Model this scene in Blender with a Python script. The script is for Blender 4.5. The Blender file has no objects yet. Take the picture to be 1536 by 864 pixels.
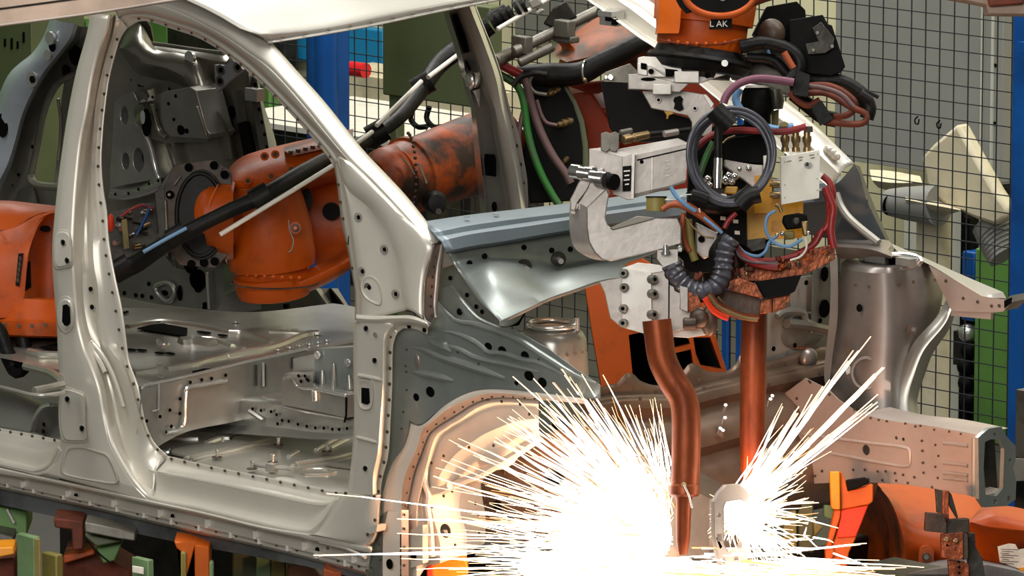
import bpy, bmesh, math, random
from mathutils import Vector, Matrix, Quaternion
from mathutils.geometry import tessellate_polygon
V = Vector
random.seed(7)
sc = bpy.context.scene
COL = sc.collection
# ------------------------------------------------------------------ camera
FPX = 9000.0
PITCH = math.radians(10.0)
YAW = math.radians(45.0)
FWD = V((-math.sin(YAW) * math.cos(PITCH), math.cos(YAW) * math.cos(PITCH), -math.sin(PITCH)))
RIGHT = V((math.cos(YAW), math.sin(YAW), 0))
UP = RIGHT.cross(FWD)
D0 = 15.0
CAM = V((0, 0, 0.9)) - (FWD + RIGHT * ((580 - 768) / FPX) + UP * ((432 - 830) / FPX)) * D0
cam = bpy.data.cameras.new('camera')
cam.sensor_width = 36.0
cam.lens = 36.0 * FPX / 1536.0
cam.clip_end = 200
cam_o = bpy.data.objects.new('camera', cam)
COL.objects.link(cam_o)
cam_o.matrix_world = Matrix.Translation(CAM) @ Matrix((RIGHT, UP, -FWD)).transposed().to_4x4()
sc.camera = cam_o


def ray(px, py):
    return FWD + RIGHT * ((px - 768) / FPX) + UP * ((432 - py) / FPX)


def pt(px, py, pl):
    """point of the place seen at a pixel, on a plane: ('x'|'y'|'z'|'d', value)"""
    r = ray(px, py)
    a, v = pl
    if a == 'd':
        return CAM + r * v
    i = 'xyz'.index(a)
    return CAM + r * ((v - CAM[i]) / r[i])


def tum(z):
    return 0.22 * max(0.0, z - 1.5)


WID = 1.5


def near(px, py, off=0.0):
    y = off
    for _ in range(6):
        p = pt(px, py, ('y', y))
        y = off + tum(p.z)
    return pt(px, py, ('y', y))


def far(px, py, off=0.0):
    y = WID - off
    for _ in range(6):
        p = pt(px, py, ('y', y))
        y = WID - off - tum(p.z)
    return pt(px, py, ('y', y))


def P(pts, pl):
    return [pt(q[0], q[1], pl) for q in pts]


def N(pts, off=0.0):
    return [near(q[0], q[1], q[2] if len(q) > 2 else off) for q in pts]


def Fr(pts, off=0.0):
    return [far(q[0], q[1], q[2] if len(q) > 2 else off) for q in pts]


def Z(x0, y0, s, pts):
    """coordinates read in an enlarged crop -> photograph pixels"""
    return [(x0 + q[0] / s, y0 + q[1] / s) + tuple(q[2:]) for q in pts]


def ZC(x0, y0, s, pts, f=None):
    return Z(x0, y0, s, pts)


def smooth_path(pts, n, closed=False):
    """Catmull-Rom through pts, resampled to n points by arc length"""
    m = len(pts)
    out = []
    K = 8
    segs = m if closed else m - 1
    for i in range(segs):
        if closed:
            p0, p1, p2, p3 = pts[(i - 1) % m], pts[i], pts[(i + 1) % m], pts[(i + 2) % m]
        else:
            p1, p2 = pts[i], pts[i + 1]
            p0 = pts[i - 1] if i > 0 else p1 * 2 - p2
            p3 = pts[i + 2] if i + 2 < m else p2 * 2 - p1
        # centripetal-ish: limit tangents
        d = (p2 - p1).length
        t1 = (p2 - p0)
        t2 = (p3 - p1)
        l1, l2 = (p1 - p0).length + d, (p3 - p2).length + d
        t1 = t1 * (d / l1) if l1 > 1e-9 else t1 * 0
        t2 = t2 * (d / l2) if l2 > 1e-9 else t2 * 0
        for k in range(K):
            t = k / K
            h = (2 * t ** 3 - 3 * t * t + 1, t ** 3 - 2 * t * t + t, -2 * t ** 3 + 3 * t * t, t ** 3 - t * t)
            out.append(p1 * h[0] + t1 * h[1] + p2 * h[2] + t2 * h[3])
    out.append(pts[0] if closed else pts[-1])
    L = [0.0]
    for a, b in zip(out, out[1:]):
        L.append(L[-1] + (b - a).length)
    tot = L[-1] or 1.0
    res = []
    j = 0
    cnt = n + 1 if closed else n
    for k in range(cnt):
        s = tot * k / (cnt - 1)
        while j < len(L) - 2 and L[j + 1] < s:
            j += 1
        seg = L[j + 1] - L[j]
        f = (s - L[j]) / seg if seg > 1e-12 else 0
        res.append(out[j].lerp(out[j + 1], min(1, max(0, f))))
    return res[:-1] if closed else res


# ------------------------------------------------------------------ materials
def s2l(c):
    return c / 12.92 if c <= 0.04045 else ((c + 0.055) / 1.055) ** 2.4


def rgb(r, g, b):
    return (s2l(r / 255), s2l(g / 255), s2l(b / 255), 1)


MATS = {}


def mat(name, col, rough=0.5, metal=0.0, col2=None, nscale=6.0, thr=(0.45, 0.65), bump=0.0, bscale=40.0, emit=0.0, coat=0.0, rvar=0.0, stretch=None, spec=None):
    m = bpy.data.materials.new(name)
    m.use_nodes = True
    nt = m.node_tree
    b = nt.nodes['Principled BSDF']
    b.inputs['Base Color'].default_value = col
    b.inputs['Roughness'].default_value = rough
    b.inputs['Metallic'].default_value = metal
    if spec is not None:
        b.inputs['Specular IOR Level'].default_value = spec
    if coat:
        b.inputs['Coat Weight'].default_value = coat
        b.inputs['Coat Roughness'].default_value = 0.15
    tc = nt.nodes.new('ShaderNodeNewGeometry')
    src = tc.outputs['Position']
    if stretch:
        mp = nt.nodes.new('ShaderNodeMapping')
        mp.inputs['Scale'].default_value = stretch
        nt.links.new(src, mp.inputs['Vector'])
        src = mp.outputs['Vector']
    if col2 is not None or rvar:
        nz = nt.nodes.new('ShaderNodeTexNoise')
        nz.inputs['Scale'].default_value = nscale
        nz.inputs['Detail'].default_value = 6
        nz.inputs['Roughness'].default_value = 0.62
        nt.links.new(src, nz.inputs['Vector'])
        rp = nt.nodes.new('ShaderNodeMapRange')
        rp.inputs['From Min'].default_value = thr[0]
        rp.inputs['From Max'].default_value = thr[1]
        nt.links.new(nz.outputs['Fac'], rp.inputs['Value'])
        if col2 is not None:
            mx = nt.nodes.new('ShaderNodeMix')
            mx.data_type = 'RGBA'
            mx.inputs[6].default_value = col
            mx.inputs[7].default_value = col2
            nt.links.new(rp.outputs[0], mx.inputs[0])
            nt.links.new(mx.outputs[2], b.inputs['Base Color'])
        if rvar:
            mr = nt.nodes.new('ShaderNodeMapRange')
            mr.inputs['To Min'].default_value = rough
            mr.inputs['To Max'].default_value = min(1, rough + rvar)
            nt.links.new(nz.outputs['Fac'], mr.inputs['Value'])
            nt.links.new(mr.outputs[0], b.inputs['Roughness'])
    if bump:
        n2 = nt.nodes.new('ShaderNodeTexNoise')
        n2.inputs['Scale'].default_value = bscale
        n2.inputs['Detail'].default_value = 4
        nt.links.new(src, n2.inputs['Vector'])
        bp = nt.nodes.new('ShaderNodeBump')
        bp.inputs['Strength'].default_value = bump
        bp.inputs['Distance'].default_value = 0.01
        nt.links.new(n2.outputs['Fac'], bp.inputs['Height'])
        nt.links.new(bp.outputs['Normal'], b.inputs['Normal'])
    if emit:
        b.inputs['Emission Color'].default_value = col
        b.inputs['Emission Strength'].default_value = emit
    MATS[name] = m
    return m


mat('body_steel', rgb(206, 201, 190), 0.34, 0.3, rgb(192, 186, 174), 3.0, (0.35, 0.75), 0.05, 5)
mat('roof_steel', rgb(162, 159, 151), 0.42, 0.3, rgb(150, 146, 137), 2.5, (0.35, 0.75))
mat('grey_steel', rgb(172, 171, 164), 0.32, 0.7, rgb(140, 139, 132), 5.0, (0.35, 0.75), 0.08, 9)
mat('inner_steel', rgb(158, 155, 144), 0.30, 0.75, rgb(122, 119, 108), 4.0, (0.35, 0.7), 0.08, 8)
mat('blue_steel', rgb(122, 134, 142), 0.45, 0.4, rgb(106, 118, 126), 4.0, (0.35, 0.7))
mat('apron_steel', rgb(152, 158, 154), 0.38, 0.6, rgb(126, 132, 129), 4.0, (0.35, 0.7), 0.06, 9)
mat('rail_steel', rgb(190, 176, 166), 0.45, 0.35, rgb(160, 146, 138), 4.0, (0.35, 0.75))
mat('liner_steel', rgb(222, 210, 196), 0.45, 0.15, rgb(200, 186, 172), 3.0, (0.35, 0.7), 0.05, 7)
mat('tower_steel', rgb(150, 143, 138), 0.36, 0.6, rgb(122, 112, 106), 3.5, (0.35, 0.7), 0.06, 6)
mat('floor_steel', rgb(200, 197, 186), 0.28, 0.7, rgb(146, 142, 130), 3.0, (0.35, 0.7), 0.12, 6)
mat('bright_steel', rgb(215, 215, 212), 0.25, 0.85)
mat('spot_mark', rgb(84, 70, 56), 0.6, 0.3)
mat('hole_dark', rgb(10, 10, 10), 0.9, 0.0, spec=0.05)
mat('orange_paint', rgb(188, 78, 4), 0.45, 0.0, rgb(92, 40, 12), 7.0, (0.5, 0.8), 0.1, 30, spec=0.35)
mat('orange_grimy', rgb(174, 72, 8), 0.48, 0.0, rgb(48, 36, 26), 6.0, (0.42, 0.62), 0.15, 25, spec=0.35)
mat('orange_bright', rgb(214, 98, 2), 0.45, 0.0, rgb(184, 74, 2), 5.0, (0.4, 0.7))
mat('amber_paint', rgb(236, 150, 20), 0.45, 0.0, rgb(200, 110, 20), 8.0, (0.5, 0.75))
mat('brown_grime', rgb(78, 60, 46), 0.5, 0.2, rgb(40, 32, 26), 9.0, (0.4, 0.65), 0.3, 30)
mat('black_rubber', rgb(11, 11, 10), 0.5, 0.0, rgb(34, 30, 25), 14.0, (0.5, 0.75), 0.15, 60, spec=0.25)
mat('black_plastic', rgb(6, 6, 6), 0.6, 0.0, rgb(16, 15, 13), 10.0, (0.5, 0.7), spec=0.12)
mat('dark_metal', rgb(60, 56, 50), 0.42, 0.5, rgb(34, 31, 27), 10.0, (0.4, 0.65), 0.15, 40)
mat('machine_grey', rgb(120, 116, 106), 0.45, 0.5, rgb(80, 76, 70), 12.0, (0.45, 0.7))
mat('aluminium', rgb(172, 165, 159), 0.40, 0.5, rgb(142, 135, 129), 9.0, (0.4, 0.7), 0.06, 50)
mat('aluminium_light', rgb(206, 201, 194), 0.40, 0.4, rgb(164, 156, 147), 9.0, (0.45, 0.7))
mat('chrome', rgb(210, 208, 204), 0.15, 0.95)
mat('copper_arm', rgb(150, 72, 34), 0.40, 0.55, rgb(84, 36, 20), 8.0, (0.4, 0.68), 0.12, 45, stretch=(1, 1, 0.4))
mat('copper_plate', rgb(140, 74, 44), 0.4, 0.6, rgb(70, 34, 20), 20.0, (0.45, 0.65), 0.3, 60)
mat('white_plastic', rgb(232, 228, 216), 0.4, 0.0, rgb(214, 208, 194), 10.0, (0.5, 0.75))
mat('yellow_resin', rgb(196, 142, 22), 0.4, 0.0, rgb(140, 92, 18), 18.0, (0.5, 0.72), 0.05, 40)
mat('red_hose', rgb(150, 34, 34), 0.42, 0.0, rgb(96, 24, 26), 16.0, (0.45, 0.7))
mat('purple_hose', rgb(122, 72, 92), 0.45)
mat('blue_hose', rgb(104, 148, 190), 0.38)
mat('green_hose', rgb(40, 110, 38), 0.45, 0, rgb(70, 82, 62), 9, (0.4, .6))
mat('mauve_hose', rgb(98, 72, 72), 0.5, 0, rgb(90, 66, 64), 12, (0.45, .7))
mat('orange_cable', rgb(160, 72, 26), 0.45)
mat('grey_cable', rgb(78, 78, 88), 0.38, 0.0, rgb(58, 58, 66), 20, (0.4, 0.7), coat=0.2)
mat('brass', rgb(150, 126, 88), 0.35, 0.8)
mat('blue_paint', rgb(14, 82, 156), 0.38, 0.0, rgb(10, 62, 124), 4.0, (0.4, 0.7))
mat('sky_blue_panel', rgb(40, 150, 206), 0.45)
mat('green_paint', rgb(96, 142, 66), 0.5, 0.0, rgb(78, 118, 54), 3.0, (0.4, 0.7))
mat('olive_panel', rgb(92, 100, 66), 0.5, 0.0, rgb(80, 88, 58), 3.0, (0.4, 0.7))
mat('cream_wall', rgb(232, 226, 186), 0.7, 0.0, rgb(218, 210, 168), 1.2, (0.4, 0.7))
mat('grey_panel', rgb(146, 146, 140), 0.55, 0.0, rgb(134, 134, 129), 2.0, (0.35, 0.7))
mat('pale_panel', rgb(196, 196, 182), 0.55, 0.0, rgb(182, 182, 166), 2.0, (0.4, 0.7))
mat('cream_machine', rgb(214, 204, 174), 0.5, 0.0, rgb(176, 166, 138), 5.0, (0.5, 0.7))
mat('firewall_steel', rgb(128, 108, 92), 0.38, 0.6, rgb(92, 74, 62), 4.0, (0.35, 0.7), 0.1, 6)
mat('dusty_paint', rgb(142, 76, 42), 0.55, 0.0, rgb(66, 52, 42), 7.0, (0.42, 0.62), 0.1, 30, spec=0.3)
mat('shaded_orange', rgb(128, 38, 10), 0.55, 0.0, rgb(92, 40, 14), 4.0, (0.42, 0.62), spec=0.2)  # robot orange darkened to red, shade of the shoulder put into the colour
mat('rib_highlight', rgb(226, 222, 214), 0.4, 0.1)  # near-white colour paints the light caught by the embossed sill ribs
mat('tail_steel', rgb(188, 196, 204), 0.34, 0.4, rgb(160, 168, 178), 4.0, (0.35, 0.7))
mat('fence_wire', rgb(46, 50, 56), 0.5, 0.3)
mat('carrier_grey', rgb(118, 122, 124), 0.4, 0.4, rgb(62, 64, 66), 6, (0.4, 0.7))
mat('mint_paint', rgb(128, 158, 112), 0.5, 0, rgb(100, 126, 84), 5, (0.4, 0.7))
mat('khaki_paint', rgb(140, 126, 62), 0.5, 0, rgb(108, 98, 48), 5, (0.4, 0.7))
mat('floor_concrete', rgb(48, 46, 42), 0.6, 0, rgb(34, 32, 29), 1.5, (0.4, 0.7))
mat('beam_grey', rgb(142, 122, 106), 0.4, 0.4, rgb(112, 94, 80), 6, (0.4, 0.7), 0.1, 20)
mat('red_plastic', rgb(220, 30, 40), 0.4)
mat('paper', rgb(226, 222, 208), 0.7, 0, rgb(206, 202, 190), 20, (0.45, 0.6))
mat('ink', rgb(40, 40, 42), 0.7)
mat('rust_and_shade', rgb(112, 50, 26), 0.7, 0.1, rgb(90, 40, 24), 30, (0.4, 0.6))  # rust and brown cables, also the shade tone of one under-sill beam
mat('signal_red', rgb(232, 62, 20), 0.45, 0, rgb(210, 50, 20), 6, (0.4, 0.7))


def emis(name, col, s):
    m = bpy.data.materials.new(name)
    m.use_nodes = True
    nt = m.node_tree
    nt.nodes.remove(nt.nodes['Principled BSDF'])
    e = nt.nodes.new('ShaderNodeEmission')
    e.inputs[0].default_value = col
    e.inputs[1].default_value = s
    nt.links.new(e.outputs[0], nt.nodes['Material Output'].inputs[0])
    MATS[name] = m
    return m


# ------------------------------------------------------------------ mesh builder
ORG = {}


class B:
    """collects geometry for ONE mesh object"""

    def __init__(s, m='grey_steel'):
        s.v, s.f, s.mats, s.cur = [], [], [], None
        s.use(m)

    def use(s, m):
        if m not in s.mats:
            s.mats.append(m)
        s.cur = s.mats.index(m)
        return s

    def add(s, vs, fs, sm=True):
        o = len(s.v)
        s.v.extend([tuple(x) for x in vs])
        for f in fs:
            s.f.append((tuple(o + i for i in f), s.cur, sm))
        return s

    def grid(s, rows, closed_u=False, sm=True):
        n = len(rows[0])
        vs = [p for r in rows for p in r]
        fs = []
        for i in range(len(rows) - 1):
            for j in range(n - 1 if not closed_u else n):
                a = i * n + j
                b = i * n + (j + 1) % n
                fs.append((a, b, b + n, a + n))
        return s.add(vs, fs, sm)

    def loft(s, curves, n=40, sub=1):
        """skin through traced contour lines; sub>1 rounds the section"""
        cs = [smooth_path(c, n) for c in curves]
        if sub > 1:
            rows = [[] for _ in range((len(cs) - 1) * sub + 1)]
            for j in range(n):
                col = [c[j] for c in cs]
                m = len(col)
                k = 0
                for i in range(m - 1):
                    p1, p2 = col[i], col[i + 1]
                    p0 = col[i - 1] if i else p1 * 2 - p2
                    p3 = col[i + 2] if i + 2 < m else p2 * 2 - p1
                    d = (p2 - p1).length
                    t1 = (p2 - p0) * (d / ((p1 - p0).length + d + 1e-9))
                    t2 = (p3 - p1) * (d / ((p3 - p2).length + d + 1e-9))
                    for q in range(sub):
                        t = q / sub
                        rows[k].append(p1 * (2 * t ** 3 - 3 * t * t + 1) + t1 * (t ** 3 - 2 * t * t + t) + p2 * (-2 * t ** 3 + 3 * t * t) + t2 * (t ** 3 - t * t))
                        k += 1
                rows[k].append(col[-1])
            cs = rows
        return s.grid(cs)

    def tube(s, path, r, seg=8, n=None, caps=True, closed=False):
        if n:
            path = smooth_path([V(p) for p in path], n, closed)
        path = [V(p) for p in path]
        m = len(path)
        rr = r if isinstance(r, (list, tuple)) else None
        t0 = (path[1] - path[0]).normalized()
        u = t0.orthogonal().normalized()
        rows = []
        pt_ = t0
        for i, p in enumerate(path):
            if closed:
                t = (path[(i + 1) % m] - path[i - 1])
            else:
                t = path[min(i + 1, m - 1)] - path[max(i - 1, 0)]
            t = t.normalized() if t.length > 1e-9 else pt_
            q = pt_.rotation_difference(t)
            u = (q @ u).normalized()
            pt_ = t
            w = t.cross(u)
            if rr:
                x = i / (m - 1) * (len(rr) - 1)
                k = min(int(x), len(rr) - 2)
                ra = rr[k] + (rr[k + 1] - rr[k]) * (x - k)
            else:
                ra = r
            rows.append([p + (u * math.cos(a) + w * math.sin(a)) * ra for a in [2 * math.pi * k / seg for k in range(seg)]])
        if closed:
            rows.append(rows[0])
        s.grid(rows, closed_u=True)
        if caps and not closed:
            s.add(rows[0], [tuple(range(seg))[::-1]], False)
            s.add(rows[-1], [tuple(range(seg))], False)
        return s

    def lathe(s, p, q, prof, seg=24, caps=True):
        """prof: list of (fraction along p->q, radius)"""
        p, q = V(p), V(q)
        ax = (q - p)
        t = ax.normalized()
        u = t.orthogonal().normalized()
        w = t.cross(u)
        rows = [[p + ax * a + (u * math.cos(x) + w * math.sin(x)) * r for x in [2 * math.pi * k / seg for k in range(seg)]] for a, r in prof]
        # split rows so sharp profile corners shade crisply
        for a, b in zip(rows, rows[1:]):
            s.grid([a, b], closed_u=True)
        if caps:
            s.add(rows[0], [tuple(range(seg))[::-1]], False)
            s.add(rows[-1], [tuple(range(seg))], False)
        return s

    def cyl(s, p, q, r, seg=16, r2=None):
        return s.lathe(p, q, [(0, r), (1, r if r2 is None else r2)], seg)

    def rod(s, p, q, r, seg=8):
        return s.cyl(p, q, r, seg)

    def prism(s, pts, ext, holes=()):
        pts = [V(p) for p in pts]
        ext = V(ext)
        hs = [[V(p) for p in h] for h in holes]
        allp = pts + [p for h in hs for p in h]
        n = len(allp)
        if hs:
            tris = tessellate_polygon([pts] + hs)
            fs = [tuple(t) for t in tris]
        else:
            fs = [tuple(range(len(pts)))]
        nrm = V((0, 0, 0))
        for i in range(len(pts)):
            nrm += pts[i].cross(pts[(i + 1) % len(pts)])
        flip = nrm.dot(ext) > 0
        front, back, sides = [], [], []
        for f in fs:
            front.append(f[::-1] if flip else f)
            back.append(tuple(n + i for i in (f if flip else f[::-1])))
        o = 0
        for loop in [pts] + hs:
            k = len(loop)
            for i in range(k):
                a, b = o + i, o + (i + 1) % k
                sides.append((a, b, b + n, a + n) if flip else (b, a, a + n, b + n))
            o += k
        s.add([p for p in allp] + [p + ext for p in allp], front + back + sides, False)
        return s

    def box(s, c, size, rot=None):
        c = V(c)
        R = rot if rot is not None else Matrix.Identity(3)
        vs = [c + R @ V((x * size[0] / 2, y * size[1] / 2, z * size[2] / 2)) for x in (-1, 1) for y in (-1, 1) for z in (-1, 1)]
        s.add(vs, [(0, 1, 3, 2), (4, 6, 7, 5), (0, 4, 5, 1), (2, 3, 7, 6), (0, 2, 6, 4), (1, 5, 7, 3)], False)
        return s

    def pbox(s, o, ex, ey, ez):
        """parallelepiped from a corner and three edge vectors"""
        o, ex, ey, ez = V(o), V(ex), V(ey), V(ez)
        vs = [o + ex * x + ey * y + ez * z for x in (0, 1) for y in (0, 1) for z in (0, 1)]
        fs = [(0, 1, 3, 2), (4, 6, 7, 5), (0, 4, 5, 1), (2, 3, 7, 6), (0, 2, 6, 4), (1, 5, 7, 3)]
        if ex.cross(ey).dot(ez) < 0:
            fs = [f[::-1] for f in fs]
        s.add(vs, fs, False)
        return s

    def disc(s, c, nrm, r, h=0.002, seg=8, ell=1.0):
        c, nrm = V(c), V(nrm).normalized()
        u = nrm.cross(V((0, 0, 1)))
        u = u.normalized() if u.length > 1e-3 else V((1, 0, 0))
        w = nrm.cross(u)
        ring = [c + (u * math.cos(a) * r + w * math.sin(a) * r * ell) for a in [2 * math.pi * k / seg for k in range(seg)]]
        top = [p + nrm * h for p in ring]
        s.add(ring + top, [(i, (i + 1) % seg, seg + (i + 1) % seg, seg + i) for i in range(seg)] + [tuple(range(seg, 2 * seg))], False)
        return s

    def spots(s, pts, nrm, r=0.0035, m='spot_mark', seg=6, h=0.002, lift=0.0):
        c = s.cur
        s.use(m)
        nn = V(nrm).normalized()
        if m == 'spot_mark':
            r = r * .78
        for p in pts:
            s.disc(V(p) + nn * lift, nn, r, h, seg)
        s.cur = c
        return s

    def hexbolt(s, c, nrm, r=0.01, h=0.01):
        return s.disc(c, nrm, r, h, 6)

    def sphere(s, c, r, seg=14, rings=8, sc_=(1, 1, 1)):
        c = V(c)
        rows = []
        for i in range(rings + 1):
            a = math.pi * i / rings
            rows.append([c + V((math.sin(a) * math.cos(2 * math.pi * k / seg) * r * sc_[0], math.sin(a) * math.sin(2 * math.pi * k / seg) * r * sc_[1], math.cos(a) * r * sc_[2])) for k in range(seg)])
        return s.grid(rows[::-1], closed_u=True)

    def build(s, name, parent=None, label=None, cat=None, group=None, kind=None, thick=0.0, bev=0.0, sharp=38, off=1.0):
        me = bpy.data.meshes.new(name)
        vs = [V(x) for x in s.v]
        lo = V([min(x[i] for x in vs) for i in range(3)])
        hi = V([max(x[i] for x in vs) for i in range(3)])
        c = (lo + hi) / 2
        if parent is None:
            c.z = lo.z
        me.from_pydata([x - c for x in vs], [], [f[0] for f in s.f])
        for m in s.mats:
            me.materials.append(MATS[m])
        for p, f in zip(me.polygons, s.f):
            p.material_index = f[1]
            p.use_smooth = f[2]
        me.update()
        bm = bmesh.new()
        bm.from_mesh(me)
        bmesh.ops.remove_doubles(bm, verts=bm.verts, dist=1e-5)
        bmesh.ops.dissolve_degenerate(bm, dist=1e-6, edges=bm.edges)
        bm.to_mesh(me)
        bm.free()
        me.set_sharp_from_angle(angle=math.radians(sharp))
        o = bpy.data.objects.new(name, me)
        COL.objects.link(o)
        ORG[o.name] = c
        if parent is not None:
            o.parent = parent
            o.location = c - ORG[parent.name]
        else:
            o.location = c
        if thick:
            md = o.modifiers.new('thickness', 'SOLIDIFY')
            md.thickness = thick
            md.offset = 0
        if bev:
            md = o.modifiers.new('bevel', 'BEVEL')
            md.width = bev
            md.segments = 2
            md.limit_method = 'ANGLE'
            md.angle_limit = math.radians(35)
        tagit(o, label, cat, group, kind)
        return o


def tagit(o, label=None, cat=None, group=None, kind=None):
    if label:
        o['label'] = label
    if cat:
        o['category'] = cat
    if group:
        o['group'] = group
    if kind:
        o['kind'] = kind
    return o


def thing(name, loc, label, cat, group=None, kind=None):
    o = bpy.data.objects.new(name, None)
    o.empty_display_size = 0.1
    COL.objects.link(o)
    o.location = loc
    ORG[o.name] = V(loc)
    return tagit(o, label, cat, group, kind)


def circ(c, u, w, r, seg=16, ell=1.0, a0=0.0):
    return [V(c) + V(u) * (math.cos(a0 + 2 * math.pi * k / seg) * r) + V(w) * (math.sin(a0 + 2 * math.pi * k / seg) * r * ell) for k in range(seg)]


EX, EY, EZ = V((1, 0, 0)), V((0, 1, 0)), V((0, 0, 1))


def along(pts, n, s0=0.0, s1=1.0):
    p = smooth_path(pts, 200)
    return [p[int(round((s0 + (s1 - s0) * (i / (n - 1) if n > 1 else 0.5)) * 199))] for i in range(n)]


def wpx(px, d=15.0):
    return px * d / FPX


def mix(a, c, f=0.5, n=40, push=None):
    """contour part-way between two 3D contours"""
    r = [p.lerp(q, f) for p, q in zip(smooth_path(a, n), smooth_path(c, n))]
    return [p + V(push) for p in r] if push is not None else r
# ================================================================== CAR BODY : near side
car = thing('car_body', (-0.3, 0.75, 0.9), 'bare unpainted steel car body shell without doors, bonnet or wings, pierced by robot arms', 'car body')
NY = V((0, -1, 0))


def extend(a, *more):
    r = list(a)
    for m in more:
        r += list(m)
    return r


# --- B-pillar (front door frame's rear post)
c0 = [(136, 20), (131, 50), (116, 104), (103, 167), (93, 232), (87, 280), (82, 330), (79, 372), (80, 412), (83, 450), (86, 489), (88, 539), (91, 571), (92, 640), (91, 665), (84, 690), (72, 702), (60, 712)]
c1 = [(165, 22), (161, 45), (150, 73), (139, 117), (131, 167), (122, 211), (116, 263), (112, 315), (110, 357), (110, 381), (112, 412), (115, 454), (119, 489), (129, 527), (137, 544), (150, 582), (158, 627), (168, 665), (185, 698), (205, 728), (226, 750)]
c1b = [(170, 22), (165, 50), (156, 80), (147, 120), (139, 167), (133, 211), (128, 263), (124, 315), (122, 357), (122, 400), (125, 454), (131, 489), (141, 522), (150, 544), (162, 588), (172, 640), (185, 677), (202, 712), (232, 738)]
cm = [(172, 22), (168, 50), (159, 80), (150, 120), (143, 167), (137, 211), (133, 263), (131, 315), (131, 357), (134, 400), (140, 454), (145, 489), (150, 515), (158, 548), (172, 594), (181, 638), (193, 673), (210, 696), (233, 707)]
c2 = [(175, 24), (169, 55), (160, 85), (151, 118), (144, 155), (141, 190), (138, 230), (137, 270), (139, 310), (141, 347), (140, 372), (142, 402), (147, 429), (150, 477), (154, 504), (168, 527), (186, 553), (204, 609), (214, 644), (227, 669), (247, 690)]
c2f = [(185, 26), (174, 50), (168, 69), (158, 110), (152, 146), (149, 173), (145, 211), (143, 253), (144, 284), (147, 326), (150, 357), (151, 374), (158, 422), (168, 485), (181, 539), (190, 560), (206, 609), (216, 644), (229, 669), (248, 688)]
c3 = [(211, 31), (193, 40), (181, 56), (174, 77), (164, 117), (157, 167), (154, 201), (152, 242), (155, 284), (160, 315), (163, 359), (172, 412), (183, 464), (193, 539), (197, 552), (208, 582), (218, 634), (232, 665), (252, 684)]
def endoff(c, base, last):
    n = len(c) - len(last)
    return [(x, y, base) for x, y in c[:n]] + [(x, y, o) for (x, y), o in zip(c[n:], last)]


b = B('body_steel')
b.loft([N([(x + 6, y) for x, y in c0], .07), N(c0, .004), N([(x + 4, y) for x, y in c0], -.002), N([(x + 8, y) for x, y in c0], -.006), N([(x - 5, y) for x, y in c1], -.002), N(c1, .004), N(endoff(c1b, .045, (.043, .038, .036)), .045), N(endoff(cm, .06, (.056, .05, .046)), .06), N(endoff(c2, .052, (.06, .075, .095)), .052), N(endoff(c2f, .066, (.072, .084, .098)), .066), N(endoff(c3, .068, (.072, .084, .098)), .068)], 90, 2)
fl = [V((p + q) / 2) for p, q in zip(smooth_path(N(c2f, .064), 60), smooth_path(N(c3, .066), 60))]
b.spots(along(fl, 24, .06, .97), NY, .0038)
# hinge mounts, slots
for zx, zy in [(160, 10), (192, 150)]:
    pass


def pocket(parent, outline, off, depth, name='pocket', m='body_steel', rim=4, nearf=near, sgn=1, n=36):
    """stamped dent in a side panel: rim curve down to a floor `depth` deeper"""
    q = B(m)
    cx = sum(p[0] for p in outline) / len(outline)
    cy = sum(p[1] for p in outline) / len(outline)
    rows = []
    for k, dd in ((1.0 + rim / 40, -.001), (1.0, .0), (1 - rim / 40, depth), (0.02, depth)):
        rows.append(smooth_path([nearf(cx + (x - cx) * k, cy + (y - cy) * k, off + dd) for x, y in outline], n, True))
    q.grid(rows, closed_u=True)
    return q


def round_rect(x0, y0, x1, y1, r=5, skew=0.0):
    return [(x0 + r, y0 + skew * 0), (x1 - r, y0 + skew), (x1, y0 + r + skew), (x1, y1 - r + skew), (x1 - r, y1 + skew), (x0 + r, y1), (x0, y1 - r), (x0, y0 + r)]


q = b
def dent(q, outline, off, depth, rim=0.12, nf=near, n=40, floor=True, raised=False):
    cx = sum(p[0] for p in outline) / len(outline)
    cy = sum(p[1] for p in outline) / len(outline)
    rows = []
    ks = ((1 + rim, .002), (1 + rim * .5, -.0015), (1.0, -.001), (1 - rim, depth), (1 - rim * 1.6, depth + .0005))
    for k, dd in ks:
        rows.append(smooth_path([nf(cx + (x - cx) * k, cy + (y - cy) * k, off + dd) for x, y in outline], n, True))
    q.grid(rows[::-1], closed_u=True)
    if floor:
        q.add(rows[-1], [tuple(range(n))[::-1]], True)
    return q


def near_holes(q, pts, off, r, nf=near, ell=1.0, m='hole_dark'):
    for x, y in pts:
        c = q.cur
        q.use('bright_steel')
        q.disc(nf(x, y, off), NY, r * 1.35, .0012, 16, ell)
        q.use(m)
        q.disc(nf(x + .4, y - .4, off - .0008), NY, r, .0012, 16, ell)
        q.cur = c


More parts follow.
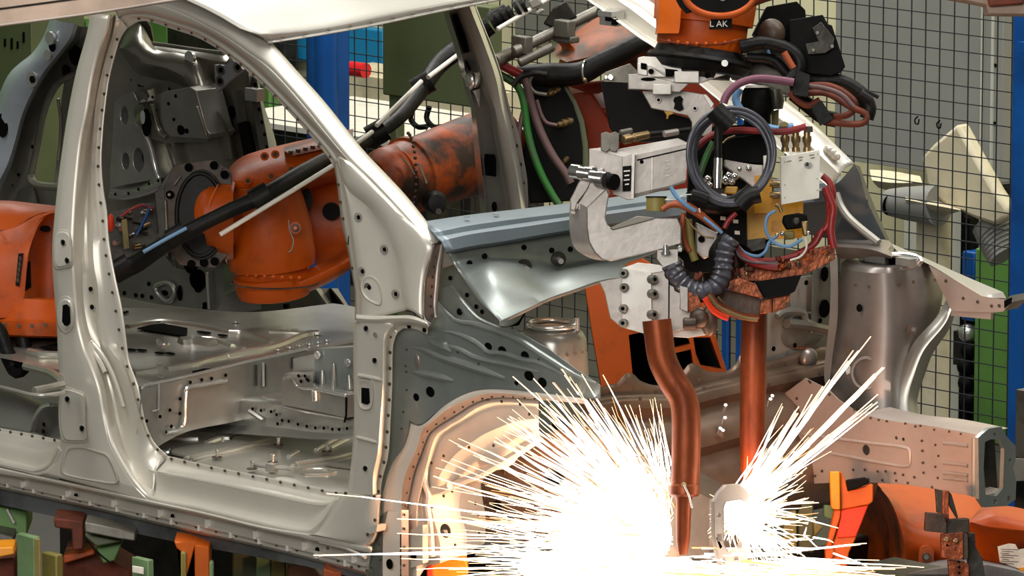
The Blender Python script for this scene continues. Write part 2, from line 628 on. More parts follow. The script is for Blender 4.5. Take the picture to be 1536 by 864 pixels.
dent(q, [(86, 350), (100, 348), (105, 358), (107, 396), (98, 400), (84, 400), (82, 375)], -.007, -.006, .10)
near_holes(q, [(95, 364), (101, 391)], -.016, .006)
dent(q, [(91, 452), (98, 447), (106, 452), (110, 470), (108, 488), (98, 497), (90, 488), (87, 470)], -.007, -.006, .16)
q.use('hole_dark').prism([near(x, y, -.0158) for x, y in [(96, 458), (100, 457), (104, 461), (105, 484), (102, 488), (98, 487), (95, 482)]], NY * .003)
q.use('body_steel')
near_holes(q, [(136, 434), (138, 461)], .040, .0055)
dent(q, [(94, 586), (120, 589), (127, 595), (129, 640), (130, 659), (118, 662), (94, 656)], -.007, -.007, .07)
near_holes(q, [(101, 599), (123, 643)], -.017, .006)
dent(q, [(104, 673), (155, 681), (163, 688), (176, 718), (174, 724), (150, 722), (97, 711), (94, 705)], -.008, .006, .07)
q.use('body_steel')
q.tube(N(Z(60, 360, 4.8, [(360, 740), (385, 800), (430, 868), (470, 950)]), .035), .006, 8, 14)
q.tube(N(Z(60, 360, 4.8, [(370, 735), (420, 790), (480, 880), (540, 1010), (600, 1200)]), .042), .005, 8, 16)
q.build('b_pillar', car, thick=.003)

# --- sill
s_rim = [(226, 750), (300, 766), (400, 790), (452, 801), (470, 799), (487, 780), (499, 760), (508, 748)]
s_rimb = [(232, 738), (300, 753), (400, 776), (450, 786), (465, 785), (481, 772), (493, 757), (506, 747)]
s_in = [(233, 707), (300, 720), (400, 741), (470, 756), (490, 757), (505, 752), (514, 745), (518, 742)]
s_c2 = [(247, 692), (300, 705), (400, 726), (470, 741), (500, 747), (512, 746), (519, 744), (522, 741)]
s_c2f = [(248, 688), (300, 701), (400, 722), (470, 736), (500, 742), (512, 742), (519, 741), (523, 739)]
s_c3 = [(252, 684), (300, 695), (400, 716), (470, 730), (500, 736), (512, 737), (519, 737), (524, 736)]
b = B('body_steel')
b.loft([N(s_rim, .004), N(s_rimb, .036), mix(N(s_rimb, .043), N(s_in, .043), .4), N(s_in, .042), N(s_in, .05), N(s_c2, .095), N(s_c2f, .098), N(s_c3, .098)], 70, 2)
b.spots(along(N([(x, y + 3) for x, y in s_c3], .095), 13, .02, .93), NY, .0038)
# rear door step
b.loft([N([(-30, 635), (0, 642), (45, 650), (87, 659), (95, 661)], .09), N([(-30, 640), (0, 647), (45, 655), (88, 664), (95, 666)], .088), N([(-30, 655), (0, 662), (40, 670), (62, 674), (78, 670), (93, 660)], .05), N([(-30, 661), (0, 668), (40, 676), (62, 680), (80, 675), (93, 662)], .04), N([(-30, 680), (0, 687), (40, 697), (55, 700), (72, 692), (88, 668)], .035), N([(-30, 686), (0, 693), (40, 703), (55, 706), (76, 697), (90, 670)], .004), N([(-30, 692), (0, 699), (40, 709), (60, 713), (80, 703), (94, 675)], -.003)], 40, 2)
b.spots(along(N([(-10, 642), (0, 645), (87, 661)], .087), 6, .1, .95), NY, .0038)
# lower outer face and hem
low = [(-30, 705), (0, 711), (60, 721), (160, 742), (226, 757), (300, 772), (400, 796), (480, 813), (540, 826), (556, 830)]
rimfull = [(-30, 694), (0, 701), (60, 714), (160, 735), (226, 750), (300, 766), (400, 790), (480, 803), (540, 817), (558, 820)]
b.loft([N(rimfull, .003), N([(x, y + 3) for x, y in rimfull], -.006), N([(x, y - 1) for x, y in low], -.004), N(low, .012), N([(x, y + 3) for x, y in low], .03), N([(-30, 723), (0, 729), (160, 764), (300, 797), (400, 819), (480, 839), (552, 858)], .032), N([(-30, 727), (0, 733), (160, 768), (300, 801), (400, 823), (480, 843), (552, 862)], .05)], 90, 2)
lowm = smooth_path(N([(-30, 709), (0, 715), (226, 761), (300, 776), (400, 800), (552, 834)], .028), 100)
hem = smooth_path(N([(-30, 721), (0, 727), (160, 762), (300, 795), (400, 817), (480, 837), (552, 857)], .028), 100)
b.use('rib_highlight')
for k in range(9):
    x = 42 - 71 + 71 * k
    f = (x + 30) / 582
    p, r_ = lowm[int(f * 99)], hem[int(f * 99)]
    m_ = p.lerp(r_, .62)
    b.pbox(p + V((-.0035, -.009, 0)), V((.007, 0, 0)), V((0, .012, 0)), m_ - p)
for k in range(14):
    x = -20 + 42 * k
    f = (x + 30) / 582
    p, r_ = lowm[int(f * 99)], hem[int(f * 99)]
    m_ = p.lerp(r_, .6)
    b.pbox(m_ + V((-.0035, -.008, 0)), V((.007, 0, 0)), V((0, .012, 0)), r_ - m_)
b.use('body_steel').tube([p.lerp(r_, .6) + V((0, -.004, 0)) for p, r_ in zip(lowm, hem)], .0035, 6)
b.spots([lowm[i].lerp(hem[i], .78) + NY * .002 for i in range(2, 99, 5)], NY, .0035)
b.spots([lowm[i].lerp(hem[i], .35) + NY * .002 for i in (26, 51, 87)], NY, .005, 'hole_dark', 10)
b.tube(N([(150, 588), (158, 627), (168, 665), (185, 698), (205, 727), (226, 747), (300, 763), (400, 787), (452, 797), (470, 796), (487, 779), (499, 760), (508, 748)], .006), [.001] + [.0065] * 8 + [.001], 10, 90)
b.tube(N([(224, 704), (233, 708), (300, 720), (400, 741), (470, 756), (490, 757), (505, 752), (518, 742)], .045), [.001] + [.004] * 8 + [.001], 8, 70)
b.tube(N([(-30, 689), (0, 695), (40, 704), (55, 706), (76, 697), (90, 672)], .004), .006, 8, 40)
# front closing corner of the sill
b.loft([N([(452, 802), (470, 800), (487, 781), (499, 761), (509, 748), (519, 740)], .003), N([(470, 802), (490, 800), (507, 788), (517, 772), (526, 755), (535, 741)], -.01), N([(500, 808), (520, 808), (535, 796), (542, 780), (548, 765), (556, 745)], -.012), N([(545, 818), (556, 812), (562, 800), (565, 785), (566, 765), (568, 742)], .0), N([(548, 824), (559, 815), (566, 800), (568, 786), (569, 765), (571, 742)], .03)], 30, 2)
q = b
q.sphere(near(545, 772, .012), .045, 18, 10, (1.0, .35, 1.4))
q.prism(N([(546, 797), (560, 788), (566, 788), (564, 797), (556, 800)], -.03), V((0, .03, 0)))
q.tube(N([(480, 812), (520, 822), (548, 836)], .0), .004, 6)
q.spots(N([(519, 740), (562, 745), (563, 780), (552, 802), (551, 856), (528, 851), (492, 822)], -.016), NY, .0045)
q.build('sill', car, thick=.003)

# --- A-pillar and roof rail
a0 = [(168, -14), (230, -12), (292, 2), (347, 28), (387, 54), (404, 64), (446, 110), (487, 156), (543, 226), (576, 261), (605, 292), (632, 325), (659, 361)]
a1 = [(165, 2), (222, 4), (260, 14), (300, 33), (342, 57), (375, 80), (404, 101), (446, 146), (494, 205), (526, 243), (555, 270), (584, 300), (612, 330), (648, 366)]
a2 = [(176, 22), (190, 17), (222, 18), (260, 28), (300, 42), (345, 68), (387, 101), (439, 153), (487, 205), (505, 226), (512, 240)]
a2b = [(178, 26), (192, 20), (222, 21), (260, 32), (300, 46), (345, 73), (387, 107), (437, 157), (483, 208), (501, 229), (508, 242)]
a2f = [(182, 30), (196, 24), (222, 25), (260, 36), (300, 50), (345, 79), (387, 113), (434, 160), (478, 208), (498, 232), (505, 244)]
a3 = [(192, 42), (206, 33), (222, 32), (260, 44), (300, 58), (345, 86), (387, 121), (432, 166), (474, 213), (494, 238), (501, 250)]
b = B('body_steel')
a0b = [(x + 1, y - 1) for x, y in a0]
b.loft([N(a0b, .09), N(a0, .03), N([(x - 3, y + 2) for x, y in a0], .016)], 80, 2)
b.loft([N([(x - 3, y + 2) for x, y in a0], .016), mix(N([(x - 3, y + 2) for x, y in a0], .014), N(a1, .0), .5), N(a1, .0)], 80, 2)
a1c = a1[:11]
b.loft([N(a1c, .0), mix(N(a1c, .0), N(a2, .012), .5), N(a2, .02), N(a2b, .05), N(a2f, .05), mix(N(a2f, .064), N(a3, .064), .5), N(a3, .066)], 70, 2)
b.spots(along([V((p + q_) / 2) for p, q_ in zip(smooth_path(N(a2f, .06), 50), smooth_path(N(a3, .062), 50))], 17, .06, .97), NY, .0038)
# sail: lower A-pillar spreading into the wing mount
r0 = [(501, 244), (507, 282), (513, 334), (522, 375), (528, 408), (533, 442), (533, 480)]
r1 = [(506, 238), (514, 275), (521, 315), (528, 360), (535, 410), (540, 440), (540, 480)]
r2 = [(507, 237), (517, 276), (526, 318), (533, 362), (540, 410), (546, 440), (546, 480)]
r3 = [(508, 236), (519, 279), (553, 311), (574, 338), (586, 365), (595, 390), (600, 425), (607, 466)]
r4 = [(509, 235), (523, 276), (557, 308), (578, 335), (590, 362), (599, 389), (604, 425), (611, 464)]
r5 = [(514, 238), (540, 268), (575, 300), (605, 335), (620, 370), (622, 410), (620, 440), (621, 468)]
r6 = [(526, 243), (555, 270), (584, 300), (612, 330), (648, 366), (638, 407), (634, 440), (634, 478)]
b.loft([N(r0, .066), N(r1, .05), N(r2, .022), N([(508, 236), (518, 278), (532, 316), (545, 350), (558, 395), (566, 430), (572, 474)], .022), N(r3, .022), N(r4, .004), N(r5, -.006), N(r6, 0)], 60, 2)
# front return flange (bronze strip) and its notched edge
b.use('tower_steel')
e0 = [(651, 366), (641, 400), (637, 421), (635, 462), (637, 479), (646, 486)]
e1 = [(661, 363), (657, 385), (654, 405), (652, 430), (650, 455), (652, 478)]
b.loft([N(e0, .0), N([(x + 2, y) for x, y in e0], .02), N(e1, .05), N([(x + 6, y) for x, y in e1], .055)], 30, 1)
b.spots(along(N([(x - 4, y + 2) for x, y in e1], .04), 8, .05, .95), NY, .0035)
q = b
for x, y in [(538, 326), (577, 374), (544, 407), (594, 441)]:
    q.use('roof_steel').disc(near(x, y, .0215), NY, .011, .004, 18)
    q.use('hole_dark').disc(near(x, y, .0165), NY, .0045, .001, 10)
q.use('body_steel')
dent(q, [(546, 420), (556, 416), (566, 424), (571, 445), (568, 455), (550, 446), (543, 432)], .02, .012, .15)
q.use('machine_grey').disc(near(554, 431, .026), NY, .011, .006, 16)
q.use('hole_dark').disc(near(554, 431, .018), NY, .005, .001, 10)
q.use('hole_dark').disc(near(525, 360, .058), NY, .005, .001, 8, 2.6)
q.spots(N([(508, 277), (511, 303), (515, 328), (522, 365), (529, 402)], .058), NY, .0035)
q.build('a_pillar', car, thick=.003)

# --- hinge pillar
h0 = [(533, 480), (531, 504), (531, 567), (532, 612), (530, 664), (525, 718), (520, 745)]
h1 = [(539, 482), (536, 504), (536, 567), (537, 612), (535, 664), (530, 718), (525, 745)]
h2 = [(582, 484), (577, 500), (575, 520), (574, 579), (571, 622), (567, 677), (560, 712), (560, 745)]
h3 = [(590, 486), (581, 502), (579, 520), (578, 579), (575, 622), (571, 677), (564, 714), (563, 745)]
h4 = [(592, 492), (585, 506), (582, 522), (581, 579), (578, 622), (574, 680), (567, 716), (566, 750)]
h5 = [(597, 498), (592, 508), (589, 522), (588, 579), (586, 622), (582, 685), (573, 720), (569, 760)]
b = B('body_steel')
b.loft([N(h0, .066), N([(x + 1, y) for x, y in h0], .03), N(h1, .004), N([(x + 6, y) for x, y in h1], .0), N([(x - 5, y) for x, y in h2], -.002), N(h2, -.006), N(h3, .003), N(h4, .03), N(h5, .032)], 60, 2)
# ledge closing the top of the recess
b.loft([N([(534, 472), (560, 474), (590, 474), (618, 474), (640, 482)], .0), N([(534, 477), (560, 479), (588, 478), (615, 478), (642, 486)], -.008), N([(535, 482), (560, 484), (585, 484), (600, 482), (625, 484), (644, 489)], -.002), N([(536, 486), (560, 488), (584, 492), (600, 488), (625, 489), (642, 493)], .03), N([(597, 498), (610, 490), (625, 494), (641, 502)], .034)], 40, 2)
b.spots(along(N([(586, 505), (585, 579), (583, 622), (578, 685), (570, 720), (566, 760)], .03), 12, .0, 1), NY, .004)
b.spots(N([(614, 489), (637, 495)], .028), NY, .005, 'hole_dark')
q = b
near_holes(q, [(549, 493), (562, 541), (548, 703)], -.004, .005)
near_holes(q, [(563, 502)], -.004, .004, m='bright_steel')
q.tube(N([(538, 563), (555, 566), (574, 570)], -.003), .004, 8)
q.tube(N([(536, 656), (552, 660), (567, 664)], -.003), .0035, 8)
dent(q, [(540, 573), (546, 571), (554, 573), (558, 580), (557, 606), (552, 612), (542, 610), (538, 600), (538, 580)], -.004, .002, .14)
q.use('hole_dark').prism(N([(543, 582), (553, 583), (554, 604), (551, 606), (543, 604)], -.0045), NY * .0008)
q.build('hinge_pillar', car, thick=.003)

# --- roof
b = B('roof_steel')
fr = [pt(387, 52, ('x', -.585)), pt(480, 40, ('x', -.56)), pt(560, 24, ('x', -.54)), pt(650, 7, ('x', -.53)), pt(760, -12, ('x', -.53)), pt(900, -40, ('x', -.585))]
lip = [pt(403, 65, ('x', -.575)), pt(480, 53, ('x', -.545)), pt(560, 39, ('x', -.525)), pt(650, 20, ('x', -.515)), pt(760, -2, ('x', -.515)), pt(900, -32, ('x', -.57))]
dip = [pt(395, 56, ('x', -.582)), pt(480, 44, ('x', -.555)), pt(560, 29, ('x', -.535)), pt(650, 11, ('x', -.525)), pt(760, -9, ('x', -.525)), pt(900, -38, ('x', -.58))]
b.loft([lip, [p + V((-.012, 0, .004)) for p in lip], dip], 50, 1)
rows = [dip, fr]
for k, (dx, rz) in enumerate(((-.05, .012), (-.12, .034), (-.25, .066), (-.6, .12), (-1.0, .14), (-1.5, .14), (-2.0, .12))):
    rows.append([V((p.x + dx, p.y + (.0 if i else -.015), p.z + rz + (0.02 if 0 < i < 5 else 0) * min(1, -dx * 2))) for i, p in enumerate(fr)])
b.loft(rows, 50, 2)
b.spots(along([p.lerp(q_, .45) + V((.003, -.002, .004)) for p, q_ in zip(lip, dip)], 17, .04, .95), V((.5, -.5, .7)), .004)
b.build('roof_panel', car, thick=.003)
# ================================================================== CAR BODY : interior, far side, front
def S_(px):
    return px / 600.0


def FZ(z):
    return lambda x, y: pt(x, y, ('z', z))


def patch(b, rows, n=30, sub=1):
    return b.loft(rows, n, sub)


z3 = lambda pts: Z(150, 20, 4.114, pts)
z4 = lambda pts: Z(150, 120, 4.32, pts)
# --- rear quarter, far side (seen through the front door opening)
b = B('inner_steel')
outl = [(120, 60), (150, 40), (190, 20), (214, 22), (226, 40), (230, 62), (240, 66), (335, 79), (352, 90), (374, 108), (384, 170), (396, 240), (420, 345), (395, 350), (120, 350)]
b.prism(Fr(outl, .06), V((0, .004, 0)))
top = Fr(z3([(118, 200), (140, 130), (190, 75), (245, 62), (285, 110), (330, 188), (500, 214), (640, 236), (700, 300), (720, 480), (770, 600), (812, 700), (845, 900)]), .075)
rd1 = Fr(z3([(122, 205), (155, 175), (205, 165), (240, 180), (290, 225), (360, 255), (480, 275), (580, 320), (640, 420), (690, 520), (750, 620), (800, 740), (826, 900)]), .15)
rd2 = Fr(z3([(124, 215), (165, 220), (215, 265), (255, 300), (320, 318), (420, 342), (520, 395), (590, 460), (640, 520), (715, 600), (762, 680), (790, 780), (806, 900)]), .175)
rd3 = Fr(z3([(126, 230), (170, 270), (220, 330), (290, 355), (370, 375), (450, 400), (520, 440), (580, 500), (640, 570), (690, 640), (740, 740), (765, 820), (780, 900)]), .12)
bot = Fr(z3([(128, 240), (170, 300), (225, 370), (290, 395), (360, 410), (440, 425), (510, 455), (565, 520), (620, 590), (670, 660), (715, 760), (740, 840), (756, 900)]), .065)
b.loft([top, rd1, rd2, rd3, bot], 60, 3)
# shallow dish to the right of the arch
b.loft([Fr(z3([(330, 190), (500, 215), (760, 242), (800, 270)]), .08), Fr(z3([(340, 225), (500, 245), (690, 290), (780, 300)]), .12), Fr(z3([(500, 330), (600, 380), (690, 400), (712, 420)]), .09), Fr(z3([(600, 470), (650, 480), (700, 500), (712, 520)]), .07)], 24, 2)
b.tube(Fr(z3([(325, 184), (500, 210), (640, 230), (765, 243)]), .085), .006, 8, 16)
b.use('bright_steel')
b.disc(far(*z3([(565, 272)])[0], .135), NY, .02, .01, 14, 1.0)
b.spots(Fr(z3([(145, 455), (195, 405), (300, 418), (320, 478), (430, 465), (750, 556), (890, 588), (712, 745), (645, 812), (52, 830)]), .068), NY, .005, 'hole_dark', 8)
b.use('hole_dark')
for x, y, r in [(255, 425, .017), (815, 610, .016)]:
    b.disc(far(*z3([(x, y)])[0], .068), NY, r, .002, 12, 1.2)
qp = b.build('rear_quarter_panel', car)
b = B('grey_steel')
o1 = [(95, 140), (105, 122), (150, 95), (215, 75), (250, 150), (222, 205), (235, 290), (290, 335), (345, 560), (380, 640), (60, 700), (62, 600), (78, 400), (90, 200)]
b.prism(Fr(z4(o1), .14), V((0, .07, 0)), [circ(far(*z4([(158, 232)])[0], .14), EX, EZ, .017, 12, 1.7), circ(far(*z4([(165, 525)])[0], .14), EX, EZ, .017, 12, 1.5), circ(far(*z4([(248, 518)])[0], .14), EX, EZ, .024, 14, 1.5)])
b.use('hole_dark').prism(Fr(z4([(120, 180), (200, 180), (300, 560), (120, 580)]), .10), V((0, .003, 0)))
b.use('bright_steel')
b.loft([Fr(z4([(60, 700), (160, 700), (280, 675), (385, 615)]), .14), Fr(z4([(60, 730), (160, 735), (290, 700), (395, 650)]), .175), Fr(z4([(50, 765), (160, 775), (300, 745), (400, 705)]), .16), Fr(z4([(60, 775), (160, 782), (300, 752), (400, 712)]), .09)], 24, 3)
b.tube(Fr(z4([(285, 320), (330, 440), (358, 560), (385, 640)]), .15), .010, 8, 16)
b.spots(Fr(z4([(100, 740), (185, 735), (250, 708), (318, 672), (378, 652)]), .182), NY, .005, 'hole_dark', 8)
b.build('mounting_panel', car, bev=.004)
b = B('grey_steel')
b.prism(Fr(z4([(392, 92), (410, 78), (580, 45), (622, 70), (690, 320), (712, 350), (690, 382), (450, 366), (418, 330), (392, 250)]), .23), V((0, .10, 0)))
b.use('inner_steel').prism(Fr(z4([(335, 150), (370, 90), (600, 40), (650, 90), (722, 350), (690, 400), (430, 410), (330, 380), (335, 250)]), .15), V((0, .03, 0)))
b.tube(Fr(z4([(340, 150), (352, 230), (385, 330), (430, 372)]), .16), .010, 8, 14)
b.tube(Fr(z4([(628, 165), (660, 260), (690, 360)]), .235), .006, 8, 10)
b.spots(Fr(z4([(490, 104), (444, 153), (478, 256)]), .231), NY, .006, 'hole_dark', 8)
b.spots(Fr(z4([(525, 322)]), .231), NY, .016, 'hole_dark', 12)
b.spots(Fr(z4([(562, 330)]), .231), NY, .008, 'hole_dark', 12)
b.spots(Fr(z4([(365, 195), (370, 248), (395, 325), (340, 110), (628, 105), (668, 220), (705, 330)]), .153), NY, .005, 'hole_dark', 8)
b.build('boxed_reinforcement', car, bev=.008)
b = B('inner_steel')
b.loft([Fr(z4([(232, 80), (240, 55), (265, 42), (300, 60), (325, 105)]), .10), Fr(z4([(240, 110), (250, 85), (270, 70), (295, 85), (312, 120)]), .17), Fr(z4([(250, 150), (262, 130), (275, 125), (290, 130), (300, 150)]), .16)], 20, 3)
b.loft([Fr(z4([(215, 205), (228, 175), (260, 155), (300, 150), (332, 190)]), .14), Fr(z4([(225, 235), (245, 210), (270, 190), (300, 180), (325, 210)]), .18), Fr(z4([(240, 290), (262, 270), (278, 240), (290, 215), (318, 260)]), .20), Fr(z4([(290, 335), (300, 330), (310, 310), (318, 290), (326, 300)]), .19)], 20, 2)
b.use('hole_dark').disc(far(*z4([(302, 275)])[0], .21), V((.3, -1, 0)), .016, .003, 14, 2.6)
b.use('bright_steel').disc(far(*z4([(280, 240)])[0], .212), V((.3, -1, 0)), .008, .003, 10, 2.6)
b.use('grey_steel')
b.loft([Fr(z4([(420, 410), (450, 500), (475, 580)]), .11), Fr(z4([(440, 410), (470, 500), (492, 580)]), .125), Fr(z4([(460, 412), (490, 500), (512, 580)]), .11)], 10, 2)
b.build('belt_mount_dome', car)
b = B('tail_steel')
b.prism(Fr(z3([(706, 318), (765, 322), (800, 300), (815, 284), (882, 345), (716, 490)]), .24), V((0, .012, 0)))
for x, y in [(745, 350), (740, 418), (850, 332)]:
    b.use('machine_grey').disc(far(*z3([(x, y)])[0], .241), NY, .016, .003, 14)
    b.use('hole_dark').disc(far(*z3([(x, y)])[0], .245), NY, .008, .002, 12)
b.build('bracket', car, 'bright blue-white bracket')
b = B('black_plastic')
b.prism(Fr(z3([(848, 680), (893, 668), (940, 880), (890, 890)]), .14), V((0, .02, 0)))
b.use('grey_steel').prism(Fr(z3([(815, 480), (828, 478), (860, 670), (848, 674)]), .10), V((0, .03, 0)))
b.build('seal_strip', car, 'black rubber strip')
b = B('grey_steel')
b.loft([Fr(z3([(902, 350), (925, 550), (960, 760), (990, 950)]), .06), Fr(z3([(915, 360), (938, 550), (972, 760), (1002, 950)]), .12), Fr(z3([(940, 385), (962, 550), (1000, 760), (1030, 950)]), .10), Fr(z3([(970, 410), (990, 550), (1030, 760), (1060, 950)]), .12), Fr(z3([(985, 440), (1010, 560), (1082, 780), (1110, 950)]), .02)], 20, 2)
b.box(far(*z3([(955, 500)])[0], .14), (.05, .03, .035))
b.spots(along(Fr(z3([(960, 440), (985, 600), (1020, 760), (1045, 900)]), .115), 7), NY, .006, 'hole_dark', 8)
b.build('rear_door_frame', car)
# D-pillar at the tail
b = B('tail_steel')
d0 = Fr([(76, 25), (68, 48), (60, 64), (47, 81), (28, 96), (14, 110), (3, 131), (-10, 170), (-25, 220), (-40, 290)], .10)
d1 = Fr([(84, 30), (76, 50), (68, 66), (55, 84), (36, 100), (22, 115), (11, 135), (-2, 172), (-17, 220), (-32, 290)], .15)
d2 = Fr([(112, 35), (106, 55), (88, 80), (66, 107), (50, 134), (33, 172), (22, 213), (11, 247), (-3, 275), (-10, 290)], .15)
d3 = Fr([(116, 38), (110, 58), (92, 83), (72, 109), (56, 136), (39, 173), (28, 213), (18, 247), (3, 280), (-2, 295)], .10)
b.loft([d0, d1, mix(d1, d2, .5, 40, (0, -.01, 0)), d2, d3], 50, 2)
b.use('bright_steel').disc(far(78, 57, .165), NY, .02, .01, 14)
b.use('hole_dark').disc(far(79, 68, .160), NY, .014, .004, 12, 1.4)
b.use('bright_steel').disc(far(73, 82, .160), NY, .016, .006, 12)
b.disc(far(49, 119, .160), NY, .024, .005, 14)
b.use('hole_dark').disc(far(49, 119, .166), NY, .011, .004, 12)
b.disc(far(4, 188, .160), NY, .026, .003, 16, 1.4)
b.build('tail_pillar', car)
b = B('inner_steel')
g1 = Fr([(116, 38), (110, 58), (92, 83), (72, 109), (56, 136), (39, 173), (28, 213), (18, 247), (3, 280), (-12, 315)], .10)
g2 = Fr([(122, 40), (118, 62), (100, 90), (80, 118), (66, 145), (50, 180), (40, 215), (32, 250), (20, 285), (5, 318)], .06)
g3 = Fr([(160, 45), (150, 80), (125, 105), (97, 118), (81, 132), (65, 172), (57, 213), (46, 267), (52, 285), (60, 318)], .07)
b.loft([g1, g2, mix(g2, g3, .5, 40, (0, .03, 0)), g3], 50, 2)
b.tube(g3[1:8], .010, 8, 30)
b.tube(Fr([(46, 262), (47, 270), (56, 277), (79, 280), (110, 281)], .09), .012, 8, 20)
b.prism(Fr([(50, 278), (130, 280), (130, 325), (-10, 325), (20, 290)], .05), V((0, .004, 0)))
b.loft([Fr([(97, 118), (110, 110), (140, 90)], .07), Fr([(92, 150), (100, 150), (130, 150)], .04), Fr([(88, 215), (92, 225), (130, 220)], .03), Fr([(80, 280), (96, 282), (130, 285)], .04)], 12, 1)
b.tube(Fr([(87, 148), (91, 180), (90, 215), (87, 240)], .055), .005, 6, 16)
b.use('hole_dark').disc(far(114, 83, .075), NY, .03, .003, 14, 1.0)
b.disc(far(99, 106, .07), NY, .016, .003, 12, 1.2)
b.spots(Fr([(40, 165), (50, 150), (62, 140), (49, 220), (28, 262), (18, 277)], .068), NY, .006, 'hole_dark', 8)
b.build('tail_frame', car)
# far wheel housing wall, far sill
b = B('grey_steel')
z5c = lambda pts: Z(150, 290, 4.546, pts)
WH = ('y', 1.28)
b.prism(P(z5c([(60, 330), (150, 285), (240, 262), (430, 268), (430, 380), (560, 420), (850, 440), (910, 600), (930, 720), (800, 800), (420, 760), (120, 700)]), WH), V((0, .02, 0)))
b.loft([P(z5c([(800, 800), (960, 810), (1100, 790)]), ('y', 1.28)), P(z5c([(840, 700), (960, 640), (1100, 600)]), ('y', 1.2)), P(z5c([(850, 440), (960, 420), (1100, 420)]), ('y', 1.3))], 12, 2)
b.use('bright_steel').tube(P(z5c([(730, 535), (735, 640), (745, 790)]), ('y', 1.265)), .006, 6)
b.tube(P(z5c([(285, 325), (420, 330)]), ('y', 1.27)), .012, 8)
b.tube(P(z5c([(380, 640), (400, 620), (470, 608), (500, 640), (505, 690), (470, 735), (400, 690)]), ('y', 1.27)), .008, 8, 24, closed=True)
b.use('machine_grey')
b.prism(P(z5c([(470, 460), (560, 420), (640, 400), (830, 440), (780, 490), (560, 520), (520, 510)]), ('y', 1.2)), V((0, .03, 0)))
b.spots(P(z5c([(270, 287), (255, 318), (302, 375), (165, 680), (243, 695), (288, 700), (350, 710), (332, 618)]), ('y', 1.278)), NY, .007, 'hole_dark', 8)
b.use('hole_dark').disc(pt(*z5c([(668, 590)])[0], ('y', 1.278)), NY, .035, .003, 16, .9)
b.disc(pt(*z5c([(545, 680)])[0], ('y', 1.278)), NY, .010, .003, 8, 2.4)
b.disc(pt(*z5c([(445, 678)])[0], ('y', 1.26)), NY, .014, .003, 8, .6)
b.disc(pt(*z5c([(668, 658)])[0], ('y', 1.278)), NY, .014, .003, 8, .6)
b.prism(P(z5c([(698, 745), (740, 738), (748, 795), (696, 790)]), ('y', 1.276)), V((0, .003, 0)))
b.spots(P(z5c([(705, 470)]), ('y', 1.198)), NY, .008, 'hole_dark', 8)
b.use('hole_dark').disc(pt(*z5c([(620, 480)])[0], ('y', 1.198)), NY, .03, .003, 14, 1.0)
b.build('wheel_housing_wall', car, bev=.003)
b = B('grey_steel')
z7c = lambda pts: Z(340, 440, 5.4, pts)
b.loft([P(z7c([(660, -40), (760, 90), (880, 260), (1060, 400)]), ('y', 1.36)), P(z7c([(720, -40), (820, 100), (930, 250), (1090, 380)]), ('y', 1.30)), P(z7c([(760, -40), (860, 100), (960, 240), (1090, 360)]), ('y', 1.36))], 20, 2)
b.use('dark_metal').loft([P(z7c([(760, -40), (860, 100), (960, 240), (1090, 360)]), ('y', 1.36)), P(z7c([(830, -40), (930, 110), (1030, 270), (1100, 340)]), ('y', 1.42))], 12, 1)
b.use('roof_steel').loft([P(z7c([(830, -40), (930, 110), (1030, 270), (1100, 340)]), ('y', 1.42)), P(z7c([(850, -40), (950, 90), (1040, 230), (1100, 300)]), ('y', 1.38)), P(z7c([(900, -40), (980, 90), (1040, 190), (1100, 280)]), ('y', 1.42))], 12, 2)
b.use('inner_steel').prism(P(z7c([(250, 140), (420, 175), (570, 165), (650, 190), (760, 320), (1000, 370), (880, 200), (700, -40), (420, -60), (250, -60)]), ('y', 1.38)), V((0, .01, 0)))
b.spots(P(z7c([(475, 105), (630, 125), (785, 295)]), ('y', 1.375)), NY, .008, 'hole_dark', 8)
b.build('far_sill', car)

# --- rear floor pan
b = B('floor_steel')
fl = FZ(1.172)
def FLP(pts):
    return [fl(x, y) for x, y in pts]
b.loft([FLP([(-60, 524), (60, 549), (140, 565), (214, 580), (430, 532), (535, 508)]), FLP([(-60, 510), (80, 538), (230, 555), (430, 515), (545, 495)]), FLP([(-60, 498), (80, 515), (250, 520), (420, 493), (550, 478)]), FLP([(-60, 484), (90, 500), (250, 490), (400, 470), (540, 462)]), FLP([(-60, 455), (130, 462), (260, 462), (380, 468), (500, 455)])], 50, 2)
z6c = lambda pts: Z(170, 450, 5.76, pts)
def bump(b, path, r, z, nn=20):
    b.tube([pt(x, y, ('z', z)) for x, y in path], r, 8, nn)
bump(b, z7c([(0, 515), (370, 440), (640, 340), (740, 330)]), .012, 1.172)
bump(b, z7c([(20, 325), (130, 330), (250, 365), (370, 405)]), .010, 1.172)
bump(b, z7c([(0, 405), (60, 425), (140, 455)]), .009, 1.172)
bump(b, z7c([(345, 320), (480, 325), (620, 335)]), .008, 1.172)
bump(b, z6c([(180, 640), (370, 610)]), .010, 1.172)
bump(b, z6c([(460, 600), (700, 560), (840, 520), (1037, 480)]), .010, 1.172)
bump(b, z6c([(120, 240), (300, 205), (430, 195), (640, 215), (800, 240), (1037, 290)]), .010, 1.172)
bump(b, z6c([(580, 385), (700, 375), (860, 405)]), .022, 1.168)
bump(b, z6c([(700, 345), (860, 350), (1037, 405)]), .010, 1.172)
b.use('hole_dark')
b.prism([pt(x, y, ('z', 1.176)) for x, y in z6c([(205, 250), (330, 220), (430, 210), (640, 250), (635, 320), (500, 300), (330, 275)])], V((0, 0, .003)))
b.prism([pt(x, y, ('z', 1.176)) for x, y in z6c([(680, 625), (780, 600), (850, 600), (860, 640), (700, 650)])], V((0, 0, .003)))
b.prism([pt(x, y, ('z', 1.176)) for x, y in z6c([(75, 110), (120, 100), (135, 108), (90, 120)])], V((0, 0, .003)))
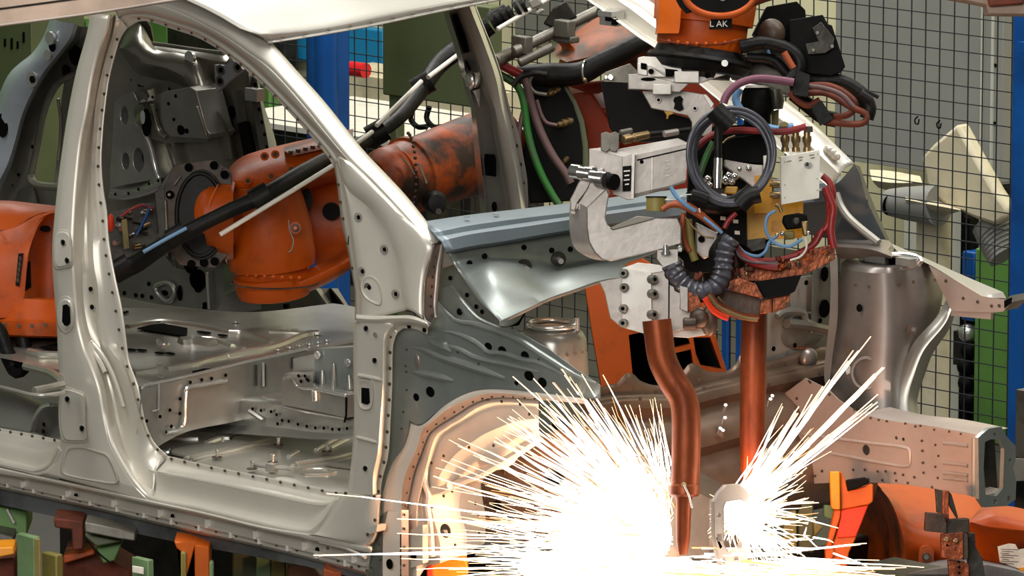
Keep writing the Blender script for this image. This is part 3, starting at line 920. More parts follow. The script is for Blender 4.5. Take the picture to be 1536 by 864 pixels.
for x, y in z6c([(155, 432), (245, 436), (370, 182), (420, 178), (400, 460), (490, 465), (765, 280), (800, 285), (945, 308)]):
    b.disc(pt(x, y, ('z', 1.176)), EZ, .018, .002, 10, .6)
b.use('bright_steel')
b.tube([pt(x, y, ('z', 1.19)) for x, y in z6c([(395, 355), (405, 385), (440, 405), (465, 385)])], .008, 8, 12)
b.spots([pt(x, y, ('z', 1.175)) for x, y in z7c([(420, 458), (513, 440), (592, 425), (672, 411), (742, 398), (813, 382), (742, 330), (672, 310), (550, 298), (465, 300), (338, 515), (75, 235)])], EZ, .010, 'bright_steel', 10, .004)
b.spots([pt(x, y, ('z', 1.175)) for x, y in z6c([(710, 600), (300, 240), (400, 560), (410, 670)])], EZ, .006, 'bright_steel', 8, .004)
b.build('rear_floor_pan', car)
# --- heelboard, tunnel
b = B('grey_steel')
HX = ('x', -1.0)
b.loft([P([(212, 580), (214, 579), (300, 560), (345, 549), (430, 530), (540, 507)], ('x', -1.01)), P([(212, 584), (214, 583), (300, 564), (345, 553), (430, 534), (540, 511)], ('x', -.995)), P([(205, 650), (225, 652), (279, 636), (345, 620), (430, 600), (540, 575)], HX), P([(225, 680), (240, 668), (279, 648), (345, 634), (430, 615), (540, 590)], ('x', -.99))], 30, 1)
b.use('bright_steel').tube(P([(215, 579), (300, 560), (345, 549), (430, 530), (460, 523)], ('x', -1.0)), .005, 6, 20)
b.tube(P(Z(200, 560, 4.32, [(165, 70), (165, 235), (120, 245)]), ('x', -.992)), .0035, 6)
b.tube(P(Z(340, 440, 5.4, [(295, 560), (298, 750)]), ('x', -.992)), .004, 6)
b.use('dark_metal').tube(P(Z(340, 440, 5.4, [(240, 580), (240, 748)]), ('x', -.992)), .003, 6)
b.tube(P(Z(340, 440, 5.4, [(312, 575), (312, 752)]), ('x', -.992)), .003, 6)
b.tube(P(Z(340, 440, 5.4, [(535, 520), (535, 610)]), ('x', -.992)), .003, 6)
b.spots(P(Z(200, 560, 4.32, [(302, 165), (235, 238), (172, 280), (85, 308), (300, 260), (245, 343), (215, 380), (368, 58), (442, 42), (506, 33), (597, 12)]), ('x', -.99)), EX, .005, 'hole_dark', 8)
b.build('heelboard', car)
b = B('grey_steel')
b.use('inner_steel')
TY = ('y', .42)
t_back = P([(345, 572), (380, 575), (430, 582), (540, 605)], ('y', .62))
t_top0 = P([(282, 584), (300, 588), (350, 594), (425, 600), (470, 612), (540, 628)], ('y', .44))
t_top1 = P([(280, 588), (300, 593), (360, 602), (422, 608), (460, 618), (540, 634)], TY)
t_mid = P([(277, 634), (300, 636), (360, 638), (425, 642), (470, 648), (540, 652)], TY)
t_bot = P([(262, 645), (300, 648), (360, 651), (420, 655), (485, 659), (540, 658)], ('y', .37))
b.use('tower_steel').loft([t_back, t_top0], 24, 1)
b.use('grey_steel').loft([t_top0, t_top1, t_mid, t_bot], 30, 3)
b.use('bright_steel').tube(P(Z(200, 560, 4.32, [(600, 48), (480, 68), (360, 90), (342, 108), (335, 200), (328, 330), (300, 365), (220, 385)]), ('x', -.985)), .006, 8, 40)
zt = lambda pts: Z(360, 560, 4.32, pts)
b.use('bright_steel').tube(P(zt([(270, 210), (420, 245), (560, 270), (680, 290)]), ('y', .415)), .005, 6, 20)
b.use('grey_steel')
b.tube(P(zt([(60, 245), (100, 270), (150, 305)]), ('y', .415)), .007, 6, 10)
b.spots(P(zt([(83, 230), (138, 240), (203, 248), (238, 268), (275, 305), (245, 327), (318, 310), (377, 330), (434, 343), (490, 353), (545, 355), (600, 362), (645, 363), (695, 357)]), ('y', .415)), NY, .0045, 'hole_dark', 8)
b.build('centre_tunnel', car)
# --- dash crossmember block beside the tunnel
b = B('grey_steel')
BY = ('y', .40)
b.prism(P(zt([(272, 30), (300, 12), (345, 20), (372, 80), (480, 90), (550, 112), (690, 140), (690, 290), (560, 260), (272, 205)]), BY), V((0, .2, 0)))
b.use('apron_steel').prism(P(Z(340, 440, 5.4, [(712, 450), (860, 445), (1060, 430), (1090, 800), (1000, 825), (870, 790), (712, 770)]), ('y', .46)), V((0, .05, 0)))
b.use('grey_steel').prism(P(Z(340, 440, 5.4, [(535, 530), (585, 515), (712, 490), (712, 630), (535, 640)]), ('y', .50)), V((0, .05, 0)))
b.loft([P(Z(340, 440, 5.4, [(450, 680), (480, 645), (540, 635), (700, 640)]), ('y', .48)), P(Z(340, 440, 5.4, [(470, 690), (510, 665), (560, 660), (700, 665)]), ('y', .39)), P(Z(340, 440, 5.4, [(480, 710), (540, 700), (575, 745), (700, 760)]), ('y', .39))], 14, 2)
for a_, c_ in [((775, 620), (775, 745)), ((868, 565), (865, 780)), ((990, 655), (1000, 780))]:
    b.tube(P(Z(340, 440, 5.4, [a_, ((a_[0] + c_[0]) / 2, (a_[1] + c_[1]) / 2), c_]), ('y', .455)), [.003, .008, .012], 8, 10)
b.use('bright_steel').spots(P(Z(340, 440, 5.4, [(740, 500), (985, 560)]), ('y', .455)), NY, .011, 'bright_steel', 12, .006)
b.tube(P(zt([(485, 110), (488, 180)]), ('y', .395)), .009, 8)
b.tube(P(zt([(700, 130), (715, 180), (730, 280)]), ('y', .44)), .012, 8, 10)
b.tube(P(zt([(350, 30), (375, 85), (480, 100), (690, 145)]), ('y', .395)), .006, 8, 20)
b.use('hole_dark').prism(P(zt([(680, 150), (693, 155), (690, 280), (680, 320), (668, 318), (680, 270)]), ('y', .395)), V((0, .003, 0)))
b.spots(P(Z(340, 440, 5.4, [(583, 668), (603, 712), (662, 705), (635, 670), (650, 695)]), ('y', .385)), NY, .005, 'hole_dark', 8)
b.build('dash_crossmember', car, bev=.004)
# --- front floor
b = B('floor_steel')
ff = lambda pts, z=.992: [pt(x, y, ('z', z)) for x, y in pts]
b.loft([ff([(228, 676), (300, 700), (400, 722), (470, 737), (560, 756)], .985), ff([(240, 666), (300, 684), (400, 705), (470, 718), (560, 736)]), ff([(250, 655), (300, 668), (400, 685), (470, 698), (560, 712)]), ff([(262, 645), (300, 655), (400, 664), (470, 672), (560, 680)]), ff([(270, 638), (320, 640), (400, 648), (470, 654), (560, 655)])], 40, 2)
bump2 = lambda path, r, z=.994, nn=16: b.tube(ff(path, z), r, 8, nn)
zf = lambda pts: Z(200, 560, 4.32, pts)
b.use('dark_metal')
bump2(zf([(240, 522), (252, 498), (290, 488), (380, 470), (465, 458)]), .005)
bump2(zf([(632, 440), (650, 415), (720, 402), (778, 400)]), .005)
b.use('bright_steel')
bump2(zf([(150, 500), (220, 515), (240, 500)]), .006)
bump2(zf([(335, 555), (355, 545)]), .006)
bump2(zt([(315, 540), (375, 505)]), .006)
bump2(zt([(340, 600), (375, 575)]), .006)
bump2(zt([(490, 500), (640, 420)]), .006)
bump2(zt([(585, 485), (720, 415)]), .006)
bump2(zf([(135, 410), (200, 425), (300, 430), (420, 430)]), .010)
bump2(zf([(470, 460), (560, 428), (620, 425)]), .010)
b.use('floor_steel')
bump2(zf([(380, 555), (560, 520), (778, 475)]), .006)
bump2(zt([(0, 490), (100, 470), (190, 455)]), .006)
bump2(zt([(370, 590), (560, 560), (725, 520)]), .008)
bump2(zt([(390, 640), (430, 620), (560, 620), (620, 640), (560, 655), (430, 655), (395, 645)]), .004, nn=40)
b.prism(ff(zf([(252, 500), (465, 460), (560, 465), (640, 445), (655, 415), (778, 400), (900, 430), (520, 510), (355, 550), (240, 524)]), .992), V((0, 0, .006)))
b.use('machine_grey').prism(ff(zt([(545, 600), (725, 560), (728, 625)]), .994), V((0, 0, .003)))
fp = b.build('front_floor_pan', car)
for x, y in zt([(248, 466), (213, 577), (78, 620), (562, 508)]) + zf([(542, 546)]):
    q = B('bright_steel')
    p_ = pt(x, y, ('z', .997))
    q.use('spot_mark').disc(p_, EZ, .014, .002, 14)
    q.use('bright_steel').cyl(p_ + EZ * .002, p_ + EZ * .018, .004, 8).cyl(p_ + EZ * .018, p_ + EZ * .022, .006, 8)
    q.build('weld_stud', fp)
q = B('roof_steel')
q.tube(ff(zt([(85, 590), (150, 600), (200, 608), (300, 615), (340, 622)]), 1.006), .006, 8, 20)
q.box(pt(*zt([(205, 610)])[0], ('z', 1.005)), (.025, .02, .02))
q.build('cable_clip', fp)
# inner near sill / wheel housing seen through rear door opening
b = B('grey_steel')
zl = lambda pts: Z(0, 480, 3.927, pts)
b.loft([P(zl([(-120, 610), (0, 625), (100, 640), (180, 655)]), ('y', .14)), P(zl([(-120, 500), (0, 520), (120, 540), (205, 560)]), ('y', .17)), P(zl([(-120, 400), (0, 430), (120, 455), (235, 500)]), ('y', .25)), P(zl([(-120, 370), (0, 395), (120, 430), (250, 480)]), ('y', .32))], 20, 2)
b.loft([P(zl([(180, 655), (205, 560), (240, 505), (380, 490)]), ('y', .16)), P(zl([(200, 660), (225, 580), (270, 520), (380, 505)]), ('y', .15)), P(zl([(260, 680), (290, 640), (330, 620), (390, 610)]), ('y', .19)), P(zl([(300, 700), (340, 690), (370, 690), (400, 690)]), ('y', .16))], 20, 2)
b.spots(P(zl([(260, 615), (257, 655), (265, 692)]), ('y', .165)), NY, .006, 'hole_dark', 8)
b.use('bright_steel').tube(P(zl([(180, 655), (215, 560), (255, 510), (300, 498)]), ('y', .15)), .006, 8, 16)  # bright tube drawn in as the highlight along the ridge
b.use('floor_steel')
for pth, r in [([(170, 190), (240, 205), (350, 210)], .012), ([(150, 270), (230, 290), (300, 310), (360, 350)], .012), ([(200, 415), (280, 400), (370, 380)], .010), ([(0, 395), (100, 420), (180, 440), (260, 445), (380, 430)], .006)]:
    b.tube([pt(x, y, ('z', 1.178)) for x, y in zl(pth)], r, 8, 20)
b.use('hole_dark').prism([pt(x, y, ('z', 1.178)) for x, y in zl([(230, 165), (345, 140), (345, 190)])], V((0, 0, .003)))
b.build('inner_sill', car)

# --- far B-pillar
b = B('grey_steel')
l0 = Fr([(663, 5), (665, 18), (685, 83), (694, 120), (699, 139), (705, 155), (709, 194), (714, 256), (722, 325), (726, 350)], .0)
l1 = Fr([(671, 5), (673, 18), (693, 83), (700, 118), (706, 139), (711, 158), (716, 194), (723, 258), (730, 325), (734, 350)], .06)
l2 = Fr([(676, 5), (677, 18), (697, 85), (704, 118), (709, 139), (714, 158), (720, 194), (726, 258), (734, 325), (738, 350)], .03)
r1 = Fr([(684, 5), (687, 18), (710, 83), (719, 118), (730, 150), (736, 163), (742, 205), (752, 260), (761, 317), (766, 350)], .03)
r1b = Fr([(688, 5), (691, 18), (714, 83), (724, 118), (735, 150), (740, 163), (747, 205), (757, 260), (766, 317), (770, 350)], .06)
r2 = Fr([(703, 2), (706, 14), (725, 63), (743, 115), (752, 159), (761, 195), (768, 230), (774, 258), (782, 313), (786, 350)], .06)
r3 = Fr([(708, 2), (710, 14), (730, 63), (748, 115), (757, 159), (766, 195), (775, 230), (781, 262), (787, 313), (790, 350)], .02)
r4 = Fr([(712, 2), (714, 13), (739, 74), (757, 130), (764, 159), (778, 200), (786, 240), (791, 271), (792, 313), (792, 350)], .03)
b.use('bright_steel').loft([l0, l1, l2], 40, 2)
b.use('grey_steel').loft([l2, r1], 40, 1)
b.use('roof_steel').loft([r1, r1b, mix(r1b, r2, .5, 40, (0, -.01, 0)), r2], 40, 2)
b.use('bright_steel').loft([r2, mix(r2, r3, .5, 40, (0, .02, 0)), r3], 40, 2)
b.use('roof_steel').loft([r3, r4], 40, 1)
b.spots(along(mix(r3, r4, .35), 12, .05, .95), NY, .006, 'hole_dark', 8)
b.use('hole_dark').prism(Fr([(727, 231), (741, 232), (743, 240), (743, 265), (728, 263), (726, 240)], .034), V((0, .003, 0)))
b.prism(Fr([(678, 22), (684, 22), (697, 55), (703, 78), (696, 80), (686, 50)], .036), V((0, .003, 0)))
b.prism(Fr([(697, 90), (700, 92), (706, 105), (703, 106)], .036), V((0, .003, 0)))
b.disc(far(742, 310, .034), NY, .009, .003, 10, 1.6)
b.use('bright_steel').sphere(far(705, 122, .07), .016, 12, 8, (1, .5, 1.6))
b.tube(Fr([(695, 108), (701, 120), (712, 128), (717, 118), (716, 108)], .065), .008, 8, 16)
b.tube(Fr([(714, 134), (717, 145), (719, 160)], .04), [.012, .007, .002], 8, 8)
b.build('far_b_pillar', car)
# --- far A-pillar
b = B('body_steel')
e1 = [(864, -12), (885, 3), (907, 18), (958, 56), (983, 72), (1080, 152), (1170, 224), (1248, 284)]
e2 = [(872, -16), (893, -1), (915, 13), (966, 50), (991, 66), (1088, 144), (1176, 214), (1252, 276)]
e3 = [(900, -22), (920, -4), (942, 11), (990, 47), (1015, 60), (1108, 130), (1190, 195), (1260, 262)]
e4 = [(925, -22), (945, -3), (965, 12), (1012, 47), (1035, 60), (1128, 124), (1205, 180), (1270, 250)]
e5 = [(950, -22), (965, -6), (985, 8), (1030, 40), (1060, 62), (1145, 128), (1215, 182), (1282, 246)]
b.loft([Fr(e1, .10), Fr(e2, .05), Fr(e3, .04), Fr(e4, .0), Fr(e5, -.02)], 60, 2)
for x, y in [(945, 12), (952, 17), (959, 22), (1243, 225), (1248, 229), (1253, 234)]:
    b.sphere(far(x, y, .02), .014, 10, 6, (1.2, .5, .8))
b.use('bright_steel').box(far(918, 26, .07), (.06, .03, .04)).box(far(913, 20, .09), (.05, .03, .012))
b.use('hole_dark').box(far(913, 27, .10), (.014, .01, .014)).box(far(922, 33, .10), (.012, .01, .014))
b.build('far_a_pillar', car, thick=.003)
# --- cowl
b = B('blue_steel')
W1 = P([(636, 333), (704, 323), (791, 313), (850, 306), (955, 292), (1060, 280), (1180, 268), (1260, 262)], ('x', .04))
W2 = P([(650, 350), (704, 339), (791, 327), (850, 320), (955, 305), (1060, 292), (1180, 280), (1262, 274)], ('x', .13))
W2b = P([(655, 356), (704, 347), (791, 334), (850, 326), (955, 311), (1060, 298), (1180, 286), (1264, 280)], ('x', .135))
W2c = P([(662, 362), (706, 352), (791, 340), (850, 331), (955, 316), (1060, 303), (1180, 291), (1266, 284)], ('x', .20))
W3 = P([(668, 376), (710, 368), (756, 361), (850, 345), (955, 330), (1060, 318), (1180, 306), (1270, 298)], ('x', .208))
W4 = P([(669, 380), (711, 372), (757, 365), (851, 349), (956, 334), (1061, 322), (1181, 310), (1271, 302)], ('x', .18))
b.loft([W1, W2, W2b, W2c, W3, W4], 50, 1)
b.spots(P([(700, 326), (744, 322)], ('x', .085)), EZ, .006, 'bright_steel')
b.build('cowl_beam', car, thick=.003)
b = B('apron_steel')
zs = lambda pts: Z(600, 280, 2.88, pts)
K0 = P([(672, 378), (711, 370), (757, 363), (851, 347), (905, 340), (960, 332), (1040, 322)], ('x', .17))
K1 = P([(682, 398), (720, 388), (757, 388), (820, 392), (868, 392), (930, 380), (1000, 370)], ('x', .18))
K2 = P([(700, 425), (730, 400), (765, 398), (810, 412), (850, 406), (884, 400), (940, 395)], ('x', .24))
K3 = P([(722, 455), (745, 430), (780, 425), (815, 430), (855, 415), (895, 410), (945, 405)], ('x', .34))
K4 = P([(749, 481), (770, 472), (793, 461), (822, 448), (857, 436), (902, 421), (950, 415)], ('x', .42))
K5 = P([(749, 486), (770, 477), (793, 466), (822, 452), (857, 440), (902, 425), (950, 419)], ('x', .42))
b.loft([K0, K1, K2, K3, K4, K5], 40, 3)
b.use('bright_steel')
for x, y in zs([(535, 345), (683, 312)]):
    p_ = pt(x, y, ('x', .2))
    b.use('dark_metal').disc(p_, EX + EY * -.6, .018, .006, 14)
    b.use('bright_steel').cyl(p_, p_ + V((.03, -.02, 0)), .006, 8)
b.spots(P(zs([(535, 262), (655, 275), (735, 270), (365, 300), (300, 330)]), ('x', .19)), V((1, -.5, 0)), .006, 'hole_dark', 8)
b.build('cowl_panel', car, thick=.003)
# bracket at A-pillar foot
b = B('roof_steel')
b.prism(P(zs([(175, 210), (205, 208), (245, 250), (225, 275), (240, 300), (235, 330), (180, 350), (170, 290)]), ('y', .10)), V((0, .02, 0)), [circ(pt(*zs([(190, 225)])[0], ('y', .10)), EX, EZ, .006, 10), circ(pt(*zs([(215, 285)])[0], ('y', .10)), EX, EZ, .005, 10)])
b.build('wing_bracket', car, bev=.002)
# --- near apron (wing mount panel)
b = B('apron_steel')
AY = .055
ol = [(590, 492), (640, 490), (655, 470), (657, 452), (670, 470), (683, 482), (715, 487), (750, 491), (774, 496), (822, 523), (864, 554), (900, 578), (900, 598), (878, 598), (850, 596), (808, 589), (770, 585), (739, 584), (704, 589), (669, 607), (650, 622), (635, 635), (624, 637), (614, 630), (613, 648), (605, 670), (588, 696), (575, 730), (573, 765), (566, 765), (567, 740), (573, 720), (582, 685), (586, 622), (588, 579), (589, 522)]
hol = []
for x, y, r, e in [(732, 520, 6, 1), (753, 526, 6.5, 1), (787, 534, 6.5, 1.1), (624, 596, 5, 1.2), (645, 588, 7, 1.15), (793, 564, 7.5, 1), (774, 575, 3.5, 1), (813, 574, 7, 1.1)]:
    hol.append(circ(near(x, y, AY), EX, EZ, r / 424 * 1.0, 14, .72 * e))
b.prism(N(ol, AY), V((0, .003, 0)), hol)
for x, y, r, e in [(732, 520, 6, 1), (753, 526, 6.5, 1), (787, 534, 6.5, 1.1), (624, 596, 5, 1.2), (645, 588, 7, 1.15), (793, 564, 7.5, 1), (774, 575, 3.5, 1), (813, 574, 7, 1.1)]:
    b.use('hole_dark').disc(near(x, y, AY + .008), NY, S_(r * 1.5), .001, 16)  # black discs set behind the holes to paint the dark inside
b.use('apron_steel')
b.prism(N(zs([(165, 440), (225, 428), (335, 560), (430, 608), (430, 640), (240, 590), (165, 500)]), .09), V((0, .003, 0)))
b.tube(N(zs([(220, 430), (332, 562), (430, 610)]), .088), .004, 6, 14)
def bead(path, r, off=AY, n=24, taper=True):
    b.tube(N(path, off), [r * .3, r, r, r, r * .3] if taper else r, 8, n)
bead(zs([(45, 690), (110, 705), (200, 742), (330, 785), (455, 828)]), .011)
bead(zs([(45, 798), (130, 812), (232, 838)]), .010)
bead(zs([(120, 640), (150, 672), (195, 690), (225, 712)]), .012)
bead(zs([(165, 500), (200, 540), (245, 580), (330, 595), (500, 655), (620, 730), (760, 815), (850, 850)]), .008)
bead(zs([(175, 622), (260, 640), (340, 680), (380, 715), (450, 722), (520, 745), (600, 760), (700, 810)]), .007)
bead(zs([(160, 680), (250, 700), (330, 740), (470, 770), (600, 800)]), .007)
b.use('tower_steel').sphere(near(626, 542, AY), .012, 12, 8, (.8, .4, 1.6))
b.use('apron_steel').disc(near(690, 467, .088), NY, .008, .002, 12)
b.spots(N(zs([(30, 705), (28, 800), (25, 775), (340, 765), (250, 715), (575, 750), (600, 745)]) + Z(600, 564, 2.88, [(15, 155), (8, 228), (30, 60)]), AY), NY, .004)
b.use('hole_dark').spots(N(zs([(258, 540)]), .088), NY, .009, 'hole_dark', 12)
b.build('apron_panel', car, 'grey-green apron panel with beads and round holes', thick=.0)
# strut brace behind it: inner leaf running down from the cowl corner
b = B('apron_steel')
b.loft([P(zs([(225, 300), (245, 330), (330, 470), (430, 572), (500, 548), (555, 522)]), ('y', .30)), P(zs([(185, 350), (215, 380), (300, 500), (430, 600), (500, 590), (540, 540)]), ('y', .22))], 30, 1)
b.use('bright_steel').tube(P(zs([(228, 330), (260, 375), (300, 430), (400, 545), (432, 574), (500, 552), (556, 522)]), ('y', .2)), .005, 6, 30)
b.use('apron_steel').prism(P(zs([(165, 350), (225, 335), (290, 430), (425, 570), (425, 605), (335, 560), (225, 430), (165, 440)]), ('y', .16)), V((0, .003, 0)))
b.spots(P(zs([(290, 468), (330, 518), (218, 395), (355, 540)]), ('y', .158)), NY, .006, 'hole_dark', 8)
b.use('hole_dark').prism(P(zs([(430, 585), (540, 545), (510, 600), (440, 608)]), ('y', .28)), V((0, .003, 0)))
b.build('apron_brace', car)
# --- wheel arch lip and wheel housing liner
b = B('liner_steel')
L0 = N([(573, 800), (572, 765), (575, 736), (588, 696), (605, 671), (613, 650), (617, 634), (624, 639), (636, 636), (669, 607), (704, 589), (739, 584), (808, 589), (880, 598)], .05)
L0b = N([(578, 800), (577, 765), (580, 738), (593, 699), (610, 673), (618, 652), (622, 638), (628, 641), (640, 638), (672, 610), (705, 592), (739, 587), (808, 592), (880, 600)], .03)
L1 = N([(602, 800), (602, 760), (603, 736), (609, 709), (618, 688), (626, 670), (633, 645), (640, 638), (650, 630), (669, 615), (704, 598), (739, 590), (808, 595), (880, 602)], .03)
L1b = N([(603, 800), (603, 760), (604, 736), (610, 709), (619, 688), (627, 670), (634, 645), (641, 639), (651, 631), (670, 616), (705, 599), (739, 591), (808, 596), (880, 603)], .05)
L2 = N([(613, 800), (613, 760), (617, 739), (623, 712), (631, 688), (638, 668), (646, 651), (656, 642), (665, 636), (684, 625), (711, 607), (739, 598), (808, 600), (880, 606)], .09)
b.loft([L0, L0b, L1], 70, 2)
b.use('tower_steel').loft([L1, L1b, L2], 70, 1)
b.spots(along(mix(L1b, L2, .5), 18, .08, .8), NY, .005)
b.use('liner_steel')
b.loft([N([(600, 767), (600, 870)], .03), N([(582, 767), (575, 800), (574, 870)], .02)], 10, 1)
b.use('apron_steel').loft([N([(582, 766), (577, 790), (574, 810), (573, 870)], .02), N([(567, 776), (562, 795), (556, 812), (552, 870)], .04)], 16, 1)
b.spots(N([(577, 784), (569, 816), (571, 840), (558, 852)], .02), NY, .004)
b.use('tower_steel').loft([N([(602, 765), (602, 870)], .03), N([(613, 765), (613, 870)], .05)], 8, 1)
b.use('hole_dark').disc(near(585, 846, .018), NY, .011, .003, 12, 1.2)
b.spots(N([(607, 772), (607, 793), (607, 821), (607, 848)], .035), NY, .005)
b.build('wheel_arch_flange', car)
b = B('liner_steel')
q0 = N([(613, 870), (613, 800), (613, 760), (617, 739), (623, 712), (631, 688), (638, 668), (646, 651), (656, 642), (665, 636), (684, 625), (711, 607), (739, 598), (808, 600)], .09)
q1 = N([(625, 870), (625, 800), (625, 762), (630, 739), (636, 712), (642, 690), (648, 668), (655, 652), (665, 645), (675, 638), (692, 628), (716, 612), (742, 604), (808, 606)], .085)
q2 = N([(640, 850), (645, 820), (640, 770), (636, 745), (640, 715), (650, 690), (656, 672), (666, 655), (678, 645), (690, 638), (708, 628), (730, 618), (755, 612), (808, 612)], .12)
q3 = N([(660, 845), (660, 815), (650, 775), (645, 750), (655, 722), (668, 700), (680, 685), (695, 672), (710, 662), (725, 652), (745, 643), (765, 635), (785, 630), (808, 628)], .11)
q4 = N([(700, 830), (700, 800), (690, 770), (690, 745), (698, 728), (708, 718), (718, 710), (730, 702), (742, 694), (755, 686), (770, 677), (785, 668), (797, 662), (809, 655)], .17)
q5 = N([(727, 815), (728, 800), (728, 772), (724, 750), (721, 730), (722, 722), (730, 715), (740, 708), (750, 701), (760, 695), (775, 685), (788, 675), (798, 668), (810, 661)], .16)
b.loft([q0, q1, q2, q3, q4, q5], 60, 3)
b.sphere(near(733, 664, .17), .085, 24, 14, (1.25, .35, .80))
b.tube(N(Z(600, 564, 2.88, [(110, 290), (108, 400), (110, 470), (125, 520), (118, 560), (130, 640), (140, 780)]), .10), .008, 8, 30)
b.tube(N(Z(600, 564, 2.88, [(125, 560), (200, 490), (280, 450), (345, 425), (480, 350), (600, 270)]), .14), .010, 8, 30)
b.tube(N(Z(600, 564, 2.88, [(130, 500), (180, 490), (215, 475)]), .11), .010, 8, 10)
zb = lambda pts: Z(600, 564, 2.88, pts)
b.spots(N(zb([(300, 308), (405, 300), (190, 345), (137, 375), (440, 110), (520, 122), (560, 165), (380, 100), (227, 497), (190, 518), (140, 565), (327, 550), (340, 600), (343, 675), (240, 730)]), .085), NY, .0055)
b.use('spot_mark').disc(near(669, 796, .10), NY, .018, .003, 14)
b.use('bright_steel').disc(near(669, 798, .09), NY, .007, .012, 10)
b.use('liner_steel').prism(N([(615, 795), (634, 788), (634, 845), (616, 852)], .07), V((0, .02, 0)))
b.use('hole_dark').disc(near(621, 835, .069), NY, .009, .003, 12)
b.build('wheel_housing_liner', car, 'pale liner lit by the sparks')
# near front rail (behind the sparks) with end plate
b = B('rail_steel')
def rail(b, top, bot, y, w, m='rail_steel'):
    b.use(m)
    T, Bo = P(top, ('y', y)), P(bot, ('y', y))
    T2, B2 = [p + EY * w for p in T], [p + EY * w for p in Bo]
    b.loft([T2, T, Bo, B2], 30, 1)
    b.loft([B2, T2], 30, 1)
rail(b, [(722, 715), (810, 655), (880, 640), (960, 690), (1064, 748)], [(727, 812), (800, 815), (880, 822), (960, 832), (1064, 840)], .24, .10, 'firewall_steel')
b.use('hole_dark')
b.disc(pt(747, 759, ('y', .238)), NY, .014, .004, 14)
b.disc(pt(836, 719, ('y', .238)), NY, .03, .004, 14, .6)
b.disc(pt(838, 637, ('y', .3)), NY, .02, .004, 14, .8)
b.spots(P(zb([(365, 525), (368, 560), (390, 440), (450, 418), (360, 500), (450, 600), (385, 650)]), ('y', .238)), NY, .006)
nr = b.build('front_rail', car, 'near front rail, half hidden by sparks')
b = B('rail_steel')
b.prism(P([(1066, 752), (1074, 738), (1084, 727), (1104, 725), (1116, 735), (1124, 760), (1122, 807), (1116, 838), (1098, 842), (1082, 850), (1072, 838), (1066, 800)], ('x', .985)), V((.012, 0, 0)), [P([(1083, 752), (1106, 748), (1112, 758), (1112, 800), (1106, 820), (1086, 826), (1080, 815), (1080, 760)], ('x', .985)), circ(pt(1073, 772, ('x', .985)), EY, EZ, .007, 8), P([(1071, 800), (1077, 800), (1077, 810), (1071, 810)], ('x', .985)), circ(pt(1079, 841, ('x', .985)), EY, EZ, .010, 8), P([(1096, 832), (1102, 831), (1102, 838), (1096, 839)], ('x', .985))])
b.build('rail_end_plate', nr, bev=.002)
# firewall and lower crossmember
b = B('firewall_steel')
f0 = P([(860, 600), (893, 585), (912, 577), (925, 575), (937, 562), (948, 560), (960, 571), (985, 578), (1010, 570), (1025, 556), (1034, 546), (1044, 546), (1058, 556), (1085, 558), (1102, 548), (1110, 533), (1120, 530), (1132, 545), (1160, 540), (1190, 530), (1235, 520), (1262, 525)], ('x', .22))
dn = lambda c, dx, dz, dy=0: [p + V((dx, dy, dz)) for p in c]
bs = P([(860, 604), (920, 592), (1000, 590), (1060, 575), (1130, 560), (1190, 548), (1262, 535)], ('x', .23))
b.loft([f0, mix(f0, bs, .55, 60), bs, dn(bs, .03, -.005)], 90, 1)
lower = [dn(bs, .03, -.005), dn(bs, .045, -.03), dn(bs, .03, -.055), dn(bs, .08, -.09), dn(bs, .10, -.13), dn(bs, .08, -.16), dn(bs, .12, -.20), dn(bs, .14, -.28), dn(bs, .12, -.36)]
b.loft(lower, 30, 3)
b.spots(along(mix(f0, bs, .7), 12, .05, .95), V((1, -.3, .3)), .006)
b.spots(P([(1112, 552), (1160, 548), (1230, 560), (1153, 577), (960, 598), (1056, 583), (1128, 602)], ('x', .30)), V((1, 0, .2)), .006)
for x, y in [(1086, 617), (1085, 636), (1078, 652), (1082, 655), (1156, 603), (1153, 608)]:
    b.use('bright_steel').cyl(pt(x, y, ('x', .33)), pt(x, y, ('x', .33)) + V((.015, -.01, .02)), .004, 6)
b.use('tower_steel').sphere(pt(1213, 538, ('x', .24)), .028, 16, 10, (.6, 1, 1))
b.build('firewall', car, thick=.002)
b = B('roof_steel')
b.prism(P([(1150, 440), (1180, 418), (1246, 410), (1246, 530), (1190, 545), (1150, 548)], ('x', .20)), V((-.004, 0, 0)))
b.use('apron_steel').prism(P([(1220, 404), (1250, 398), (1252, 505), (1218, 500)], ('x', .22)), V((-.004, 0, 0)))
b.use('grey_steel')
b.sphere(pt(1205, 496, ('x', .20)), .09, 20, 12, (.12, 1, .55))
b.tube(P([(1165, 475), (1175, 468), (1205, 470), (1208, 482), (1240, 492)], ('x', .215)), .010, 8, 24)
b.tube(P([(1180, 485), (1210, 488), (1240, 494)], ('x', .215)), .014, 8, 12)
b.use('hole_dark').disc(pt(1236, 463, ('x', .225)), EX, .02, .003, 14, 1.2)
b.disc(pt(1236, 411, ('x', .225)), EX, .014, .003, 14, 1.4)
b.spots(P([(1160, 523), (1192, 518), (1209, 424), (1230, 481)], ('x', .222)), EX, .007, 'hole_dark', 8)
b.build('far_inner_wing', car)
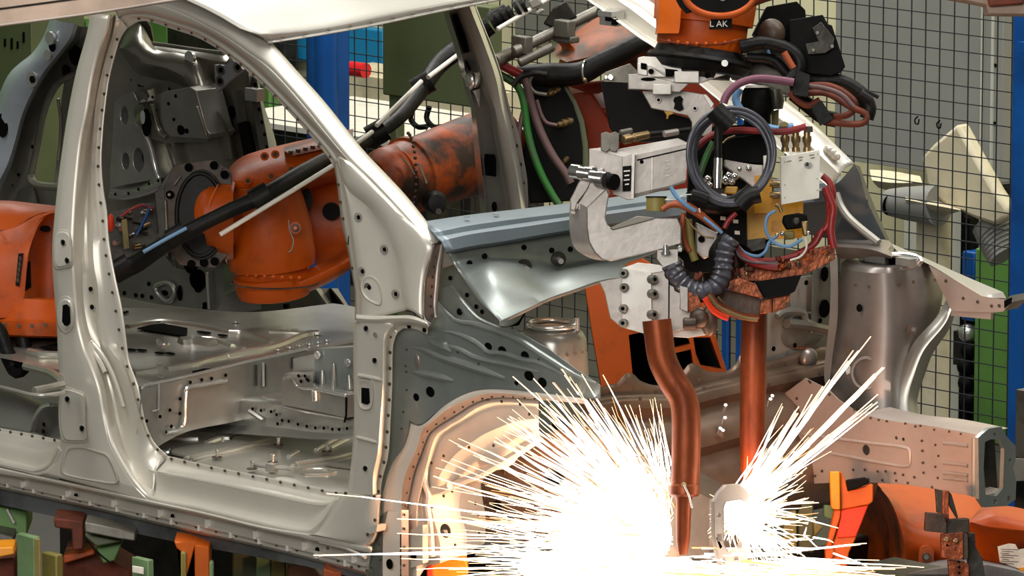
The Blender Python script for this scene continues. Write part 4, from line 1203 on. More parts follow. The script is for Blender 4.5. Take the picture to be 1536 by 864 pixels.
# --- near strut tower
b = B('grey_steel')
tc = V((.36, .22, 0))
zc_ = pt(815, 496, ('y', .22))
cx_, cy_ = zc_.x, zc_.y
zt_ = zc_.z
def tower(b, c, prof, seg=40):
    rows = []
    for dz, rx, ry, ox in prof:
        rows.append([c + V((ox + rx * math.copysign(abs(math.cos(a)) ** .75, math.cos(a)), ry * math.copysign(abs(math.sin(a)) ** .75, math.sin(a)), dz)) for a in [2 * math.pi * k / seg for k in range(seg)]])
    b.grid(rows[::-1], closed_u=True)
c = V((cx_, cy_ + .03, zt_))
tower(b, c, [(.006, .04, .04, 0), (0, .06, .06, 0), (-.008, .072, .07, 0), (-.025, .08, .077, 0), (-.07, .083, .08, 0), (-.15, .088, .083, .0)])
b.use('bright_steel').tube(circ(c + EZ * .012, EX, EY, .056, 32), .008, 8, closed=True)
b.use('bright_steel').cyl(c + V((.055, .03, .0)), c + V((.055, .03, .03)), .008, 8)
b.spots([c + V((.086 * math.cos(a), .083 * math.sin(a), -.05)) for a in [math.radians(t) for t in range(-110, 40, 18)]], V((.7, -.7, 0)), .006)
b.build('strut_tower', car, sharp=50)
# --- far strut tower
b = B('tower_steel')
c = pt(1334, 396, ('y', 1.42))
dC = (c - CAM).dot(FWD)
def dl(pts, dd):
    return [pt(x, y, ('d', dC + dd)) for x, y in pts]
cols = [dl([(1262, 395), (1257, 439), (1256, 487), (1247, 529), (1238, 566), (1240, 600)], .12),
        dl([(1276, 405), (1272, 425), (1270, 470), (1264, 520), (1256, 566), (1256, 606)], .02),
        dl([(1300, 409), (1300, 425), (1300, 470), (1298, 520), (1296, 566), (1296, 614)], -.05),
        dl([(1332, 410), (1334, 425), (1336, 470), (1336, 520), (1336, 566), (1336, 620)], -.07),
        dl([(1348, 409), (1352, 425), (1356, 470), (1352, 520), (1345, 566), (1345, 622)], -.045),
        dl([(1385, 402), (1392, 418), (1396, 450), (1382, 500), (1362, 545), (1350, 622)], .02),
        dl([(1405, 400), (1412, 415), (1414, 446), (1400, 494), (1375, 543), (1360, 622)], .10)]
b.loft(cols, 30, 3)
tops = [dl([(1262, 395), (1276, 405), (1300, 409), (1332, 410), (1348, 409), (1385, 402), (1405, 400)], 0) for _ in (0,)]
edge = [cc[0] for cc in cols]
b.loft([edge, [p.lerp(c, .12) + EZ * .012 for p in edge], [p.lerp(c, .4) + EZ * .010 for p in edge], [p.lerp(c, .9) for p in edge]], 30, 2)
b.spots(dl([(1283, 428), (1303, 430), (1325, 430), (1349, 427), (1370, 423), (1388, 419), (1402, 420)], -.055), -FWD, .006)
b.use('hole_dark').disc(dl([(1289, 462)], -.04)[0], -FWD, .008, .004, 14, 1.3)
b.use('spot_mark').disc(dl([(1368, 494)], -.035)[0], -FWD, .014, .004, 14)
b.use('chrome').disc(dl([(1370, 494)], -.045)[0], -FWD, .006, .008, 10)
b.use('tower_steel').tube([dl([(1298, 560)], -.055)[0] + RIGHT * .035 * math.cos(a) + UP * .04 * math.sin(a) for a in [2 * math.pi * k / 20 for k in range(20)]], .005, 6, closed=True)
b.use('bright_steel').prism(dl([(1266, 549), (1274, 547), (1278, 558), (1270, 562)], -.04), -FWD * .003)
b.use('spot_mark').disc(dl([(1273, 527)], -.035)[0], -FWD, .012, .004, 12)
st = b.build('strut_tower', car, 'far tower with a diagonal tube brace')
b = B('grey_steel')
e = [dl([(1430, 448), (1414, 477), (1379, 515), (1362, 550), (1344, 590), (1340, 625)], .08), dl([(1424, 440), (1405, 475), (1372, 512), (1352, 550), (1334, 588), (1326, 620)], -.01), dl([(1432, 452), (1418, 485), (1386, 525), (1372, 560), (1362, 600), (1370, 640)], -.03), dl([(1434, 462), (1426, 490), (1400, 529), (1388, 560), (1376, 600), (1378, 640)], .06)]
b.loft([e[1], e[0]] if 0 else [e[1], e[2], e[3]], 24, 3)
b.build('diagonal_brace', st)
b = B('bright_steel')
b.tube([pt(1334 + 47 * math.cos(a), 394 + 11 * math.sin(a) - 3 * math.cos(a), ('y', 1.42)) for a in [2 * math.pi * k / 30 for k in range(30)]], .008, 8, closed=True)
b.use('dark_metal').prism([pt(1334 + 40 * math.cos(a), 394 + 7 * math.sin(a) - 3 * math.cos(a), ('y', 1.42)) for a in [2 * math.pi * k / 24 for k in range(24)]], V((0, 0, -.004)))
b.use('bright_steel').box(pt(1318, 388, ('y', 1.42)), (.07, .03, .02)).box(pt(1360, 392, ('y', 1.40)), (.05, .03, .02))
b.build('strut_cap', st)
# far upper rail
b = B('roof_steel')
zr = lambda pts: Z(1136, 300, 2.88, pts)
b.loft([P(zr([(560, 180), (700, 240), (900, 330), (1095, 412)]), ('y', 1.58)), P(zr([(600, 215), (730, 268), (860, 345), (965, 408), (1062, 398)]), ('y', 1.50)), P(zr([(605, 222), (735, 275), (865, 352), (970, 415), (1075, 425)]), ('y', 1.49))], 30, 1)
b.use('rail_steel').prism(P(zr([(740, 282), (865, 352), (970, 415), (1078, 432), (1100, 440), (1062, 482), (960, 485), (840, 480), (800, 400)]), ('y', 1.49)), V((0, .004, 0)))
b.prism(P(zr([(840, 480), (1062, 482), (1010, 490), (1008, 516), (835, 500)]), ('y', 1.495)), V((0, .01, 0)))
b.use('roof_steel').prism(P(zr([(1095, 412), (1062, 430), (1062, 480), (1098, 440)]), ('x', .95)) if 0 else P(zr([(1075, 422), (1100, 412), (1100, 440), (1062, 480)]), ('y', 1.52)), V((0, .06, 0)))
b.use('hole_dark').prism(P(zr([(1066, 435), (1098, 420), (1096, 444), (1066, 468)]), ('y', 1.486)), V((0, .003, 0)))
b.spots(P(zr([(890, 425), (952, 440), (1012, 458), (1045, 457), (815, 350)]), ('y', 1.489)), NY, .006)
b.build('upper_rail', car, 'far upper rail end')
b = B('blue_steel')
b.loft([P([(1200, 300), (1254, 276), (1282, 246)], ('y', 1.42)), P([(1205, 330), (1262, 305), (1290, 262)], ('y', 1.45)), P([(1215, 352), (1280, 335), (1300, 300)], ('y', 1.48)), P([(1250, 358), (1316, 362), (1330, 362)], ('y', 1.5))], 20, 2)
b.use('roof_steel').tube(P([(1254, 290), (1262, 310), (1277, 330), (1318, 364)], ('y', 1.40)), .010, 8, 20)
b.use('dark_metal').loft([P([(1282, 246), (1299, 295), (1328, 362)], ('y', 1.49)), P([(1290, 250), (1306, 295), (1334, 360)], ('y', 1.6))], 12, 1)
b.use('tower_steel').loft([P([(1250, 358), (1290, 360), (1336, 362), (1340, 385)], ('y', 1.46)), P([(1252, 370), (1285, 372), (1310, 375), (1338, 385)], ('y', 1.36)), P([(1256, 388), (1285, 388), (1310, 384), (1338, 388)], ('y', 1.38))], 16, 2)
b.use('rail_steel').loft([P([(1244, 385), (1246, 420), (1244, 480), (1236, 560), (1240, 590)], ('y', 1.20)), P([(1256, 385), (1257, 430), (1256, 480), (1248, 540), (1243, 590)], ('y', 1.26))], 16, 1)
b.build('far_wing_support', car)
# far front rail
b = B('rail_steel')
zq = lambda pts: Z(1136, 564, 2.88, pts)
RY = 1.18
top_e = [(1040, 690), (1090, 650), (1140, 618), (1180, 588), (1208, 567), (1222, 574), (1243, 585), (1257, 599), (1288, 620), (1320, 628), (1347, 633), (1399, 639), (1466, 652)]
bot_e = [(1040, 735), (1090, 730), (1140, 727), (1185, 727), (1251, 724), (1310, 724), (1358, 727), (1403, 734), (1441, 741), (1464, 746)]
hl = [circ(pt(1299, 675, ('y', RY)), EX, EZ, .0135, 14, 1.05), circ(pt(1344.5, 657, ('y', RY)), EX, EZ, .005, 8), circ(pt(1355, 659, ('y', RY)), EX, EZ, .005, 8), circ(pt(1447, 683, ('y', RY)), EX, EZ, .004, 8), circ(pt(1423, 723, ('y', RY)), EX, EZ, .007, 8)]
b.prism(P(top_e + bot_e[::-1], ('y', RY)), V((0, .003, 0)), hl)
b.prism(P([(1288, 622), (1347, 635), (1399, 641), (1466, 654), (1464, 744), (1403, 732), (1310, 722), (1240, 722)], ('y', RY + .12)), V((0, .003, 0)))
T = P(top_e[8:], ('y', RY + .002))
b.loft([T, [p + EY * .12 for p in T]], 20, 1)
T = P(bot_e[4:], ('y', RY + .002))
b.loft([T, [p + EY * .12 for p in T]], 20, 1)
b.use('rust_and_shade').loft([P([(1410, 638), (1440, 644), (1466, 650)], ('y', RY + .02)), P([(1414, 636), (1442, 641), (1468, 647)], ('y', RY + .06))], 8, 1)
b.use('rail_steel')
b.tube(P(zq([(190, 250), (330, 270), (480, 290), (655, 315), (662, 350), (655, 388), (560, 380), (400, 350), (300, 330)]), ('y', RY)), .0045, 8, 60)
for y0 in (290, 375, 418, 440):
    b.tube(P(zq([(806, y0), (860, y0 + 5), (912, y0 + 12)]), ('y', RY - .002)), .006, 8, 8)
b.prism(P(zq([(735, 215), (950, 260), (940, 520), (860, 500), (735, 480)]), ('y', RY - .003)), V((0, .003, 0)))
b.use('roof_steel').tube(P(zq([(940, 268), (938, 520)]), ('y', RY - .006)), .008, 8)
bo = [(170, 420), (215, 430), (250, 432), (280, 410), (415, 405), (465, 405), (520, 412), (555, 412), (595, 420), (630, 427), (678, 437), (718, 418), (715, 375), (713, 323), (711, 280), (770, 298), (783, 345), (770, 392), (780, 440), (190, 465), (230, 468), (290, 470), (480, 445), (540, 450), (600, 452), (650, 462), (755, 480), (490, 182), (525, 190), (560, 195), (640, 205), (683, 218), (705, 215), (765, 232), (830, 240), (880, 250), (420, 145), (395, 118), (230, 28), (312, 80), (100, 385), (60, 180), (172, 96)]
b.spots(P(zq(bo), ('y', RY - .003)), NY, .0045)
b.spots(P(Z(900, 440, 2.88, [(465, 708), (538, 648), (570, 688), (570, 760), (460, 765), (500, 690), (600, 600), (850, 455), (905, 380), (905, 690), (960, 768)]), ('y', RY)), NY, .005)
b.use('dark_metal').disc(pt(1078, 695, ('y', RY)), NY, .014, .02, 12)
b.use('chrome').disc(pt(1073, 707, ('y', RY)), NY, .008, .012, 12)
b.use('dark_metal').prism(P([(1440, 650), (1490, 655), (1495, 740), (1440, 735)], ('x', .86)), V((.004, 0, 0)))  # dark bulkhead added to stand in for shade inside the rail
fr_ = b.build('front_rail', car, 'far front rail with rows of spot welds')
b = B('apron_steel')
b.prism(P([(1462, 656), (1468, 650), (1478, 642), (1497, 639), (1503, 652), (1518, 668), (1518, 690), (1514, 700), (1519, 720), (1518, 748), (1504, 758), (1471, 760), (1463, 748)], ('x', .985)), V((.012, 0, 0)), [P([(1472, 662), (1480, 658), (1494, 658), (1501, 672), (1500, 700), (1499, 731), (1490, 743), (1473, 741), (1470, 700)], ('x', .985)), circ(pt(1487, 651, ('x', .985)), EY, EZ, .006, 8), circ(pt(1510, 690, ('x', .985)), EY, EZ, .006, 8), P([(1505, 744), (1510, 742), (1510, 750), (1505, 751)], ('x', .985)), circ(pt(1487, 752, ('x', .985)), EY, EZ, .007, 8)])
b.build('rail_end_plate', fr_, 'grey end plate with a large opening', bev=.002)
# ================================================================== helpers for machinery
def D(x, y, d):
    return pt(x, y, ('d', d))


def DP(pts, d):
    return [D(q[0], q[1], q[2] if len(q) > 2 else d) for q in pts]


def S(px, d=15.0):
    return px * d / FPX


def abox(b, px, py, d, lx, ly, h):
    """box aligned to the hall: nearest top corner at a pixel, extents given as seen"""
    o = D(px, py, d)
    b.pbox(o, V((-S(lx, d) / .707, 0, 0)), V((0, S(ly, d) / .707, 0)), V((0, 0, -S(h, d) / .985)))
    return b


def dtube(b, pts, d, rpx, n=24, seg=10, caps=True):
    p = DP(pts, d)
    if isinstance(rpx, (list, tuple)):
        r = [S(q, d) for q in rpx]
    else:
        r = S(rpx, d)
    return b.tube(p, r, seg, n, caps)


def dcyl(b, p, q, d, rpx, seg=20, prof=None):
    d2 = d
    if isinstance(d, tuple):
        d, d2 = d
    a, c = D(p[0], p[1], d), D(q[0], q[1], d2)
    if prof:
        return b.lathe(a, c, [(t, S(r, d)) for t, r in prof], seg)
    return b.cyl(a, c, S(rpx, d), seg)


TOC = -FWD
# ================================================================== ROBOT reaching in from the far side
ROB = thing('welding_robot', D(1000, 620, 17.4), 'grimy orange robot reaching into the cabin, its arm passing behind the far door pillar', 'robot')
b = B('orange_grimy')
# wrist casting in the cabin
w = 16.5
b.use('orange_paint')
b.loft([DP([(338, 262, 16.75), (350, 245, 16.8), (370, 232, 16.8), (420, 218, 16.85), (470, 207, 16.9), (530, 195, 17.0)], w), DP([(334, 270), (345, 256), (365, 247), (420, 233), (470, 222), (530, 210)], 16.55), DP([(336, 278), (350, 272), (372, 270), (420, 262), (470, 248), (530, 232)], 16.46), DP([(340, 290), (355, 290), (380, 292), (430, 285), (480, 268), (530, 255)], 16.5), DP([(345, 300), (360, 302), (385, 302), (430, 296), (480, 280), (530, 268)], 16.7)], 30, 3)
b.use('orange_grimy').loft([DP([(428, 219), (470, 207), (530, 193)], 16.68), DP([(426, 226), (470, 216), (530, 204)], 16.52), DP([(440, 234), (475, 226), (530, 216)], 16.49)], 10, 2)
for x, y in [(372, 272), (407, 265), (437, 254), (468, 243), (397, 235), (413, 232)]:
    b.use('orange_paint').disc(D(x, y, 16.45), TOC + UP * .4, S(6.5, w), .004, 14)
    b.use('brown_grime').disc(D(x, y, 16.447), TOC + UP * .4, S(3.8, w), .003, 10)
b.use('brown_grime')
for k in range(6):
    b.box(D(436 + k * 11, 229 - k * 2.6, 16.49), (.012, .006, .010))
b.build('wrist_casting', ROB)
b = B('orange_paint')
# vertical wrist drum
b.lathe(D(396, 275, 16.50), D(412, 446, 16.57), [(0, S(52)), (.08, S(60)), (.22, S(66)), (.40, S(72)), (.62, S(74)), (.66, S(73)), (.72, S(71)), (.74, S(60)), (.79, S(59)), (.80, S(66)), (.92, S(64)), (.985, S(58)), (1, S(48))], 48)
for k in range(9):
    b.use('orange_bright').sphere(D(358 + 13 * k, 412 + .8 * k - .12 * (k - 4) ** 2, 16.405 + .006 * (k - 4) ** 2), S(3.4), 8, 6)
b.use('dark_metal').tube([D(412 + 66 * math.cos(a), 424 + 9 * math.sin(a), 16.43 - .0 * math.sin(a)) for a in [math.pi * k / 20 for k in range(21)]], S(1.3), 6)
b.use('orange_paint').disc(D(443, 342, 16.37), TOC, S(10), .012, 20)
b.use('brown_grime').disc(D(443, 342, 16.36), TOC, S(6), .012, 16)
b.use('orange_bright').disc(D(443, 342, 16.345), TOC, S(3), .01, 12)
b.use('machine_grey').tube(DP([(433, 330), (434, 345), (440, 360), (437, 375), (432, 378)], 16.365), S(1.2), 6, 16)
b.build('wrist_drum', ROB)
b = B('orange_paint')
b.lathe(D(300, 318, 16.45), D(352, 336, 16.55), [(0, S(40)), (.1, S(52)), (.5, S(60)), (1, S(50))], 32)
b.sphere(D(318, 322, 16.44), S(37), 28, 18, (1, 1, 1.42))
b.loft([DP([(318, 262), (335, 262), (355, 268)], 16.5), DP([(310, 290), (328, 288), (350, 290)], 16.37), DP([(305, 330), (325, 330), (350, 330)], 16.35), DP([(310, 365), (330, 372), (350, 376)], 16.39), DP([(318, 380), (330, 387), (350, 392)], 16.5)], 16, 3)
b.use('orange_bright').tube(DP([(327, 277), (316, 300), (314, 312), (322, 322)], 16.34), S(1.2), 6, 16)
b.build('wrist_knuckle', ROB)
# fork arm right of drum
b = B('orange_paint')
b.loft([DP([(468, 268), (500, 255), (530, 250)], 16.7), DP([(462, 310), (500, 310), (535, 310)], 16.66), DP([(470, 360), (505, 365), (535, 362)], 16.66), DP([(474, 405), (505, 400), (535, 385)], 16.7)], 14, 2)
b.loft([DP([(420, 420), (470, 400), (500, 385), (535, 360)], 16.56), DP([(425, 432), (472, 414), (505, 398), (535, 378)], 16.48), DP([(430, 444), (475, 428), (510, 410), (535, 392)], 16.5), DP([(430, 448), (478, 432), (512, 414), (535, 396)], 16.6)], 18, 3)
b.use('black_plastic').disc(D(497, 317, 16.64), TOC, S(15), .012, 24)
b.use('black_rubber').disc(D(458, 300, 16.6), TOC, S(12), .01, 20, 1.8)
b.build('wrist_fork', ROB)
# tool flange: octagonal plate with rubber ring
b = B('brown_grime')
oct_ = DP([(246, 280), (262, 247), (318, 240), (345, 256), (352, 300), (345, 380), (322, 402), (270, 398), (248, 370)], 16.42)
b.prism(oct_, FWD * .07)
b.use('dark_metal').prism(DP([(232, 290), (262, 246), (250, 285), (252, 370), (262, 402), (240, 375)], 16.44), FWD * .05)
b.use('dark_metal')
ring = [D(300 + 35 * math.cos(a), 322 + 62 * math.sin(a), 16.40) for a in [2 * math.pi * k / 36 for k in range(36)]]
b.use('black_rubber').prism([D(302 + 38 * math.cos(a), 322 + 68 * math.sin(a), 16.40) for a in [2 * math.pi * k / 40 for k in range(40)]], FWD * .05)
b.tube(ring, S(4), 10, closed=True)
for x, y in [(283, 251), (321, 248), (337, 262), (255, 292), (287, 396), (306, 394), (322, 392)]:
    b.use('hole_dark').disc(D(x, y, 16.41), TOC, S(7), .006, 14, 1.0)
b.use('machine_grey').tube(DP([(261, 278), (271, 264)], 16.41), S(2), 6, 4)
b.tube(DP([(330, 258), (334, 250)], 16.41), S(1.5), 6, 4)
b.tube(DP([(248, 300), (250, 345), (250, 385)], 16.41), S(3.0), 6, 6)
b.disc(D(254, 292, 16.40), TOC, S(3), .006, 10)
b.build('tool_flange', ROB, 'octagonal oily grey flange with rubber ring', bev=.004)
# forearm
b = B('orange_grimy')
b.lathe(D(590, 270, 16.95), D(748, 221, 17.25), [(0, S(40)), (.02, S(56)), (.13, S(61)), (.14, S(66)), (.18, S(66)), (.19, S(60)), (.7, S(69)), (1, S(72))], 48)
for k in range(18):
    a = math.radians(-80 + 160 * k / 17 + 180)
    b.use('brown_grime').sphere(D(607 - 26 * math.cos(math.radians(-95 + 190 * k / 17)) * 0 + 14 * math.cos(math.radians(-80 + 160 * k / 17)) + 3, 262 + 63 * math.sin(math.radians(-80 + 160 * k / 17)), 16.86), S(3.2), 8, 5)
b.use('orange_grimy').lathe(D(560, 268, 16.9), D(600, 262, 16.98), [(0, S(30)), (.3, S(48)), (.6, S(52)), (1, S(54))], 36)
b.use('black_rubber').lathe(D(655, 304, 16.83), D(650, 302, 16.95), [(0, S(4)), (.02, S(14)), (.2, S(20)), (1, S(20))], 24)
b.use('dark_metal').disc(D(658, 317, 16.82), TOC, S(5), .01, 12)
b.use('machine_grey').tube(DP([(628, 245), (635, 262), (640, 275)], 16.83), S(2), 6, 8)
b.tube(DP([(602, 236), (612, 245), (622, 262)], 16.85), S(1.3), 6, 8)
b.build('forearm', ROB, 'forearm tube with oily dirt on top')
# elbow housing and upper arm
b = B('dusty_paint')
b.loft([DP([(835, 68), (865, 45), (905, 22), (960, 5), (1010, -10)], 17.5), DP([(834, 85), (870, 62), (920, 45), (970, 40), (1010, 40)], 17.25), DP([(850, 93), (885, 85), (930, 70), (975, 62), (1010, 60)], 17.15), DP([(858, 97), (890, 97), (935, 92), (985, 90), (1010, 90)], 17.2), DP([(862, 100), (895, 105), (940, 110), (990, 120), (1010, 130)], 17.4)], 24, 3)
b.build('elbow_cover', ROB)
b = B('orange_grimy')
b.use('orange_paint')
b.loft([DP([(826, 58), (842, 70), (838, 95)], 17.3), DP([(850, 60), (862, 75), (855, 100)], 17.2), DP([(866, 72), (866, 88), (862, 100)], 17.3)], 10, 3)
b.use('shaded_orange').prism(DP([(850, 125), (905, 120), (985, 60), (1080, 60), (1080, 300), (880, 310), (850, 220)], 17.45), FWD * .2)  # dark red tone paints the shade on the orange housing
b.loft([DP([(853, 130), (900, 140), (960, 90)], 17.42), DP([(858, 150), (905, 165), (980, 140)], 17.3), DP([(862, 200), (910, 200), (990, 200)], 17.35), DP([(875, 300), (920, 300), (1000, 300)], 17.42)], 12, 2)
b.use('shaded_orange').prism(DP([(857, 140), (888, 137), (930, 210), (925, 300), (885, 300), (875, 190)], 17.28), FWD * .1)
b.build('shoulder_housing', ROB, bev=.01)
# lattice lower link
b = B('orange_paint')
lnk = DP([(872, 395), (960, 385), (1050, 440), (1072, 500), (1090, 556), (1095, 600), (905, 600), (888, 500)], 17.1)
h1 = DP([(912, 410), (918, 402), (935, 400), (940, 410), (935, 418), (918, 418)], 17.1)
h2 = DP([(942, 502), (962, 498), (1000, 505), (1010, 560), (1005, 590), (962, 590), (948, 560)], 17.1)
h3 = DP([(1002, 504), (1032, 506), (1035, 515), (1008, 522)], 17.1)
h4 = DP([(1010, 530), (1036, 524), (1040, 548), (1040, 585), (1018, 585)], 17.1)
h5 = DP([(1040, 506), (1065, 506), (1074, 530), (1082, 552), (1050, 548), (1044, 530)], 17.1)
b.prism(lnk, FWD * .12, [h1, h2, h3, h4, h5])
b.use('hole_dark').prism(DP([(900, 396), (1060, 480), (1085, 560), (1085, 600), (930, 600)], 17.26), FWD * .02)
b.build('link_arm', ROB, 'orange link arm with pocketed openings', bev=.006)
# cable plate
b = B('dark_metal')
b.use('olive_panel')
b.prism(DP([(800, 108), (836, 112), (850, 128), (864, 150), (876, 180), (882, 215), (884, 260), (880, 300), (800, 305), (790, 250)], 17.15), FWD * .02)
b.use('black_plastic').prism(DP([(797, 112), (832, 116), (846, 132), (859, 155), (869, 185), (874, 220), (874, 300), (795, 305), (785, 250)], 17.12), FWD * .02)
b.build('cable_plate', ROB, 'dark bronze curved plate with hose couplings', bev=.003)
for (p, q, r) in [((822, 141), (838, 133), 6), ((836, 188), (857, 181), 6.5), ((846, 243), (852, 236), 4)]:
    b = B('brass')
    dcyl(b, p, q, (17.1, 17.13), r, 14, [(0, r * .7), (.3, r * .7), (.3, r), (.55, r), (.55, r * .75), (.7, r * .75), (.7, r), (1, r)])
    b.build('hose_coupling', ROB)
for nm, m_, pth, r in [('green_hose', 'green_hose', [(750, 112), (775, 128), (785, 150), (790, 190), (798, 225), (812, 262), (830, 295), (840, 310)], 6),
                       ('mauve_hose', 'mauve_hose', [(746, 92), (772, 108), (788, 122), (798, 160), (812, 200), (830, 235), (848, 260), (856, 275)], 6.5),
                       ('mauve_hose', 'mauve_hose', [(790, 150), (782, 180), (778, 205), (780, 230)], 4),
                       ('mauve_hose', 'mauve_hose', [(805, 150), (812, 172), (820, 184), (836, 188)], 3),
                       ('grey_hose', 'machine_grey', [(800, 110), (794, 125), (802, 138), (820, 142)], 3)]:
    b = B(m_)
    dtube(b, pth, 17.06, r, 30)
    b.build(nm, ROB)
b = B('red_hose')
dtube(b, [(744, 92), (765, 104), (782, 112)], 17.05, 7, 14)
b.build('red_hose', ROB)
b = B('black_rubber')
dtube(b, [(770, 128), (780, 116), (800, 110), (820, 112)], 17.0, 4.5, 14)
b.build('hose_tie', ROB)
b = B('black_rubber')
dtube(b, [(775, 112), (820, 112), (870, 110), (900, 95), (950, 70), (1010, 40)], 17.1, [14, 18, 17, 15, 14, 13], 40, 14)
b.use('bright_steel').tube(circ(D(878, 107, 17.08), UP, (RIGHT * .3 + FWD * 1).normalized(), S(18.5), 24), S(2), 6, closed=True)
b.use('brass').sphere(D(877, 120, 17.0), S(4), 10, 6)
b.build('main_hose', ROB, 'thick black hose with steel clamp')
# hose pack along the forearm: black tube with pale guide rod
b = B('black_rubber')
hp_ = [(176, 405, 16.25), (200, 398, 16.25), (235, 375, 16.22), (290, 343, 16.2), (340, 318, 16.2), (390, 296, 16.2), (440, 268, 16.3), (500, 235, 16.5), (560, 205, 16.7), (600, 175, 16.8), (635, 130, 16.95), (660, 95, 17.05), (700, 65, 17.1), (735, 38, 17.1)]
b.tube(DP(hp_, 0), [S(16), S(14), S(12), S(14), S(15), S(14), S(12), S(11), S(13), S(15), S(17), S(16)], 14, 90)
for x, y, dd, r in [(182, 403, 16.25, 19), (265, 352, 16.2, 15), (392, 296, 16.2, 20), (566, 200, 16.7, 20), (634, 128, 16.95, 19), (750, 25, 17.08, 16)]:
    a_ = D(x, y, dd)
    dirv = (D(x + 14, y - 8, dd) - a_)
    b.cyl(a_ - dirv * .9, a_ + dirv * .9, S(r), 20)
for k in range(7):
    x, y = 728 + k * 9, 40 - k * 5
    a_ = D(x, y, 17.0)
    b.cyl(a_, D(x + 5, y - 3, 17.0), S(15 if k % 2 else 13), 18)
b.build('hose_pack', ROB, 'black corrugated hose pack')
for p, q, dd in [((330, 352), (440, 285), (16.1, 16.15)), ((440, 285), (500, 248), (16.15, 16.3)), ((535, 215), (558, 198), (16.5, 16.6)), ((565, 188), (632, 122), (16.62, 16.8)), ((642, 116), (690, 80), (16.85, 17.0)), ((746, 44), (870, -30), (16.95, 17.1))]:
    b = B('white_plastic')
    dcyl(b, p, q, dd, 3.6, 12)
    b.build('guide_rod', ROB, 'pale guide rod')
b = B('blue_hose')
dtube(b, [(215, 378), (250, 358), (280, 342)], 16.15, 3, 12)
b.build('air_hose', ROB)
# grey conduits and clamps above
b = B('machine_grey')
for p, q, r in [((742, 92), (770, 78), 10), ((770, 78), (905, 12), 8.5), ((900, 20), (960, -12), 9)]:
    dcyl(b, p, q, (17.0, 17.1), r, 14)
b.use('machine_grey')
for x, y in [(782, 66), (846, 42)]:
    abox(b, x + 6, y - 10, 16.98, 22, 12, 26)
    abox(b, x + 10, y + 14, 16.99, 26, 14, 10)
dcyl(b, (778, 95), (830, 70), (16.98, 17.0), 7, 12)
b.use('dark_metal').prism(DP([(815, 35), (830, 12), (850, 0), (862, 20), (866, 25), (830, 42)], 17.05), FWD * .05)
b.use('roof_steel').prism(DP([(792, 2), (806, -6), (815, 6), (798, 14)], 17.0), FWD * .03)
b.prism(DP([(802, 18), (812, 12), (818, 15), (806, 24)], 17.0), FWD * .02)
b.build('conduit_clamp', ROB, bev=.004)
# gun of this robot seen left of the flange
b = B('dark_metal')
b.prism(DP([(165, 318), (245, 300), (250, 372), (232, 380), (165, 392)], 16.62), FWD * .08)
for k in range(26):
    x, y = 170 + random.random() * 72, 312 + random.random() * 60
    b.use(random.choice(['brass', 'machine_grey', 'black_plastic', 'dark_metal', 'bright_steel', 'dark_metal']))
    dcyl(b, (x, y), (x + random.uniform(4, 12), y - random.uniform(-3, 5)), (16.56, 16.58), random.uniform(1.6, 4.2), 10)
b.use('khaki_paint').prism(DP([(182, 330), (190, 328), (194, 372), (186, 374)], 16.55), FWD * .03)
b.use('red_hose')
dtube(b, [(182, 324), (195, 315), (212, 308), (230, 312)], 16.52, 2.5, 16)
b.use('blue_paint')
dtube(b, [(205, 352), (214, 335), (222, 318), (224, 308)], 16.52, 2.4, 16)
b.use('signal_red').sphere(D(166, 334, 16.5), S(10), 14, 10, (.6, .6, 1.5))
b.build('gun_hardware', ROB, 'cluttered gun fittings with red and blue hoses')

# ================================================================== ROBOT at the left edge
RL = thing('welding_robot', D(20, 560, 16.4), 'orange robot wrist filling the left edge behind the bare door post', 'robot')
b = B('orange_paint')
zz = lambda pts: Z(0, 290, 4.546, pts)
b.loft([DP(zz([(-160, 50), (60, 50), (250, 70), (420, 90), (460, 95)]), 16.5), DP(zz([(-160, 90), (60, 90), (180, 105), (300, 110), (440, 120)]), 16.38), DP(zz([(-160, 250), (40, 250), (120, 225), (200, 170), (300, 130), (440, 128)]), 16.3)], 24, 2)
b.loft([DP(zz([(-160, 250), (-20, 260), (40, 250), (120, 225), (250, 150), (330, 130)]), 16.3), DP(zz([(-160, 400), (-20, 400), (60, 390), (140, 380), (205, 300), (260, 225)]), 16.27), DP(zz([(-160, 620), (0, 620), (60, 620), (120, 620), (170, 600), (185, 440)]), 16.27), DP(zz([(-160, 850), (0, 850), (60, 850), (110, 850), (150, 850), (160, 700)]), 16.28)], 24, 2)
b.use('orange_bright').tube(DP(zz([(-20, 240), (20, 290), (40, 310)]), 16.27), S(1.5), 6, 8)
b.use('orange_paint')
b.tube(DP(zz([(440, 125), (350, 130), (290, 155), (240, 205), (205, 290), (180, 420), (165, 560), (155, 700), (150, 860)]), 16.29), S(2.5), 8, 30)
b.build('wrist_casting', RL)
b = B('orange_paint')
b.lathe(D(76, 318, 16.55), D(76, 452, 16.55), [(0, S(42)), (.3, S(44)), (1, S(44))], 36)
b.use('black_plastic').disc(D(68, 343, 16.45), TOC, S(9), .01, 18, .6)
b.prism(DP(zz([(185, 470), (205, 460), (210, 640), (165, 670)]), 16.44), FWD * .02)
b.build('wrist_drum', RL)
b = B('orange_paint')
b.lathe(D(60, 446, 16.38), D(58, 506, 16.38), [(0, S(40)), (.05, S(70)), (.55, S(78)), (.6, S(84)), (.95, S(82)), (1, S(70))], 44)
for k in range(8):
    b.use('brown_grime').disc(D(8 + 20 * k, 487 + 2 * math.sin(k), 16.235), TOC, S(3), .006, 10)
b.build('wrist_flange', RL)
b = B('black_plastic')
b.prism(DP(zz([(125, 410), (158, 408), (130, 635), (105, 630)]), 16.25), FWD * .012)
b.use('machine_grey')
for k in range(5):
    b.box(D(30.5 - k * 1.0, 388 + k * 8, 16.245), (.006, .004, .012))
